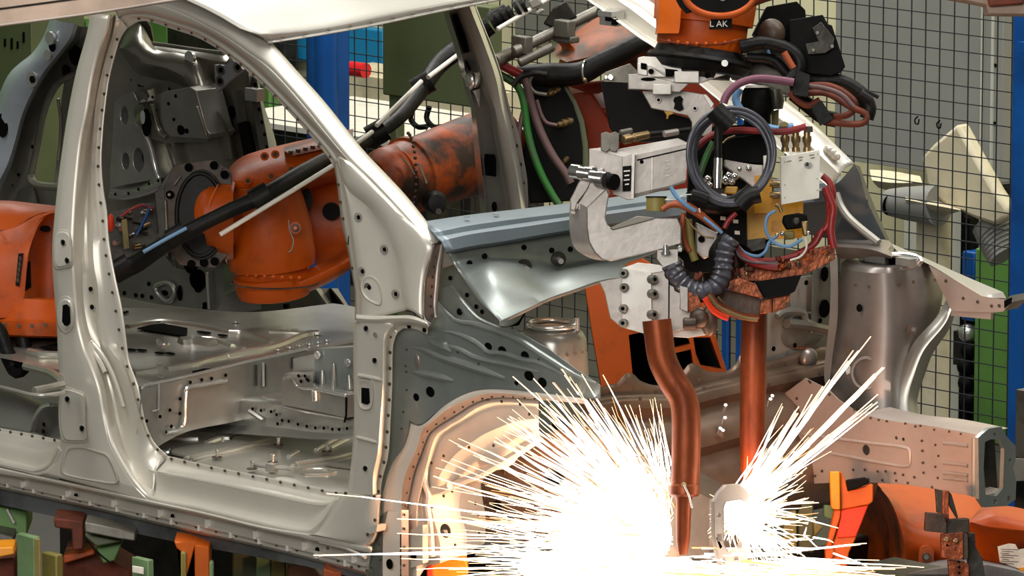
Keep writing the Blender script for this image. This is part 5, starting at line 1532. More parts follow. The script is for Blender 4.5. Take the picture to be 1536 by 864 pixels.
b.build('rating_plate', RL, 'small black plate')
b = B('black_rubber')
dtube(b, [(-20, 500), (0, 510), (15, 540), (26, 556), (38, 540), (34, 505), (36, 490)], 16.3, [9, 11, 12, 13, 12, 10], 40, 14)
dtube(b, [(-25, 478), (-2, 495), (8, 520), (20, 548)], 16.2, 11, 20, 12)
b.build('hose_loop', RL, 'black hose loop')

# ================================================================== ROBOT over the engine bay (top centre)
RT = thing('welding_robot', D(1060, -60, 14.85), 'orange robot wrist with black ring hanging above the grey weld gun', 'robot')
b = B('orange_paint')
d = 14.85
b.lathe(D(1063, -40, d), D(1050, 80, d), [(0, S(74)), (.36, S(76)), (.62, S(74)), (.63, S(67)), (.9, S(66)), (1, S(60))], 56)
b.use('orange_bright')
b.loft([DP([(985, -20), (985, 15), (986, 40), (985, 52)], 14.9), DP([(990, -20), (988, 12), (988, 38), (986, 50)], 14.72), DP([(1030, -20), (1022, 12), (1020, 38), (1018, 50)], 14.68)], 14, 2)
b.build('wrist_casting', RT)
b = B('orange_paint')
arcp = [D(1080 + 54 * math.cos(a), -12 + 36 * math.sin(a), 14.58) for a in [math.pi * (k / 30) for k in range(31)]]
b.tube(arcp, S(5), 10)
b.use('orange_grimy').loft([DP([(1130, 10), (1160, 0), (1215, -12)], 14.62), DP([(1138, -2), (1165, -10), (1215, -22)], 14.56), DP([(1140, -14), (1170, -22), (1215, -30)], 14.6)], 10, 2)
b.use('black_plastic').disc(D(1080, -14, 14.6), TOC, S(50), .02, 40, .68)
b.use('machine_grey').disc(D(1084, -3, 14.58), TOC, S(5), .01, 12)
b.use('black_plastic').prism(DP([(1010, -8), (1030, -8), (1044, 16), (1030, 20), (1020, 10)], 14.64), FWD * .03)
b.build('wrist_cover', RT)
b = B('black_plastic')
b.prism(DP([(1066, 29), (1098, 28), (1098, 42), (1064, 44)], 14.66), FWD * .02)
b.build('name_plate', RT, 'small dark plate with worn pale letters')


def text_mesh(name, txt, c, u, w, h, m, parent, ext=.001):
    cu = bpy.data.curves.new(name, 'FONT')
    cu.body = txt
    cu.size = h
    cu.align_x = 'CENTER'
    cu.align_y = 'CENTER'
    cu.extrude = ext
    tmp = bpy.data.objects.new(name, cu)
    COL.objects.link(tmp)
    dg = bpy.context.evaluated_depsgraph_get()
    me = bpy.data.meshes.new_from_object(tmp.evaluated_get(dg))
    bpy.data.objects.remove(tmp)
    o = bpy.data.objects.new(name, me)
    me.materials.clear()
    me.materials.append(MATS[m])
    COL.objects.link(o)
    n = V(u).cross(V(w)).normalized()
    R = Matrix((V(u).normalized(), V(w).normalized(), n)).transposed().to_4x4()
    if parent is not None:
        o.parent = parent
        o.matrix_local = Matrix.Translation(V(c) - ORG[parent.name]) @ R
    else:
        o.matrix_world = Matrix.Translation(V(c)) @ R
    ORG[o.name] = V(c)
    return o


text_mesh('name_lettering', 'L AK', D(1078, 36, 14.655), RIGHT, UP, S(13), 'white_plastic', RT)
b = B('orange_paint')
for k in range(8):
    b.sphere(D(1003 + 14 * k, 62 + 4 * math.sin(math.pi * k / 7), 14.72 + .01 * abs(k - 3)), S(3.2), 8, 6)
b.use('rust_and_shade').tube(DP([(990, 60), (1030, 66), (1080, 66), (1112, 58)], 14.74), S(1), 6, 16)
b.build('flange_bolts', RT, kind=None)
b = B('black_rubber')
b.lathe(D(1052, 72, d), D(1047, 108, d), [(0, S(58)), (.05, S(66)), (.35, S(70)), (.36, S(76)), (.5, S(79)), (.62, S(76)), (.64, S(79)), (.95, S(70)), (1, S(60))], 56)
b.use('dark_metal').lathe(D(1047, 106, d), D(1046, 116, d), [(0, S(50)), (1, S(48))], 36)
b.use('chrome').disc(D(1087, 95, 14.7), TOC, S(5), .01, 12)
b.build('rubber_ring', RT)
# dress pack: black clamp box, elbow and bundled hoses
b = B('black_plastic')
b.prism(DP([(1150, 10), (1195, 2), (1208, 15), (1210, 35), (1190, 60), (1150, 66), (1130, 50)], 14.9), FWD * .12)
b.prism(DP([(1185, 30), (1234, 22), (1242, 36), (1248, 38), (1256, 62), (1268, 100), (1262, 108), (1246, 114), (1200, 108), (1185, 70)], 14.8), FWD * .10)
b.use('dark_metal').prism(DP([(1218, 42), (1232, 33), (1252, 58), (1250, 72), (1238, 80), (1212, 82), (1208, 66), (1228, 62)], 14.78), FWD * .03)
b.use('machine_grey')
for x, y in [(1220, 76), (1248, 70), (1226, 50)]:
    b.disc(D(x, y, 14.775), TOC, S(3), .006, 10)
b.prism(DP([(1112, 60), (1150, 50), (1200, 70), (1215, 118), (1180, 140), (1150, 110), (1120, 100)], 14.98), FWD * .1)
b.prism(DP([(1085, 88), (1130, 78), (1190, 96), (1212, 140), (1200, 150), (1150, 128), (1100, 118)], 14.95), FWD * .1)
b.build('clamp_box', RT, 'black clamp box', bev=.008)
b = B('brown_grime')
b.sphere(D(1158, 50, 14.8), S(22), 18, 12, (1, .8, 1))
b.build('hose_elbow', RT)
b = B('black_rubber')
for k, (pth, r) in enumerate([([(1110, 70), (1150, 64), (1190, 78), (1200, 100), (1180, 125)], 10), ([(1120, 85), (1160, 90), (1180, 110), (1200, 125)], 8), ([(1180, 115), (1215, 120), (1260, 122), (1290, 138), (1304, 160), (1300, 178)], 11), ([(1185, 130), (1220, 128), (1258, 134), (1285, 150), (1292, 165)], 8), ([(1190, 140), (1215, 160), (1235, 175), (1255, 180)], 12), ([(1060, 112), (1100, 100), (1140, 88), (1170, 98)], 9)]):
    dtube(b, pth, 14.78 + .02 * k, r, 30, 12)
b.prism(DP([(1218, 160), (1232, 150), (1250, 178), (1232, 188)], 14.74), FWD * .06)
b.prism(DP([(1195, 105), (1215, 112), (1212, 145), (1190, 142)], 14.72), FWD * .08)
dcyl(b, (1297, 135), (1318, 146), 14.76, 3, 8)
dcyl(b, (1290, 140), (1306, 150), 14.76, 8, 12)
b.build('dress_pack', RT, 'thick black cable bundle looping to the right')
b = B('rust_and_shade')
for k, pth in enumerate([[(1205, 140), (1240, 140), (1275, 160), (1300, 172), (1296, 184), (1270, 186), (1240, 182)], [(1185, 138), (1195, 150), (1212, 158), (1230, 150)], [(1200, 130), (1240, 128), (1268, 140), (1284, 158), (1272, 172), (1250, 176)]]):
    dtube(b, pth, 14.76 + .01 * k, 5, 30, 10)
b.build('brown_cable', RT)
b = B('mauve_hose')
dtube(b, [(1200, 128), (1235, 132), (1262, 142), (1280, 160)], 14.74, 4, 20)
b.build('mauve_cable', RT)
b = B('orange_cable')
dtube(b, [(1176, 78), (1184, 92), (1190, 102)], 14.74, 5, 12)
b.build('orange_cable', RT)
b = B('blue_hose')
dtube(b, [(1142, 48), (1146, 62), (1152, 78), (1158, 95)], 14.85, 3, 12)
b.build('blue_cable', RT)

# ================================================================== SPOT WELDING GUN
GUN = thing('spot_welding_gun', D(1030, 830, 14.62), 'aluminium spot welding gun with copper electrode arms throwing sparks over the engine bay', 'welding gun')
g = 14.75
b = B('aluminium_light')
b.prism(DP(Z(940, 0, 4.042, [(68, 350), (100, 342), (180, 345), (260, 380), (440, 430), (600, 425), (640, 440), (440, 505), (290, 500), (66, 450)]), 14.78), V((0, 0, .012)) if 0 else FWD * .05)
b.prism(DP(Z(940, 0, 4.042, [(66, 385), (125, 392), (125, 460), (66, 450)]), 14.74), FWD * .03)
b.prism(DP(Z(940, 0, 4.042, [(290, 432), (438, 430), (438, 503), (290, 500)]), 14.73), FWD * .04)
b.prism(DP(Z(940, 0, 4.042, [(125, 392), (235, 410), (240, 462), (300, 460), (300, 470), (125, 465)]), 14.755), FWD * .03)
b.use('aluminium')
b.prism(DP(Z(940, 0, 4.042, [(10, 450), (66, 448), (290, 500), (380, 505), (320, 560), (160, 545), (10, 540)]), 14.74), FWD * .05)
b.use('aluminium_light').prism(DP(Z(940, 0, 4.042, [(158, 510), (270, 510), (270, 572), (158, 572)]), 14.72), FWD * .03)
b.use('hole_dark')
for x, y, r in [(148, 433, 17), (490, 457, 18)]:
    b.disc(D(940 + x / 4.042, y / 4.042, 14.735), TOC, S(r / 4.042), .004, 16)
b.prism(DP(Z(940, 0, 4.042, [(85, 380), (122, 386), (122, 425), (85, 418)]), 14.735), TOC * .003)
b.prism(DP(Z(940, 0, 4.042, [(235, 416), (310, 424), (308, 458), (238, 458)]), 14.75), TOC * .003)
b.disc(D(940 + 130 / 4.042, 480 / 4.042, 14.735), TOC, S(11), .004, 20, .25)
b.build('adapter_plate', GUN, bev=.003)
b = B('aluminium')
za = lambda pts: Z(940, 0, 4.042, pts)
b.prism(DP(za([(95, 555), (330, 548), (460, 570), (530, 625), (525, 700), (515, 820), (395, 830), (395, 740), (370, 700), (200, 665), (150, 655)]), 14.80), FWD * .03)
b.use('aluminium_light').prism(DP(za([(460, 570), (485, 572), (530, 630), (512, 660)]), 14.79), FWD * .02)
for x, y in [(193, 606), (413, 657)]:
    b.use('aluminium_light').disc(D(940 + x / 4.042, y / 4.042, 14.795), TOC, S(4.5), .003, 16)
    b.use('hole_dark').disc(D(940 + x / 4.042, y / 4.042, 14.79), TOC, S(2.5), .003, 10)
b.use('black_plastic').prism(DP(za([(290, 590), (325, 580), (342, 600), (335, 625), (345, 660), (320, 675), (285, 660), (292, 630), (282, 610)]), 14.79), TOC * .003)
b.use('yellow_resin').prism(DP(za([(225, 672), (280, 675), (285, 690), (255, 700), (250, 722), (240, 720), (242, 698)]), 14.79), TOC * .003)
b.build('bracket_plate', GUN, bev=.002)
b = B('black_plastic')
b.prism(DP([(902, 122), (945, 124), (975, 150), (990, 165), (1036, 178), (1042, 212), (930, 212), (915, 190)], 14.95), FWD * .1)
b.use('machine_grey').prism(DP([(908, 108), (945, 95), (960, 110), (960, 135), (905, 125)], 14.97), FWD * .06)
b.use('chrome').disc(D(909, 116, 14.95), TOC, S(3), .006, 10)
b.disc(D(916, 116, 14.95), TOC, S(4.5), .006, 12)
b.build('dark_housing', GUN, bev=.004)
# cylinder (actuator)
b = B('aluminium')
zk = lambda pts: Z(850, 160, 3.6, pts)
# end block: left face, nearest edge at x=949
b.prism(DP(zk([(122, 228), (300, 272), (300, 465), (290, 470), (250, 430), (200, 390), (122, 330)]), 14.66), FWD * .03)
b.use('aluminium_light').prism(DP(zk([(122, 228), (180, 222), (362, 252), (355, 262), (300, 272)]), 14.665), FWD * .03)
b.use('aluminium').prism(DP(zk([(300, 272), (368, 250), (360, 500), (330, 502), (250, 470), (252, 430), (300, 462)]), 14.655), FWD * .05)
b.use('aluminium_light').prism(DP(zk([(352, 256), (368, 250), (362, 498), (346, 500)]), 14.65), FWD * .03)
b.use('black_plastic').prism(DP(zk([(302, 322), (350, 318), (346, 455), (302, 458)]), 14.648), TOC * .004)
b.use('aluminium_light')
for k, (x0, x1) in enumerate([(308, 342), (312, 338), (308, 340), (314, 336)]):
    b.prism(DP(zk([(x0, 345 + k * 24), (x1, 342 + k * 24), (x1, 350 + k * 24), (x0, 353 + k * 24)]), 14.643), TOC * .001)
b.build('end_block', GUN, bev=.0025)
b = B('aluminium')
b.prism(DP(zk([(366, 290), (655, 225), (645, 400), (560, 440), (366, 490)]), 14.70), FWD * .08)
b.use('machine_grey').prism(DP(zk([(366, 470), (560, 425), (645, 395), (640, 410), (366, 492)]), 14.69), FWD * .05)
b.use('aluminium_light').prism(DP(zk([(230, 245), (300, 225), (600, 170), (655, 195), (655, 215), (420, 265), (366, 262)]), 14.72), FWD * .06)
b.use('aluminium').prism(DP(zk([(366, 262), (655, 200), (655, 226), (366, 290)]), 14.71), FWD * .05)
b.use('hole_dark').prism(DP(zk([(380, 285), (655, 222), (655, 228), (380, 292)]), 14.695), TOC * .002)
b.disc(D(*zk([(405, 298)])[0], 14.70), TOC, S(3), .003, 12)
b.use('aluminium_light').prism(DP(zk([(456, 275), (468, 272), (464, 450), (454, 452)]), 14.70), TOC * .003)
for k in range(5):
    b.prism(DP(zk([(530 + k % 2 * 12, 290 + k * 20), (565 - k % 3 * 6, 284 + k * 20), (560, 292 + k * 20), (530, 300 + k * 20)]), 14.70), TOC * .001)
b.build('pneumatic_cylinder', GUN, bev=.003)
b = B('machine_grey')
for x in (185, 232):
    b.prism(DP(zk([(x, 145), (x + 30, 135), (x + 52, 145), (x + 50, 225), (x + 30, 245), (x, 235)]), 14.64), FWD * .05)
b.use('brass')
dcyl(b, zk([(305, 180)])[0], zk([(440, 150)])[0], (14.64, 14.68), 6, 16, [(0, 7), (.3, 7), (.3, 5), (.4, 5), (.4, 6.5), (1, 6)])
b.use('machine_grey')
dcyl(b, zk([(290, 140)])[0], zk([(350, 128)])[0], (14.68, 14.7), 4, 12)
b.use('black_rubber')
dcyl(b, zk([(440, 152)])[0], zk([(670, 125)])[0], (14.68, 14.72), 4.5, 12)
b.use('aluminium')
dcyl(b, zk([(525, 148)])[0], zk([(600, 135)])[0], (14.68, 14.7), 5, 12)
b.build('cable_connector', GUN, bev=.002)
# clevis and C-arm
b = B('chrome')
for x, y, r in [(58, 352, 8), (125, 365, 8), (200, 395, 10)]:
    c_ = D(850 + x / 3.6, 160 + y / 3.6, 14.6)
    b.cyl(c_ - EX * .016, c_ + EX * .012, S(r + 2.5), 22)
b.use('black_plastic')
c_ = D(*zk([(240, 405)])[0], 14.58)
b.cyl(c_, c_ + EX * .012, S(12), 22)
b.build('hinge_pin', GUN)
b = B('aluminium')
for off_ in ([(18, 500), (35, 470), (70, 395), (100, 325), (150, 320), (160, 345), (112, 450), (60, 520), (45, 560), (20, 560)], [(60, 520), (112, 440), (150, 345), (195, 330), (200, 370), (215, 440), (230, 470), (110, 560), (60, 560)]):
    b.prism(DP(zk(off_), 14.62), FWD * .04 + RIGHT * .004)
cl = zk([(18, 500), (60, 530), (110, 530), (215, 440), (232, 475), (218, 540), (210, 600), (222, 640), (250, 662), (300, 645), (460, 595), (600, 600), (620, 650), (620, 740), (500, 775), (380, 805), (240, 835), (190, 828), (150, 790), (120, 740), (108, 660), (108, 560), (60, 530)])
fr = zk([(108, 540), (215, 440), (230, 475), (218, 540), (210, 600), (222, 640), (250, 662), (300, 648), (460, 600), (600, 600), (620, 650), (620, 740), (500, 775), (380, 805), (240, 835), (190, 826), (150, 785), (120, 730), (108, 650)])
b.prism(DP(fr, 14.60), FWD * .06)
# left rounded flank
fl0 = DP(zk([(20, 500), (16, 560), (14, 640), (22, 710), (45, 765), (90, 800), (150, 825), (235, 835)]), 14.66)
fl1 = DP(zk([(108, 540), (108, 600), (110, 660), (120, 730), (145, 780), (175, 812), (205, 830), (240, 835)]), 14.60)
b.loft([fl0, mix(fl0, fl1, .3, 20, TOC * .006), fl1], 30, 2)
b.prism(DP(zk([(20, 500), (60, 520), (110, 540), (110, 600), (16, 580)]), 14.635), FWD * .03)
b.use('machine_grey').prism(DP(zk([(232, 655), (380, 590), (480, 600), (460, 612), (300, 655), (250, 668)]), 14.615), TOC * .02)
b.build('c_frame', GUN, 'curved light aluminium C-frame', bev=.006)
# grommet post on the C-frame
b = B('brass')
b.use('khaki_paint')
dcyl(b, zk([(482, 565)])[0], zk([(484, 490)])[0], 14.62, 15, 20)
b.use('black_plastic')
dcyl(b, zk([(484, 492)])[0], zk([(484, 484)])[0], 14.62, 16, 20)
b.build('post', GUN)
# lower clamp block with cap screws
b = B('aluminium_light')
zl_ = lambda pts: Z(860, 380, 4.32, pts)
b.prism(DP(zl_([(318, 95), (505, 130), (510, 535), (320, 480), (310, 300)]), 14.58), FWD * .05)
b.use('aluminium')
b.prism(DP(zl_([(505, 130), (620, 110), (700, 200), (690, 360), (760, 380), (830, 340), (930, 490), (700, 495), (610, 520), (510, 535)]), 14.60), FWD * .1)
b.use('aluminium_light').prism(DP(zl_([(318, 95), (420, 60), (560, 75), (620, 110), (505, 130)]), 14.595), FWD * .06)
b.use('aluminium').prism(DP(zl_([(690, 210), (742, 225), (742, 380), (695, 360)]), 14.56), FWD * .06)
b.use('copper_plate').prism(DP(zl_([(742, 225), (800, 255), (830, 330), (800, 345), (742, 380)]), 14.57), FWD * .05)
b.use('aluminium_light').prism(DP(zl_([(615, 520), (700, 495), (940, 492), (860, 530), (740, 548), (640, 540)]), 14.62), FWD * .06)
b.use('hole_dark').prism(DP(zl_([(616, 135), (624, 138), (622, 515), (614, 516)]), 14.597), TOC * .002)
# rear half of the clamp with shaped edge
b.use('aluminium').prism(DP(zl_([(170, 185), (320, 155), (318, 480), (300, 470), (240, 420), (220, 330), (205, 260)]), 14.64), FWD * .04)
b.build('clamp_block', GUN, bev=.004)
for (x, y) in [(330, 130), (332, 222), (327, 358), (327, 452), (506, 168), (506, 262), (504, 396), (500, 490)]:
    q = B('machine_grey')
    o_ = D(*zl_([(x, y)])[0], 14.575)
    dr = (TOC * 1 + RIGHT * (.6 if x > 400 else -.2)).normalized()
    q.lathe(o_ - dr * .004, o_ + dr * .016, [(0, S(6.5)), (.85, S(6.5)), (1, S(5.8))], 16)
    q.use('hole_dark').disc(o_ + dr * .016, dr, S(3), .001, 8)
    q.build('cap_screw', GUN)
b = B('dark_metal')
b.use('brown_grime')
dcyl(b, zl_([(710, 455)])[0], zl_([(800, 455)])[0], 14.56, 8, 16, [(0, 7), (.1, 9), (.9, 9), (1, 7)])
b.sphere(D(*zl_([(815, 420)])[0], 14.57), S(14), 14, 10, (1.2, .8, 1))
b.sphere(D(*zl_([(880, 440)])[0], 14.58), S(14), 14, 10, (1, .8, 1.6))
b.build('pivot_knuckle', GUN)
# electrode arms
b = B('copper_arm')
b.tube(DP([(985, 480), (988, 505), (994, 540), (1008, 570), (1024, 596), (1029, 625), (1029, 680), (1027, 740)], 14.48), [S(21), S(21), S(21), S(21), S(21), S(21), S(20.5), S(20)], 28, 60)
b.lathe(D(1027, 726, 14.48), D(1027, 745, 14.48), [(0, S(20)), (.2, S(22)), (.8, S(22)), (1, S(18))], 28)
b.lathe(D(1026, 742, 14.48), D(1024, 832, 14.48), [(0, S(13)), (.1, S(11.5)), (.75, S(10)), (.92, S(8)), (1, S(6))], 24)
b.use('brass').sphere(D(1026, 727, 14.44), S(4), 10, 6)
b.use('chrome').tube(DP([(1026, 727), (1034, 745), (1038, 762)], 14.43), S(1.2), 6, 8)
b.build('electrode_arm', GUN, 'bent copper electrode arm')
b = B('copper_arm')
b.tube(DP([(1132, 460), (1131, 500), (1130, 560), (1129, 630), (1129, 700), (1131, 730)], 14.8), [S(19), S(19.5), S(19.5), S(19), S(19), S(17)], 28, 30)
b.build('electrode_arm', GUN, 'straight copper electrode arm')
# transformer and right side
zg = lambda pts: Z(1010, 120, 4.32, pts)
zh = lambda pts: Z(1000, 280, 4.32, pts)
b = B('yellow_resin')
b.prism(DP(zh([(515, 90), (880, 60), (885, 120), (880, 330), (570, 345), (515, 350)]), 14.80), FWD * .14)
b.prism(DP(zg([(525, 620), (640, 610), (640, 864), (525, 864)]), 14.79), FWD * .1)
b.use('dark_metal').prism(DP(zh([(515, 345), (640, 330), (640, 400), (560, 420), (515, 380)]), 14.79), FWD * .12)
b.use('black_plastic').prism(DP(zh([(360, 60), (520, 60), (520, 380), (450, 360), (360, 280)]), 14.78), FWD * .12)
for k, (x, y) in enumerate([(352, 45), (400, 60), (348, 192), (430, 212), (440, 285)]):
    b.use('white_plastic').prism(DP(zh([(x, y), (x + 34, y + 3), (x + 34, y + 26), (x, y + 24)]), 14.775), TOC * .002)
b.use('brass')
for k in range(8):
    b.prism(DP(zh([(680, 225 + k * 9), (745, 215 + k * 9), (745, 218 + k * 9), (680, 228 + k * 9)]), 14.798), TOC * .001)
b.build('transformer', GUN, 'amber resin transformer with black terminal side', bev=.004)
b = B('white_plastic')
b.prism(DP(zg([(695, 500), (950, 455), (945, 765), (700, 808)]), 14.66), FWD * .04)
b.prism(DP(zg([(585, 490), (620, 488), (640, 610), (585, 612)]), 14.72), FWD * .02)
b.use('white_plastic').prism(DP(zg([(680, 500), (940, 450), (950, 456), (697, 502)]), 14.67), FWD * .05)
for x, y in [(722, 530), (722, 680), (722, 762), (932, 640), (932, 715), (935, 480)]:
    b.use('machine_grey').disc(D(*zg([(x, y)])[0], 14.655), TOC, S(.9), .001, 6)
for x, y, w_ in [(735, 525, 30), (812, 500, 28), (880, 485, 34), (815, 518, 20), (890, 503, 26)]:
    b.use('machine_grey').prism(DP(zg([(x, y), (x + w_, y - 5), (x + w_, y + 3), (x, y + 8)]), 14.658), TOC * .0008)
b.use('chrome').disc(D(*zg([(868, 550)])[0], 14.655), TOC, S(5), .012, 16)
b.use('dark_metal').disc(D(*zg([(866, 546)])[0], 14.64), TOC, S(2.6), .006, 12)
b.build('valve_cover', GUN, 'white valve manifold plate', bev=.003)
for x, x2 in ((725, 715), (795, 800), (868, 880)):
    b = B('brass')
    dcyl(b, zg([(x, 465)])[0], zg([(x - 2, 325)])[0], (14.69, 14.69), 5, 14, [(0, 6), (.2, 6), (.2, 4.5), (.4, 5.5), (.5, 7), (.72, 7), (.72, 5), (1, 5)])
    b.use('brown_grime').prism(DP(zg([(x2 - 28, 340), (x2 + 25, 335), (x2 + 22, 300), (x2 - 28, 300)]), 14.68), FWD * .03)
    b.build('hose_fitting', GUN)
for y in (675, 745):
    b = B('brass')
    dcyl(b, zg([(625, y)])[0], zg([(690, y)])[0], (14.66, 14.66), 5.5, 12, [(0, 4), (.3, 4), (.3, 6), (.8, 6), (1, 5)])
    b.build('hose_fitting', GUN)
b = B('khaki_paint')
b.prism(DP(zg([(690, 280), (720, 268), (745, 280), (740, 300), (690, 300)]), 14.7), FWD * .03)
b.build('valve_cap', GUN)
b = B('black_plastic')
b.lathe(D(*zg([(545, 290)])[0], 14.84), D(*zg([(545, 50)])[0], 14.84), [(0, S(20)), (.25, S(20)), (.45, S(26)), (.92, S(22)), (1, S(19))], 32)
b.use('white_plastic').lathe(D(*zg([(545, 52)])[0], 14.83), D(*zg([(545, 36)])[0], 14.83), [(0, S(18)), (.8, S(18)), (1, S(16))], 28)
b.use('machine_grey').lathe(D(*zg([(665, 190)])[0], 14.9), D(*zg([(660, 60)])[0], 14.9), [(0, S(10)), (.4, S(13)), (1, S(10))], 20)
b.use('khaki_paint').prism(DP(zg([(640, 200), (685, 190), (680, 300), (640, 300)]), 14.92), FWD * .04)
b.build('regulator_bowl', GUN, 'black regulator with pale cap')
b = B('black_plastic')
b.prism(DP(zg([(330, 380), (640, 340), (640, 540), (520, 545), (320, 520)]), 14.84), FWD * .12)
b.use('aluminium').prism(DP(zg([(330, 515), (520, 548), (582, 550), (582, 620), (520, 700), (440, 640), (330, 560)]), 14.80), FWD * .06)
b.use('chrome')
for x, y, r in [(222, 640, 6), (360, 620, 6), (400, 625, 6), (340, 650, 7), (430, 575, 4), (490, 572, 5), (235, 680, 5), (380, 660, 5)]:
    b.sphere(D(*zg([(x, y)])[0], 14.72), S(r), 12, 8)
b.use('yellow_resin').prism(DP(zg([(340, 690), (420, 690), (410, 740), (330, 735)]), 14.74), FWD * .03)
b.use('white_plastic').prism(DP(zg([(308, 740), (350, 745), (348, 768), (308, 765)]), 14.70), FWD * .01).prism(DP(zg([(375, 755), (405, 758), (400, 778), (372, 775)]), 14.70), FWD * .01)
b.use('dark_metal').prism(DP(zg([(200, 700), (480, 700), (470, 864), (180, 864)]), 14.82), FWD * .06)
b.use('black_plastic').prism(DP([(1035, 205), (1060, 190), (1150, 185), (1165, 330), (1130, 430), (1060, 430), (1030, 330)], 14.90), FWD * .08)
b.build('terminal_block', GUN, bev=.003)
b = B('black_rubber')
dcyl(b, zg([(290, 505)])[0], zg([(290, 290)])[0], 14.66, 6, 16)
b.use('chrome')
dcyl(b, zg([(285, 700)])[0], zg([(290, 505)])[0], 14.66, 6.5, 18, [(0, 6), (.3, 6), (.3, 7.2), (.6, 7.2), (.6, 6.5), (1, 6.5)])
b.build('sensor_plug', GUN, 'chrome cable plug')
# coiled grey cable
for k in range(5):
    cx, cy = 1097 + random.uniform(-2.5, 2.5), 236 + random.uniform(-3, 3)
    rx, ry = 66 - k * 2.6 + random.uniform(-1, 1), 72 - k * 2.2
    tilt = .05 * random.uniform(-1, 1)
    b = B('grey_cable')
    ringp = []
    for j in range(40):
        a = 2 * math.pi * j / 40
        ringp.append(D(cx + rx * math.cos(a) * (1 - .06 * math.sin(a)), cy + ry * math.sin(a) + tilt * rx * math.cos(a), 14.58 + .012 * k + .015 * math.cos(a + k)))
    b.tube(ringp, S(3.2), 10, closed=True)
    b.build('coiled_cable', GUN)
for pth, r in [([(262, 190), (300, 230), (345, 270), (375, 300)], 15), ([(430, 820), (490, 760), (560, 740)], 13), ([(120, 740), (170, 750), (220, 770)], 9)]:
    b = B('black_rubber')
    dtube(b, zg(pth), 14.56, r, 12, 12)
    b.build('tape_wrap', GUN)


def hose(nm, m_, pth, r, dd=14.62, n=36, lab=None):
    q = B(m_)
    dtube(q, pth, dd, r, n, 12)
    return q.build(nm, GUN, lab)


hose('purple_hose', 'purple_hose', zg([(325, 150), (345, 100), (400, 40), (470, 5), (560, -10), (680, 0), (780, 15)]), 6, 14.66)
hose('blue_hose', 'blue_hose', zg([(430, 60), (405, 110), (415, 160), (470, 230), (560, 290), (680, 320), (780, 300)]), 6, 14.72)
hose('red_hose', 'red_hose', zg([(150, 440), (200, 390), (280, 345), (400, 325), (560, 330), (720, 335), (860, 300)]), 5, 14.68)
hose('green_hose', 'green_hose', zg([(260, 400), (220, 480), (190, 560), (165, 640), (150, 680)]), 5, 14.74)
hose('yellow_wire', 'brass', zg([(320, 410), (350, 380), (400, 360)]), 1.2, 14.7)
hose('red_hose', 'red_hose', zg([(965, 620), (1010, 660), (1035, 740), (1020, 830), (1040, 860)]) + zh([(1075, 120), (1055, 200), (1040, 260), (980, 320), (940, 380), (860, 430), (800, 460)]), 5, 14.7)
hose('red_hose', 'red_hose', zh([(1030, 0), (1060, 80), (1080, 140), (1070, 220), (1065, 300), (1085, 400)]), 5.5, 14.66)
hose('red_hose', 'red_hose', zh([(1020, 10), (1045, 100), (1050, 190), (1055, 300), (1060, 380)]), 4, 14.72)
hose('red_hose', 'red_hose', zh([(440, 380), (480, 440), (560, 490), (660, 515), (720, 520)]), 6, 14.62)
hose('red_hose', 'red_hose', zh([(420, 400), (520, 470), (620, 480), (720, 475), (850, 440), (960, 370), (1010, 280)]), 4.5, 14.66)
hose('red_hose', 'red_hose', zh([(390, 400), (405, 480), (415, 560)]), 3.5, 14.64)
hose('red_hose', 'red_hose', zh([(425, 410), (440, 480), (460, 560)]), 3.5, 14.64)
hose('red_hose', 'red_hose', zh([(375, 270), (400, 220), (450, 170)]), 4, 14.64)
hose('orange_cable', 'orange_cable', zh([(-30, 150), (20, 120), (80, 120), (150, 150), (230, 200), (330, 280)]), 4.5, 14.6)
hose('orange_cable', 'orange_cable', zh([(-20, 135), (60, 105), (140, 120), (240, 190), (350, 290)]), 4, 14.62)
hose('orange_cable', 'orange_cable', zh([(110, 170), (105, 260), (115, 350), (150, 420)]), 4, 14.66)
hose('olive_cable', 'khaki_paint', zh([(140, 210), (150, 320), (165, 420), (185, 480)]), 6, 14.67)
hose('brown_cable', 'rust_and_shade', zh([(200, 560), (190, 600), (230, 560)]), 4, 14.6)
hose('thin_wire', 'brass', zh([(120, 195), (170, 260), (240, 320), (310, 335)]), 1.4, 14.6)
hose('thin_wire', 'white_plastic', zh([(210, 140), (225, 200), (270, 240), (330, 300)]), 1.3, 14.6)
hose('thin_wire', 'white_plastic', zh([(-10, 85), (60, 80), (110, 55), (160, 50)]), .9, 14.58)
hose('blue_tube', 'blue_hose', zh([(25, 0), (60, 60), (120, 115), (190, 160)]), 3.2, 14.58)
hose('blue_tube', 'blue_hose', zh([(240, 200), (300, 250), (360, 300)]), 2.6, 14.58)
hose('blue_tube', 'blue_hose', zh([(705, 155), (655, 190), (640, 260), (665, 330), (720, 375), (800, 385), (880, 340)]), 2.6, 14.62)
hose('blue_tube', 'blue_hose', zh([(460, 385), (510, 430), (590, 450), (640, 420), (665, 360), (720, 315)]), 2.6, 14.64)
hose('pale_wire', 'white_plastic', zh([(900, 330), (905, 400), (870, 450), (800, 478)]), 1.6, 14.62)
hose('grey_wire', 'grey_cable', zh([(440, 400), (480, 460), (560, 490), (650, 495), (720, 490)]), 1.6, 14.6)
hose('yellow_fitting', 'brass', zh([(705, 115), (730, 130), (745, 165)]), 3, 14.62)
hose('corrugated_hose', 'black_rubber', zh([(170, 20), (200, 80), (260, 120), (400, 120), (500, 70), (560, 20)]), 12, 14.64)
hose('black_cable', 'black_rubber', zh([(400, 330), (350, 400), (330, 440), (370, 540)]), 14, 14.68)
b = B('black_rubber')
cpath = smooth_path(DP(zh([(30, 500), (60, 570), (120, 640), (220, 680), (310, 650), (360, 570), (370, 480), (390, 380), (420, 330)]), 14.6), 46)
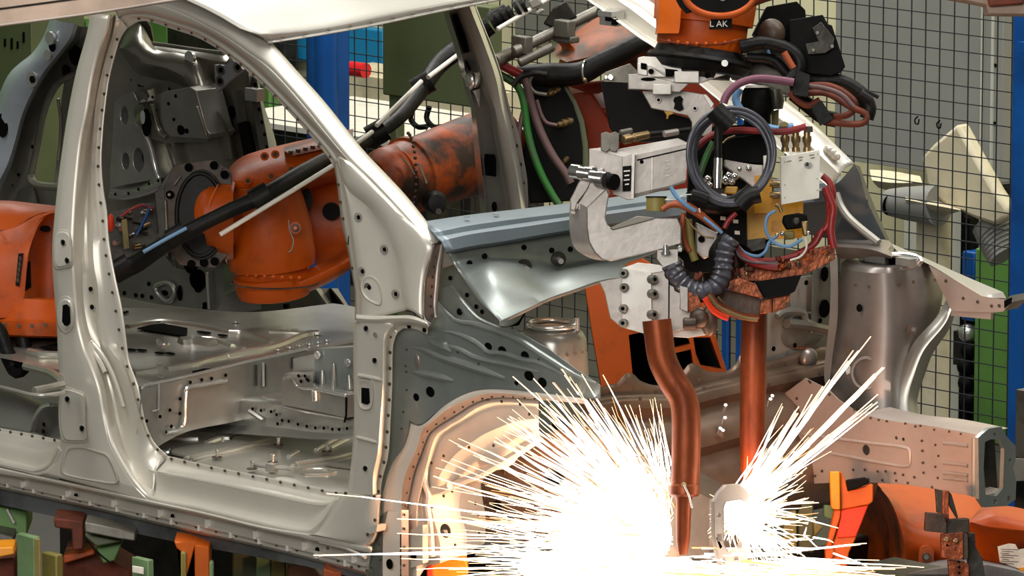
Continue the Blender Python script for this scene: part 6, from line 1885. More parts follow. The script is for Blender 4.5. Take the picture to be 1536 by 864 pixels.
rr = [S(15) * (1 + .10 * math.sin(i * 2.2)) for i in range(46)]
b.tube(cpath, rr, 16)
b.use('grey_cable').tube([p + TOC * .012 for p in cpath], [S(13) * (1 + .12 * math.sin(i * 2.2)) for i in range(46)], 14)
b.build('ribbed_sleeve', GUN, 'ribbed dark grey cable sleeve loop')
b = B('copper_plate')
b.loft([DP(zh([(250, 700), (300, 780), (380, 830), (480, 864), (600, 860)]), 14.57), DP(zh([(270, 690), (330, 770), (420, 810), (500, 840), (600, 845)]), 14.53), DP(zh([(300, 680), (360, 750), (450, 800), (520, 820), (600, 825)]), 14.60)], 20, 3)
b.use('signal_red').tube(DP(zh([(245, 720), (290, 790), (340, 830), (400, 855)]), 14.53), S(4), 8, 20)
b.use('brass').tube(DP(zh([(270, 700), (330, 775), (430, 825), (520, 855), (590, 862)]), 14.52), S(3), 8, 20)
b.use('brown_grime').prism(DP(zh([(300, 660), (600, 700), (610, 830), (480, 820), (380, 760)]), 14.66), FWD * .08)
b.build('copper_shunt', GUN, 'laminated copper shunt loop')
b = B('copper_plate')
b.prism(DP(zh([(370, 620), (470, 590), (580, 630), (630, 725), (400, 670)]), 14.60), FWD * .05)
b.prism(DP(zh([(390, 560), (560, 500), (1040, 380), (1090, 400), (1090, 470), (960, 540), (860, 580), (640, 610), (400, 610)]), 14.66), FWD * .08)
b.use('brown_grime')
for k in range(34):
    x, y = random.uniform(420, 1060), 0
    y = 560 - (x - 420) * .18 + random.uniform(-40, 40)
    b.use(random.choice(['copper_plate', 'brass', 'rust_and_shade', 'brown_grime', 'orange_grimy']))
    dcyl(b, zh([(x, y)])[0], zh([(x + random.uniform(-6, 6), y - random.uniform(8, 30))])[0], (14.63, 14.63), random.uniform(2, 5), 10)
b.use('black_plastic').prism(DP(zh([(580, 615), (875, 570), (830, 680), (790, 700), (625, 728)]), 14.62), FWD * .1)
b.use('copper_plate').prism(DP(zh([(610, 735), (800, 695), (795, 780), (690, 815), (600, 825)]), 14.64), FWD * .08)
b.use('hole_dark').prism(DP(zh([(680, 720), (686, 720), (686, 815), (680, 817)]), 14.638), TOC * .002)
b.use('brown_grime').disc(D(*zh([(785, 765)])[0], 14.63), TOC, S(4), .008, 12)
b.build('copper_yoke', GUN, 'rusty copper yoke crowded with fittings', bev=.002)
b = B('black_plastic')
b.prism(DP(zh([(760, 185), (850, 170), (910, 180), (915, 230), (870, 270), (780, 280), (750, 230)]), 14.66), FWD * .05)
b.use('khaki_paint').prism(DP(zh([(765, 285), (830, 282), (830, 340), (765, 345)]), 14.67), FWD * .04)
b.use('brass').prism(DP(zh([(870, 225), (915, 220), (915, 320), (885, 320)]), 14.65), FWD * .03)
b.use('chrome').sphere(D(*zh([(918, 300)])[0], 14.62), S(3.2), 10, 6).sphere(D(*zh([(715, 312)])[0], 14.62), S(3), 10, 6).sphere(D(*zh([(750, 305)])[0], 14.63), S(4), 10, 6)
b.use('dark_metal').disc(D(*zh([(840, 225)])[0], 14.655), TOC, S(6), .008, 14)
b.build('solenoid_valve', GUN, 'black solenoid valve', bev=.004)
b = B('aluminium')
b.prism(DP(zh([(190, 230), (330, 300), (320, 440), (240, 470), (190, 420)]), 14.72), FWD * .06)
b.use('hole_dark').disc(D(*zh([(225, 340)])[0], 14.71), TOC, S(5), .003, 12)
b.use('black_plastic').prism(DP(zh([(60, 400), (180, 420), (330, 440), (330, 560), (150, 560), (60, 470)]), 14.74), FWD * .05)
b.use('chrome').disc(D(*zh([(85, 405)])[0], 14.70), TOC, S(5), .012, 14)
b.use('aluminium').prism(DP(zh([(0, 400), (40, 420), (110, 480), (120, 560), (60, 540), (0, 460)]), 14.70), FWD * .06)
b.build('support_bracket', GUN, bev=.003)
b = B('chrome')
dcyl(b, zk([(535, 800)])[0], zk([(533, 745)])[0], 14.58, 4, 14, [(0, 7), (.3, 7), (.3, 5), (.6, 5), (.6, 4), (1, 3)])
b.use('aluminium').prism(DP(zk([(490, 775), (600, 770), (600, 864), (520, 864), (488, 820)]), 14.60), FWD * .05)
b.build('grease_nipple', GUN)
# ================================================================== SETTING
def ybox(b, x0, y0, x1, y1, Y, t=.05):
    """panel parallel to the car's length: left/right pixel limits, top/bottom heights read at its left edge"""
    a = pt(x0, y0, ('y', Y))
    c = pt(x0, y1, ('y', Y))
    e = pt(x1, y0 + (x1 - x0) * .13, ('y', Y))
    return b.pbox(V((a.x, Y, c.z)), V((e.x - a.x, 0, 0)), V((0, t, 0)), V((0, 0, a.z - c.z)))


b = B('floor_concrete')
b.box((-2, 4, -.05), (24, 20, .1))
b.build('floor', kind='structure')
b = B('cream_wall')
b.box((-4, 8.1, 3.5), (20, .2, 7))
b.build('wall_back', kind='structure')
b = B('green_paint')
b.box((-12.1, 1, 3.5), (.2, 14, 7))
b.build('wall_left', kind='structure')
b = B('carrier_grey')
b.box((-2, 2, 8.6), (24, 16, .2))
b.build('ceiling', kind='structure')

# --- mesh fence
FY = 4.3
FEN = thing('safety_fence', (-3.5, FY, 0), 'dark wire mesh safety fence with blue post standing behind the car', 'fence')
b = B('fence_wire')
a, c = pt(360, 300, ('y', FY)), pt(1530, 300, ('y', FY))
x = a.x
while x < c.x + .02:
    b.pbox(V((x - .0016, FY - .0016, .3)), V((.0032, 0, 0)), V((0, .0032, 0)), V((0, 0, 2.75)))
    x += .0605
z = .3
while z < 3.06:
    b.pbox(V((a.x, FY - .0055, z - .0016)), V((c.x - a.x, 0, 0)), V((0, .0032, 0)), V((0, 0, .0032)))
    z += .0555
b.build('wire_mesh', FEN)


def post(px0, px1, Y, name, parent=None, lab=None, m='blue_paint', top=3.3, **k):
    a, c = pt(px0, 400, ('y', Y)), pt(px1, 400, ('y', Y))
    # width seen is the sum of two faces of a square post
    w_ = (c.x - a.x) * .5
    q = B(m)
    q.pbox(V((a.x, Y, 0)), V((w_, 0, 0)), V((0, w_, 0)), V((0, 0, top)))
    q.pbox(V((a.x + w_ * .9, Y + w_ * .25, .0)), V((w_ * .2, 0, 0)), V((0, w_ * .5, 0)), V((0, 0, top)))
    q.pbox(V((a.x + w_ * .5, Y - w_ * .5, 0)), V((w_ * 2, 0, 0)), V((0, w_ * 2, 0)), V((0, 0, .015)))
    return q.build(name, parent, lab, bev=.004, **k)


post(1514, 1560, FY - .06, 'fence_post', FEN)
post(1083, 1096, FY - .02, 'fence_post', FEN)
post(1104, 1116, FY - .02, 'fence_post', FEN)
b = B('blue_paint')
a = pt(1516, 68, ('y', FY - .1))
b.box(a + V((.06, .02, 0)), (.05, .06, .03))
b.build('fence_bracket', FEN)
# hooks on the mesh
b = B('black_plastic')
for x, y in [(1377, 180), (1410, 186)]:
    p_ = pt(x, y, ('y', FY - .01))
    b.tube([p_ + V((0, 0, .012)), p_ + V((-.010, -.004, 0)), p_ + V((-.006, -.004, -.012)), p_ + V((.004, -.004, -.012)), p_ + V((.008, -.004, .004))], .0025, 6, 16)
b.build('cable_hook', FEN)

# --- blue column in front of the fence
b = B('blue_paint')
p0, p1 = pt(457, 300, ('y', 3.4)), pt(527, 300, ('y', 3.4))
cx = (p0.x + p1.x) / 2
wd = (p1.x - p0.x) / 2
b.pbox(V((cx - wd * .95, 3.4, 0)), V((wd * 1.2, 0, 0)), V((0, wd * .7, 0)), V((0, 0, 3.4)))
b.cyl(V((cx + wd * .15, 3.38, 0)), V((cx + wd * .15, 3.38, 3.4)), wd * .34, 28)
b.cyl(V((cx - wd * .25, 3.38, 0)), V((cx - wd * .25, 3.38, 3.4)), wd * .25, 28)
b.build('steel_column', label='tall blue steel column with rounded ribs seen through the windscreen opening', cat='column', bev=.01)
# --- panels & cabinets behind
def cabinet(name, m, x0, y0, x1, y1, Y, label, cat, t=.4, zbot=None, extra=None):
    q = B(m)
    a = pt(x0, y0, ('y', Y))
    e = pt(x1, y0, ('y', Y))
    c = pt(x0, y1, ('y', Y))
    zb_ = c.z if zbot is None else zbot
    q.pbox(V((a.x, Y, zb_)), V((e.x - a.x, 0, 0)), V((0, t, 0)), V((0, 0, a.z - zb_)))
    if extra:
        extra(q, a, e, zb_)
    return q.build(name, label=label, cat=cat, bev=.006)


def grille(q, a, e, zb_):
    w_ = e.x - a.x
    q.use('pale_panel')
    for k in range(1, 3):
        q.pbox(V((a.x + w_ * (.82 + .06 * k), a.y - .012, zb_)), V((.012, 0, 0)), V((0, .012, 0)), V((0, 0, a.z - zb_)))
    q.use('hole_dark')
    for x, y in [(1493, 98), (1492, 185)]:
        q.disc(pt(x, y, ('y', a.y - .002)), NY, .008, .002, 10)


cabinet('control_cabinet', 'grey_panel', 1254, -40, 1506, 238, 7.4, 'wide grey sheet cabinet standing behind the right part of the mesh fence', 'cabinet', .59, extra=grille)
cabinet('machine_cover', 'pale_panel', 1356, 300, 1443, 620, 5.6, 'pale grey upright panel behind the fence below the cream machine arm', 'panel', .3, 0)
cabinet('green_cabinet', 'green_paint', 1463, 372, 1560, 700, 5.5, 'green cabinet behind the fence beside the blue corner post', 'cabinet', .4, 0)
cabinet('blue_box', 'blue_paint', 1443, 376, 1462, 480, 5.55, 'small blue box on a stand between pale panel and green cabinet', 'box', .2)
b = B('dark_metal')
b.box(pt(1452, 520, ('y', 5.6)), (.05, .1, .12))
for k in range(5):
    b.use('bright_steel' if k == 0 else 'black_plastic').sphere(pt(1452 + 3 * math.sin(k * 2), 500 + 25 * k, ('y', 5.56)), .035, 12, 8)
b.box(V((pt(1452, 560, ('y', 5.6)).x, 5.6, .5)), (.04, .05, 1.0))
b.build('hydraulic_unit', label='dark valve stack under the small blue box behind the fence', cat='machine')
cabinet('sky_blue_board', 'sky_blue_panel', 380, 20, 574, 80, 7.94, 'bright sky blue board behind the mesh left and right of the blue column', 'board', .08)
cabinet('olive_cabinet', 'olive_panel', 573, -10, 735, 142, 3.9, 'flat olive green cabinet side seen through the windscreen opening', 'cabinet', .06, extra=lambda q, a, e, zb_: [q.pbox(V((x_, a.y + .01, 0)), V((.04, 0, 0)), V((0, .04, 0)), V((0, 0, zb_ + .02))) for x_ in (a.x + .02, e.x - .06)])
cabinet('white_board', 'roof_steel', 772, -40, 905, 52, 7.95, 'pale board behind the mesh above the grey conduits', 'board', .06)
cabinet('green_strip', 'green_paint', 380, 120, 404, 200, 5.2, 'narrow green strip panel beside the far door frame', 'panel', .05, 0)  # plain narrow green panel
cabinet('slotted_cabinet', 'olive_panel', -40, 10, 46, 330, 6.4, 'dark green cabinet with black vent slots at the top left', 'cabinet', .3, extra=lambda q, a, e, zb_: [q.use('hole_dark').prism([pt(x + dx, y + dy, ('y', 6.395)) for dx, dy in ((-1.6, 0), (1.6, 0), (1.6, h), (-1.6, h))], V((0, .003, 0))) for x, y, h in [(7, 58, 12), (17, 57, 17), (26, 62, 11), (35, 48, 16)]])
cabinet('green_board', 'green_paint', 46, 20, 130, 330, 7.95, 'bright green board beside the slotted cabinet behind the tail pillar', 'board', .06)
cabinet('green_board', 'green_paint', 215, 10, 250, 70, 7.95, 'bright green board seen through the small rear side window', 'board', .06)
cabinet('dark_shelf', 'dark_metal', 250, 20, 372, 100, 7.55, 'dark shelf behind the rear side window', 'shelf', .3)
# table with white top behind the fence
b = B('white_plastic')
a, e = pt(398, 170, ('y', 5.0)), pt(700, 170, ('y', 5.0))
b.pbox(V((a.x, 4.75, a.z)), V((e.x - a.x, 0, 0)), V((0, .7, 0)), V((0, 0, .02)))
b.use('dark_metal').pbox(V((a.x, 4.8, a.z - .55)), V((e.x - a.x, 0, 0)), V((0, .6, 0)), V((0, 0, .53)))
b.use('blue_paint').pbox(V((a.x + .01, 4.75, a.z - .16)), V((.45, 0, 0)), V((0, .08, 0)), V((0, 0, .06)))
for fx in (.05, 1.2, 2.3):
    b.use('dark_metal').pbox(V((a.x + fx, 4.85, 0)), V((.05, 0, 0)), V((0, .05, 0)), V((0, 0, a.z)))
WT = b.build('work_table', label='long white topped table behind the mesh at the blue column', cat='table')
for k in range(2):
    b = B('black_plastic')
    b.tube([pt(620 + 24 * k, 160, ('y', 4.7)), pt(616 + 24 * k, 178, ('y', 4.7)), pt(626 + 24 * k, 190, ('y', 4.7)), pt(640 + 24 * k, 190, ('y', 4.7))], .010, 8, 14)
    b.build('hanging_hose', WT)
b = B('cream_machine')
a = pt(530, 108, ('y', 6.2))
b.box(a + V((.35, .1, -.06)), (1.0, .3, .12))
b.box(a + V((.35, .1, -.3)), (1.1, .4, .3))
b.cyl(a + V((.2, 0, -.02)), a + V((.5, 0, .0)), .035, 16)
b.use('red_plastic').cyl(pt(526, 103, ('y', 6.0)), pt(549, 106, ('y', 6.0)), .030, 18)
b.box(V((a.x + .3, 6.3, (a.z - .2) / 2)), (.1, .1, a.z - .2))
b.build('cream_tool_rack', label='cream tool rack with a red round cap behind the mesh right of the blue column', cat='machine')
# cream machine arm behind the fence at right
CM = thing('handling_robot', pt(1400, 420, ('y', 4.9)), 'cream coloured machine arm with ribbed bellows resting behind the mesh fence', 'robot')
zc2 = lambda pts: Z(1240, 170, 2.787, pts)
mp = lambda pts, Y=4.85: P(zc2(pts), ('y', Y))
b = B('cream_machine')
b.prism(mp([(545, 42), (620, 180), (700, 320), (758, 405), (750, 440), (700, 470), (610, 440), (500, 390), (440, 345), (412, 290), (405, 240), (390, 185), (440, 130)]), V((0, .06, 0)))
b.build('arm_cover', CM, bev=.02)
b = B('cream_machine')
b.use('grey_panel')
b.lathe(mp([(262, 372)])[0], mp([(470, 385)])[0], [(0, .045), (.3, .055), (1, .07)], 24)
b.use('hole_dark').lathe(mp([(258, 380)], 4.82)[0], mp([(262, 381)], 4.82)[0], [(0, .03), (1, .035)], 18)
b.use('cream_machine').loft([mp([(330, 320), (420, 340), (560, 400)], 4.9), mp([(330, 360), (430, 380), (560, 405)], 4.78), mp([(340, 420), (440, 435), (550, 412)], 4.88)], 14, 3)
b.loft([mp([(180, 235), (260, 240), (390, 262)], 5.1), mp([(190, 280), (270, 290), (400, 290)], 5.02), mp([(215, 310), (290, 330), (400, 310)], 5.1)], 14, 2)
b.build('arm_tube', CM)
b = B('cream_machine')
pc = mp([(450, 400)], 4.95)[0]
b.cyl(V((pc.x, pc.y, 0)), V((pc.x, pc.y, pc.z)), .06, 20)
b.build('pedestal', CM)
b = B('dark_metal')
b.prism(mp([(560, 405), (610, 442), (575, 436)]), V((0, .1, 0)))
b.use('grey_panel')
for k in range(7):
    a_ = mp([(690 + k * 3, 450 + k * 18)], 4.95)[0]
    b.cyl(a_, a_ + V((.03, 0, -.03)), .075 - .004 * k, 20)
for k in range(6):
    b.use('dark_metal').tube(mp([(690, 295 + k * 14), (730, 300 + k * 14), (775, 296 + k * 14)], 4.95), .012, 6, 8)
b.build('bellows', CM)

# --- overhead beams
b = B('beam_grey')
a0_, a1_ = D(-60, -10, 14.0), D(260, -50, 14.0)
b.prism(DP([(-60, -40), (-60, 45), (0, 38), (135, 20), (235, 4), (300, -6), (300, -60)], 14.0), FWD * .08)
b.use('rail_steel').tube(DP([(-60, 46), (0, 38), (135, 20), (235, 4), (300, -6)], 13.99), S(2, 14), 8, 20)
b.use('dark_metal').tube(DP([(-60, 20), (0, 13), (135, -5), (235, -20)], 13.99), S(1.5, 14), 8, 20)
b.box(D(100, -60, 14.04) + V((0, 0, 3.2)), (.05, .05, 6.4))
b.build('overhead_beam', label='blurred brownish steel beam crossing the top left corner in front of the door post', cat='beam', bev=.004)
b = B('beam_grey')
b.prism(DP([(1380, -10), (1478, 8), (1480, 22), (1600, 24), (1600, -40), (1380, -40)], 14.3), FWD * .08)
b.use('rust_and_shade').prism(DP([(1480, -10), (1536, -10), (1536, 6), (1484, 10)], 14.28), FWD * .05)
b.use('beam_grey').box(D(1530, -60, 14.34) + V((0, 0, 3.2)), (.05, .05, 6.4))
b.build('overhead_bracket', label='grey bracket with rusty edge at the top right corner', cat='bracket', bev=.004)

# --- carrier under the sill
b = B('carrier_grey')
c6 = N([(-60, 718), (0, 733), (160, 769), (300, 802), (400, 824), (480, 844), (552, 864)], .06)
c7 = N([(-60, 741), (0, 757), (160, 791), (300, 820), (400, 838), (480, 854), (552, 872)], .06)
b.loft([[p + V((0, .14, 0)) for p in c6], c6, c7, [p + V((0, .14, 0)) for p in c7]], 30, 1)
b.build('carrier_rail', label='long smooth dark grey rail right under the ribbed sill edge', cat='rail', sharp=20)


def fixture(name, label, cat, parts, group=None):
    q = B(parts[0][0])
    for m_, kind, a_, dd, t in parts:
        q.use(m_)
        if kind == 'p':
            pp = DP(a_, dd)
            ymax = max(v[1] for v in a_)
            if ymax > 870:
                # the piece runs on below the frame: carry it straight down to the floor
                pp = [V((p_.x, p_.y, .002)) if v[1] > ymax - 12 else p_ for p_, v in zip(pp, a_)]
            q.prism(pp, V((FWD.x, FWD.y, 0)).normalized() * t)
        elif kind == 'b':
            abox(q, *a_[:2], dd, *a_[2:])
    return q.build(name, label=label, cat=cat, bev=.004, group=group)


zf1 = lambda pts: Z(0, 740, 5.12, pts)
zf2 = lambda pts: Z(240, 740, 4.8, pts)
fixture('fixture_post', 'mint green square post at the bottom left under the sill', 'post', [('mint_paint', 'b', (51, 806, 29, 9, 880), 15.5, 0), ('khaki_paint', 'p', zf1([(262, 345), (308, 348), (308, 700), (262, 700)]), 15.49, .01)])
fixture('fixture_box', 'olive yellow box right of the mint green post under the sill', 'box', [('khaki_paint', 'b', (84, 833, 24, 10, 860), 15.6, 0)])
fixture('fixture_post', 'orange red upright beam under the sill between mint post and green plate', 'post', [('rust_and_shade', 'p', zf1([(410, 190), (640, 215), (640, 430), (555, 440), (550, 280), (420, 265)]), 15.8, .12)])  # orange red beam coloured dark brown to stand in for shade
fixture('fixture_beam', 'low orange brown beam running along the bottom left', 'beam', [('rust_and_shade', 'p', zf1([(480, 490), (720, 430), (780, 470), (1000, 600), (1010, 700), (480, 700)]), 15.9, .2), ('orange_grimy', 'p', zf1([(485, 480), (720, 432), (730, 470), (485, 545)]), 15.85, .1), ('rust_and_shade', 'p', zf1([(-100, 520), (110, 500), (110, 700), (-100, 700)]), 15.9, .2), ('amber_paint', 'p', zf1([(-100, 420), (100, 412), (112, 470), (-100, 510)]), 15.8, .1)])
GWP = fixture('fixture_plate', 'green wedge plate with grey edge under the middle of the sill', 'plate', [('green_paint', 'p', zf1([(740, 420), (940, 380), (880, 520), (790, 540)]), 15.8, .1), ('machine_grey', 'p', zf1([(650, 220), (1040, 300), (1040, 370), (900, 350), (650, 300)]), 15.7, .1), ('olive_panel', 'p', zf1([(650, 310), (940, 370), (740, 410), (660, 340)]), 15.75, .05)])
fixture('cabinet_panel', 'dull green panel with worn marks at the far left under the sill', 'panel', [('green_paint', 'p', zf1([(-100, 90), (205, 130), (205, 330), (150, 320), (100, 300), (-100, 270)]), 16.2, .2), ('paper', 'p', zf1([(40, 120), (60, 120), (120, 230), (100, 240)]), 16.18, .01), ('machine_grey', 'p', zf1([(-100, 290), (100, 330), (100, 400), (-100, 420)]), 16.1, .1)])
fixture('junction_box', 'small pale green box with a worn white label under the sill', 'box', [('mint_paint', 'b', (222, 841, 26, 8, 800), 15.45, 0), ('paper', 'p', zf1([(1015, 555), (1105, 570), (1105, 625), (1015, 610)]), 15.44, .004)])
for k, (y_, l_) in enumerate([(570, 70), (585, 60), (600, 72)]):
    pass
fixture('fixture_post', 'bright orange post under the sill right of the dark gap', 'post', [('orange_bright', 'p', zf2([(100, 345), (355, 385), (355, 700), (250, 700), (245, 410), (190, 600), (150, 420), (120, 400)]), 15.5, .12), ('khaki_paint', 'p', zf2([(148, 425), (188, 430), (188, 700), (148, 700)]), 15.48, .05), ('mint_paint', 'p', zf2([(355, 495), (385, 498), (385, 700), (355, 700)]), 15.47, .03)])
fixture('fixture_support', 'olive and khaki column under the front end of the sill', 'column', [('olive_panel', 'p', zf2([(520, 400), (800, 470), (800, 700), (520, 700)]), 15.9, .2), ('mint_paint', 'p', zf2([(690, 455), (800, 480), (800, 700), (690, 700)]), 15.85, .05), ('khaki_paint', 'p', zf2([(800, 480), (905, 505), (905, 700), (800, 700)]), 15.84, .1)])
fixture('fixture_drum', 'rounded grey brown casting under the front end of the sill', 'casting', [('brown_grime', 'p', zf2([(915, 530), (960, 510), (1050, 510), (1120, 540), (1175, 600), (1175, 700), (915, 700)]), 15.7, .2)])
fixture('fixture_pin_post', 'short copper coloured post at the front corner of the sill', 'post', [('orange_cable', 'p', zf2([(1177, 540), (1305, 575), (1305, 700), (1177, 700)]), 15.2, .08)])
fixture('fixture_stand', 'amber painted stand below the wheel arch, half lost in the sparks', 'stand', [('amber_paint', 'p', [(648, 838), (695, 830), (702, 850), (706, 880), (640, 880)], 15.1, .08), ('signal_red', 'p', [(640, 842), (650, 836), (650, 880), (638, 880)], 15.09, .05)])
b = B('black_plastic')
b.tube(DP(zf1([(655, 340), (720, 420), (780, 480), (850, 535)]), 15.6), S(1.5), 8, 16)
b.build('cable', GWP)
# dark box added under the car as a backdrop in place of shadow
b = B('dark_metal')
b.box((-1.4, 1.6, .3), (2.4, .9, .6))
b.build('dark_backdrop', label='dark box added under the car body in place of shadow', cat='backdrop', bev=.01)

# --- yellow clamp stand under the far rail
b = B('amber_paint')
zy = lambda pts: Z(1120, 680, 4.695, pts)
st_ = 15.3
b.prism(DP(zy([(585, 130), (655, 128), (660, 398), (610, 395), (595, 380)]), 15.25), FWD * .04)
b.use('orange_bright').prism(DP(zy([(655, 130), (672, 132), (700, 205), (715, 265), (890, 215), (890, 340), (860, 362), (660, 398)]), 15.27), FWD * .05)
b.use('orange_bright').prism(DP(zy([(620, 398), (662, 398), (660, 450), (600, 640), (620, 700), (560, 860), (555, 690)]), 15.27), FWD * .05)
b.use('signal_red').prism(DP(zy([(662, 398), (860, 362), (770, 590), (640, 600), (635, 560), (660, 440)]), 15.28), FWD * .05)
b.use('orange_bright').prism(DP(zy([(635, 560), (775, 585), (720, 700), (690, 900), (560, 900), (580, 700)]), 15.285), FWD * .05)
b.use('black_plastic').prism(DP(zy([(705, 190), (840, 170), (870, 200), (800, 240), (712, 268)]), 15.24), FWD * .05)
b.build('clamp_stand', label='bright yellow and red painted clamp stand holding the far front rail', cat='stand', bev=.003)
# --- rusty stepped support
b = B('brown_grime')
zu = lambda pts: Z(1380, 720, 6.0, pts)
b.use('copper_plate').prism(DP(zu([(205, 95), (255, 95), (262, 400), (235, 400), (205, 385)]), 15.05), FWD * .04)
b.use('dark_metal').prism(DP(zu([(140, 80), (205, 95), (200, 300), (155, 295), (150, 200)]), 15.07), FWD * .04)
b.use('dark_metal').prism(DP(zu([(255, 95), (285, 130), (345, 340), (330, 345), (262, 230)]), 15.07), FWD * .03)
b.use('brown_grime').prism(DP(zu([(60, 295), (210, 310), (240, 395), (240, 480), (50, 460)]), 15.03), FWD * .07)
b.use('dark_metal').prism(DP(zu([(240, 400), (270, 360), (445, 350), (445, 470), (385, 490), (240, 480)]), 15.04), FWD * .08)
b.use('copper_plate').prism(DP(zu([(195, 490), (385, 470), (390, 700), (350, 720), (195, 700)]), 15.0), FWD * .05)
b.use('brown_grime').prism(DP(zu([(385, 470), (430, 500), (435, 700), (390, 722)]), 15.01), FWD * .05)
b.use('copper_plate').prism(DP(zu([(255, 715), (400, 735), (440, 760), (440, 880), (270, 880)]), 15.03), FWD * .05)
b.use('dark_metal').prism(DP(zu([(430, 480), (495, 480), (500, 600), (560, 700), (590, 900), (440, 900)]), 15.06), FWD * .06)
b.use('brass')
for x, y, r in [(235, 535, 3.6), (320, 545, 3.6)]:
    b.disc(D(*zu([(x, y)])[0], 14.99), TOC, S(r), .008, 14)
b.use('hole_dark')
for x, y, r in [(245, 588, 2), (352, 785, 2.2), (352, 838, 2.2), (350, 735, 2)]:
    b.disc(D(*zu([(x, y)])[0], 14.995), TOC, S(r), .004, 10)
b.build('support_bracket', label='rusty brown stepped support bracket under the end of the far front rail', cat='bracket', bev=.002)

# --- orange robot at lower right
RB = thing('welding_robot', D(1420, 900, 15.9), 'big orange robot base filling the lower right corner under the far rail', 'robot')
zo = lambda pts: Z(1180, 690, 4.315, pts)
b = B('orange_paint')
b.loft([DP(zo([(560, 130), (700, 100), (900, 120), (1200, 200), (1300, 280)]), 16.2), DP(zo([(620, 200), (760, 260), (950, 300), (1180, 380), (1300, 420)]), 15.95), DP(zo([(690, 300), (800, 400), (950, 450), (1180, 480), (1300, 500)]), 15.85), DP(zo([(755, 500), (830, 540), (960, 580), (1180, 600), (1300, 620)]), 15.83), DP(zo([(770, 640), (850, 660), (960, 680), (1180, 700), (1300, 720)]), 15.86), DP(zo([(730, 760), (850, 770), (960, 780), (1180, 790), (1300, 800)]), 15.9)], 24, 3)
b.use('orange_grimy').loft([DP(zo([(560, 140), (600, 170), (660, 250), (720, 370), (755, 500), (770, 640), (720, 760)]), 15.98), DP(zo([(540, 200), (580, 260), (620, 340), (650, 450), (660, 560), (650, 700), (600, 800)]), 16.5), DP(zo([(400, 300), (400, 400), (400, 500), (400, 600), (400, 650), (400, 700), (400, 800)]), 16.7)], 20, 2)
b.build('base_housing', RB)
b = B('orange_paint')
b.loft([DP(zo([(1190, 380), (1260, 315), (1350, 290), (1450, 300), (1600, 330)]), 15.9), DP(zo([(1190, 390), (1270, 370), (1360, 350), (1460, 370), (1600, 400)]), 15.72), DP(zo([(1190, 400), (1300, 430), (1400, 440), (1480, 450), (1600, 460)]), 15.7), DP(zo([(1190, 410), (1300, 448), (1400, 465), (1480, 472), (1600, 476)]), 15.72), DP(zo([(1180, 420), (1300, 560), (1400, 600), (1480, 620), (1600, 630)]), 15.8), DP(zo([(1180, 700), (1300, 720), (1400, 740), (1480, 760), (1600, 780)]), 15.85)], 24, 3)
b.build('base_cover', RB)
b = B('orange_paint')
b.prism([D(1180 + (905 + 48 * math.cos(a)) / 4.315, 690 + (600 - 45 * math.sin(a)) / 4.315, 15.78) for a in [math.pi * k / 12 for k in range(13)]] + DP(zo([(850, 780), (955, 780)]), 15.78), FWD * .05)
b.use('brown_grime').disc(D(*zo([(903, 628)])[0], 15.77), TOC, S(6.5), .02, 18)
b.use('machine_grey').disc(D(*zo([(903, 628)])[0], 15.75), TOC, S(4), .01, 12)
b.build('pivot_lug', RB)
b = B('paper')
b.prism(DP(zo([(1365, 560), (1440, 540), (1480, 545), (1500, 580), (1600, 560), (1600, 720), (1520, 710), (1380, 660)]), 15.70), FWD * .004)
b.use('ink')
for k in range(9):
    b.prism(DP(zo([(1385 + 8 * (k % 2), 575 + k * 13), (1500 - 30 * (k % 3), 580 + k * 13), (1500 - 30 * (k % 3), 584 + k * 13), (1385 + 8 * (k % 2), 579 + k * 13)]), 15.696), TOC * .0006)
b.use('amber_paint').prism(DP(zo([(1500, 700), (1560, 690), (1600, 720), (1600, 745), (1510, 725)]), 15.695), FWD * .004)
b.build('warning_label', RB, 'pale worn label')
b = B('carrier_grey')
b.prism(DP(zo([(640, 760), (900, 715), (1100, 690), (1300, 680), (1500, 720), (1600, 760), (1600, 900), (640, 900)]), 15.4), FWD * .4)
b.build('robot_plinth', label='grey plinth top edge along the bottom right corner', cat='plinth')
b = B('black_plastic')
b.prism(DP([(1519, 685), (1600, 700), (1600, 770), (1519, 740)], 16.8), FWD * .1)
b.use('machine_grey').prism(DP([(1515, 688), (1600, 692), (1600, 718), (1515, 722)], 16.6), FWD * .1)
b.box(V((D(1560, 720, 16.9).x, D(1560, 720, 16.9).y, .45)), (.1, .1, 1.0))
b.build('cable_duct', label='dark duct behind the rail end plate at the right edge', cat='duct')
# things behind the sparks
b = B('khaki_paint')
b.prism(DP(zy([(255, 410), (350, 400), (355, 690), (255, 690)]), 15.5), FWD * .1)
b.use('olive_panel').prism(DP(zy([(350, 350), (470, 360), (475, 700), (355, 690)]), 15.55), FWD * .1)
b.use('khaki_paint').prism(DP(zy([(470, 480), (545, 520), (475, 590)]), 15.5), FWD * .05)
b.use('mint_paint').prism(DP(zy([(545, 365), (600, 370), (620, 420), (600, 470), (545, 450)]), 15.52), FWD * .05)
b.build('fixture_box', label='khaki and olive fixture boxes behind the right hand sparks', cat='box', bev=.004)
b = B('dark_metal')
b.box((.75, 1.0, .38), (.5, .7, .76))  # plain dark box filling the space behind the electrode tip
b.build('dark_backdrop', label='dark block standing as backdrop behind the electrode tip', cat='backdrop', bev=.01)
# ================================================================== WELD SPARKS
emis('white_hot', (1, .93, .84, 1), 5.0)
emis('yellow_hot', (1, .70, .42, 1), 3.4)
emis('orange_hot', (1, .45, .18, 1), 2.2)
rs = random.Random(11)
OD = 14.62


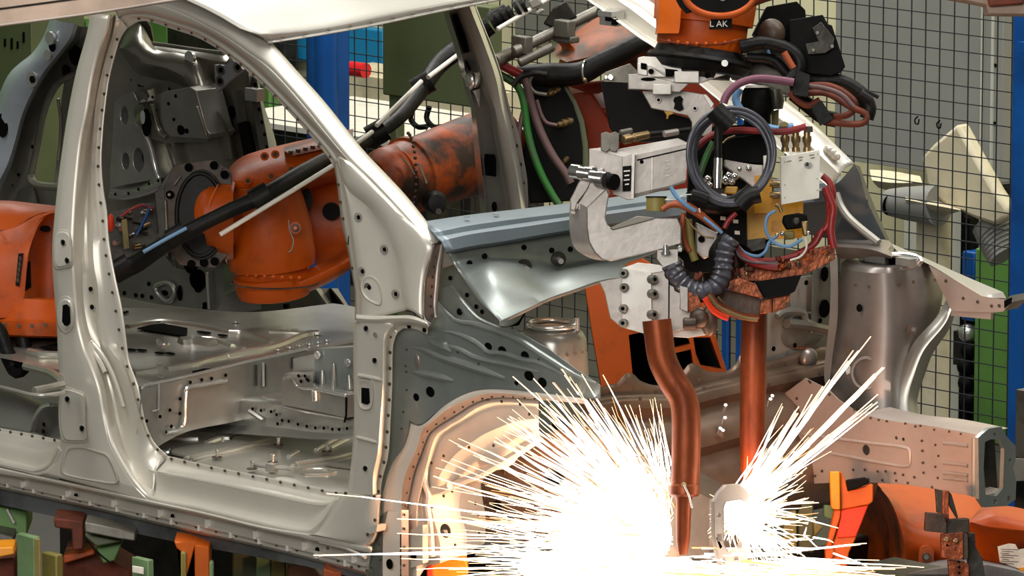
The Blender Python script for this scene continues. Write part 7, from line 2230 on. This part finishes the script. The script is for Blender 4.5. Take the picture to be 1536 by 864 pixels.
def streak(q, x0, y0, x1, y1, d0, d1, r0, r1, wig=2.0, m=None):
    n = 5
    L = math.hypot(x1 - x0, y1 - y0) + 1e-6
    nx, ny = -(y1 - y0) / L, (x1 - x0) / L
    pts = []
    ph = rs.uniform(0, 6)
    for i in range(n + 1):
        t = i / n
        o = wig * math.sin(ph + t * rs.uniform(2, 5)) * t
        pts.append(D(x0 + (x1 - x0) * t + nx * o, y0 + (y1 - y0) * t + ny * o + 3 * t * t, d0 + (d1 - d0) * t))
    if m:
        q.use(m)
    ra = lambda t: S(r0 + (r1 - r0) * t)
    q.tube(pts[:5], [ra(0), ra(.8)], 3, None, False)
    if m == 'white_hot':
        q.use('yellow_hot')
    q.tube(pts[4:], [ra(.8), ra(1)], 3, None, False)


def fan(q, ox, oy, n, ang, length, start, rad, spread=0.25, power=1.0):
    for _ in range(n):
        a = math.radians(ang(rs))
        s0 = start * rs.random()
        L = length(rs, math.degrees(a))
        if L < s0 + 10:
            s0 = L * .4
        dx, dy = math.cos(a), -math.sin(a)
        jx, jy = rs.gauss(0, 10), rs.gauss(0, 10)
        x0, y0 = ox + dx * s0 + jx, oy + dy * s0 + jy
        x1, y1 = ox + dx * L + jx * .3, oy + dy * L + jy * .3
        f = L / 300
        m = 'white_hot' if (rs.random() < .72) else ('yellow_hot' if rs.random() < .7 else 'orange_hot')
        dd = rs.uniform(-spread, spread) * (L / 250)
        streak(q, x0, y0, x1, y1, OD, OD + dd, rad * rs.uniform(.7, 1.4), .35, 1.5 + 2 * f, m)


q = B('white_hot')
# long left fan
def lenL(r, a):
    # a: 90 straight up .. 180 left .. 190 slightly below
    base = 130 + 180 * max(0, 1 - abs(a - 135) / 60) + (130 if 160 < a < 178 else 0)
    return base * (r.random() ** .55) * r.uniform(.75, 1.12)
fan(q, 1005, 805, 190, lambda r: r.uniform(112, 184), lenL, 130, 1.0)
fan(q, 1000, 800, 60, lambda r: r.uniform(118, 150), lambda r, a: r.uniform(200, 305), 120, 1.2)
fan(q, 1005, 812, 90, lambda r: r.uniform(150, 186), lambda r, a: 120 + 260 * r.random() ** 1.4, 120, 1.2)
fan(q, 940, 812, 420, lambda r: r.uniform(95, 215), lambda r, a: 40 + 85 * r.random(), 30, 1.6, .1)
fan(q, 975, 820, 420, lambda r: r.gauss(155, 38), lambda r, a: 40 + 90 * r.random(), 30, 1.7, .1)
fan(q, 1010, 850, 170, lambda r: r.uniform(165, 200), lambda r, a: 120 + 230 * r.random(), 100, 1.3)
fan(q, 1012, 790, 70, lambda r: r.uniform(96, 122), lambda r, a: 90 + 120 * r.random() ** 1.2, 70, 1.0)
for (x0, y0, x1, y1) in [(770, 561, 900, 680), (800, 565, 915, 690), (828, 572, 930, 690), (846, 560, 945, 690), (873, 558, 950, 690), (903, 560, 965, 680), (761, 626, 880, 705), (650, 712, 800, 760), (490, 737, 760, 775), (478, 832, 760, 826), (596, 798, 800, 806), (600, 820, 800, 818), (596, 774, 745, 786), (936, 605, 990, 720), (960, 650, 1000, 730), (800, 670, 900, 735), (763, 704, 880, 752), (745, 728, 860, 768), (470, 831, 700, 832), (602, 836, 780, 840), (625, 850, 800, 852), (650, 864, 820, 856)]:
    streak(q, x1, y1, x0, y0, OD, OD + rs.uniform(-.25, .05), 1.7, .7, 1.5, 'white_hot')
q.build('weld_sparks', label='dense fan of white hot sparks flying left from the gun tip', cat='sparks', kind='stuff')
q = B('white_hot')
OX, OY = 1105, 775
OD = 14.45
for bx, by, n, sp in [(1298, 500, 9, 5), (1325, 548, 11, 5), (1320, 595, 5, 4), (1205, 690, 8, 8), (1170, 620, 4, 6), (1240, 560, 5, 8), (1195, 610, 5, 6)]:
    for _ in range(n):
        t0, t1 = rs.uniform(.0, .45), rs.uniform(.55, 1.0)
        if _ == 0:
            t0, t1 = .1, 1.0
        ex, ey = bx + rs.gauss(0, sp) * t1, by + rs.gauss(0, sp) * t1
        streak(q, OX + (ex - OX) * t0, OY + (ey - OY) * t0, OX + (ex - OX) * t1, OY + (ey - OY) * t1, OD + .02, OD + rs.uniform(-.25, .15), 1.9, .8, 2, rs.choice(['white_hot', 'white_hot', 'yellow_hot']))
fan(q, 1105, 772, 110, lambda r: r.gauss(0, 28), lambda r, a: 35 + 90 * r.random() ** 1.3, 25, 1.7, .12)
fan(q, 1105, 772, 150, lambda r: r.uniform(0, 360), lambda r, a: 15 + 35 * r.random(), 5, 2.2, .05)
fan(q, 1100, 770, 50, lambda r: r.gauss(50, 8), lambda r, a: 60 + 130 * r.random(), 20, 1.5, .15)
fan(q, 1100, 775, 60, lambda r: r.gauss(-40, 18), lambda r, a: 40 + 80 * r.random(), 10, 1.5, .15)
for (x0, y0, x1, y1) in [(1150, 765, 1257, 790), (1130, 760, 1228, 751), (1140, 815, 1220, 806), (1220, 806, 1250, 810), (1150, 818, 1207, 804), (1207, 804, 1226, 818), (1206, 804, 1209, 788), (1170, 828, 1300, 812)]:
    streak(q, x0, y0, x1, y1, OD, OD - .1, 1.6, .7, 1, 'white_hot')
q.build('weld_sparks', label='smaller burst of sparks shooting up right from the near rail end plate', cat='sparks', kind='stuff')
q = B('white_hot')
for _ in range(200):
    x0, y0 = rs.uniform(990, 1180), rs.gauss(856, 11)
    L = 40 + 170 * rs.random() ** 1.5
    a = math.radians(rs.gauss(-3, 6))
    streak(q, x0, y0, x0 + L * math.cos(a), y0 - L * math.sin(a) * .6, OD + rs.uniform(-.1, .1), OD + rs.uniform(-.2, .2), rs.uniform(1, 1.8), .6, 2.5, rs.choice(['white_hot', 'yellow_hot', 'white_hot', 'orange_hot']))
for (x0, y0, x1, y1) in [(1130, 842, 1386, 846), (1150, 838, 1290, 842), (1180, 850, 1340, 860), (1250, 830, 1310, 852), (1120, 836, 1290, 812)]:
    streak(q, x0, y0, x1, y1, OD, OD - .15, 1.5, .6, 2, 'white_hot')
q.build('weld_sparks', label='low sheet of sparks streaming right along the bottom edge', cat='sparks', kind='stuff')
# the molten flash itself
q = B('white_hot')
for (x, y, rx, ry, dd) in [(975, 822, 62, 50, .0), (920, 822, 70, 42, .05), (880, 850, 90, 30, .03), (950, 800, 60, 44, .04), (1010, 800, 34, 42, -.03), (890, 845, 45, 28, .04), (985, 858, 60, 30, -.02)]:
    rows = []
    c_ = D(x, y, 14.72 + dd)
    for i in range(15):
        a = math.pi * i / 14
        row = []
        for k in range(28):
            p_ = 2 * math.pi * k / 28
            jit = 1 + .16 * math.sin(3 * p_ + 2 * a + x) + .1 * math.sin(7 * p_ + y)
            row.append(c_ + RIGHT * (S(rx) * math.sin(a) * math.cos(p_) * jit) + UP * (S(ry) * math.cos(a)) + FWD * (S(40) * math.sin(a) * math.sin(p_) * jit))
        rows.append(row)
    q.grid(rows, closed_u=True)
q.build('weld_flash', label='blinding white molten flash around the electrode tip', cat='sparks', kind='stuff')
q = B('white_hot')
q.sphere(D(1103, 768, 14.45), S(22), 18, 12, (1, .6, 1.3))
q.build('weld_flash', label='small white flash on the near rail end plate', cat='sparks', kind='stuff')


def lamp(name, loc, power, col, rad):
    l = bpy.data.lights.new(name, 'POINT')
    l.energy = power
    l.color = col
    l.shadow_soft_size = rad
    o = bpy.data.objects.new(name, l)
    COL.objects.link(o)
    o.location = loc
    return o


lamp('weld_glow', D(895, 795, 14.72), 85, (1, .44, .20), .07)
lamp('weld_glow', D(1125, 768, 14.72), 14, (1, .42, .20), .04)
# ================================================================== light & look
w = bpy.data.worlds.new('world')
sc.world = w
w.use_nodes = True
w.node_tree.nodes['Background'].inputs[0].default_value = (0.9, 0.88, 0.82, 1)
w.node_tree.nodes['Background'].inputs[1].default_value = 0.14


def area(name, loc, target, sx, sy, power, col=(1, 1, 1)):
    l = bpy.data.lights.new(name, 'AREA')
    l.shape = 'RECTANGLE'
    l.size, l.size_y = sx, sy
    l.energy = power
    l.color = col
    o = bpy.data.objects.new(name, l)
    COL.objects.link(o)
    o.location = loc
    o.rotation_euler = (V(target) - V(loc)).to_track_quat('-Z', 'Y').to_euler()
    return o


area('skylight', (-1.5, -1.5, 7.5), (-.5, .6, 1), 1.0, 7, 360, (1, .98, .93))
area('skylight', (2.2, 1.5, 7.5), (0, .8, 1), 1.0, 7, 420, (1, .98, .93))
area('skylight', (-5, 4, 7.5), (-2, 2, 1), 1.0, 7, 420, (1, .98, .93))
area('hall_window', (4.5, -6.5, 4.5), (0, .4, 1.2), 4.5, 2.2, 330, (1, .97, .92))
area('background_fill', (-1.5, 6.0, 7.8), (-2.5, 7.4, 1), 7, .8, 300, (1, .97, .9))  # added fill light that brightens the background
sc.view_settings.view_transform = 'Standard'
sc.view_settings.look = 'None'
sc.view_settings.exposure = 0.0
sc.view_settings.gamma = 1.0
sc.view_settings.use_curve_mapping = False
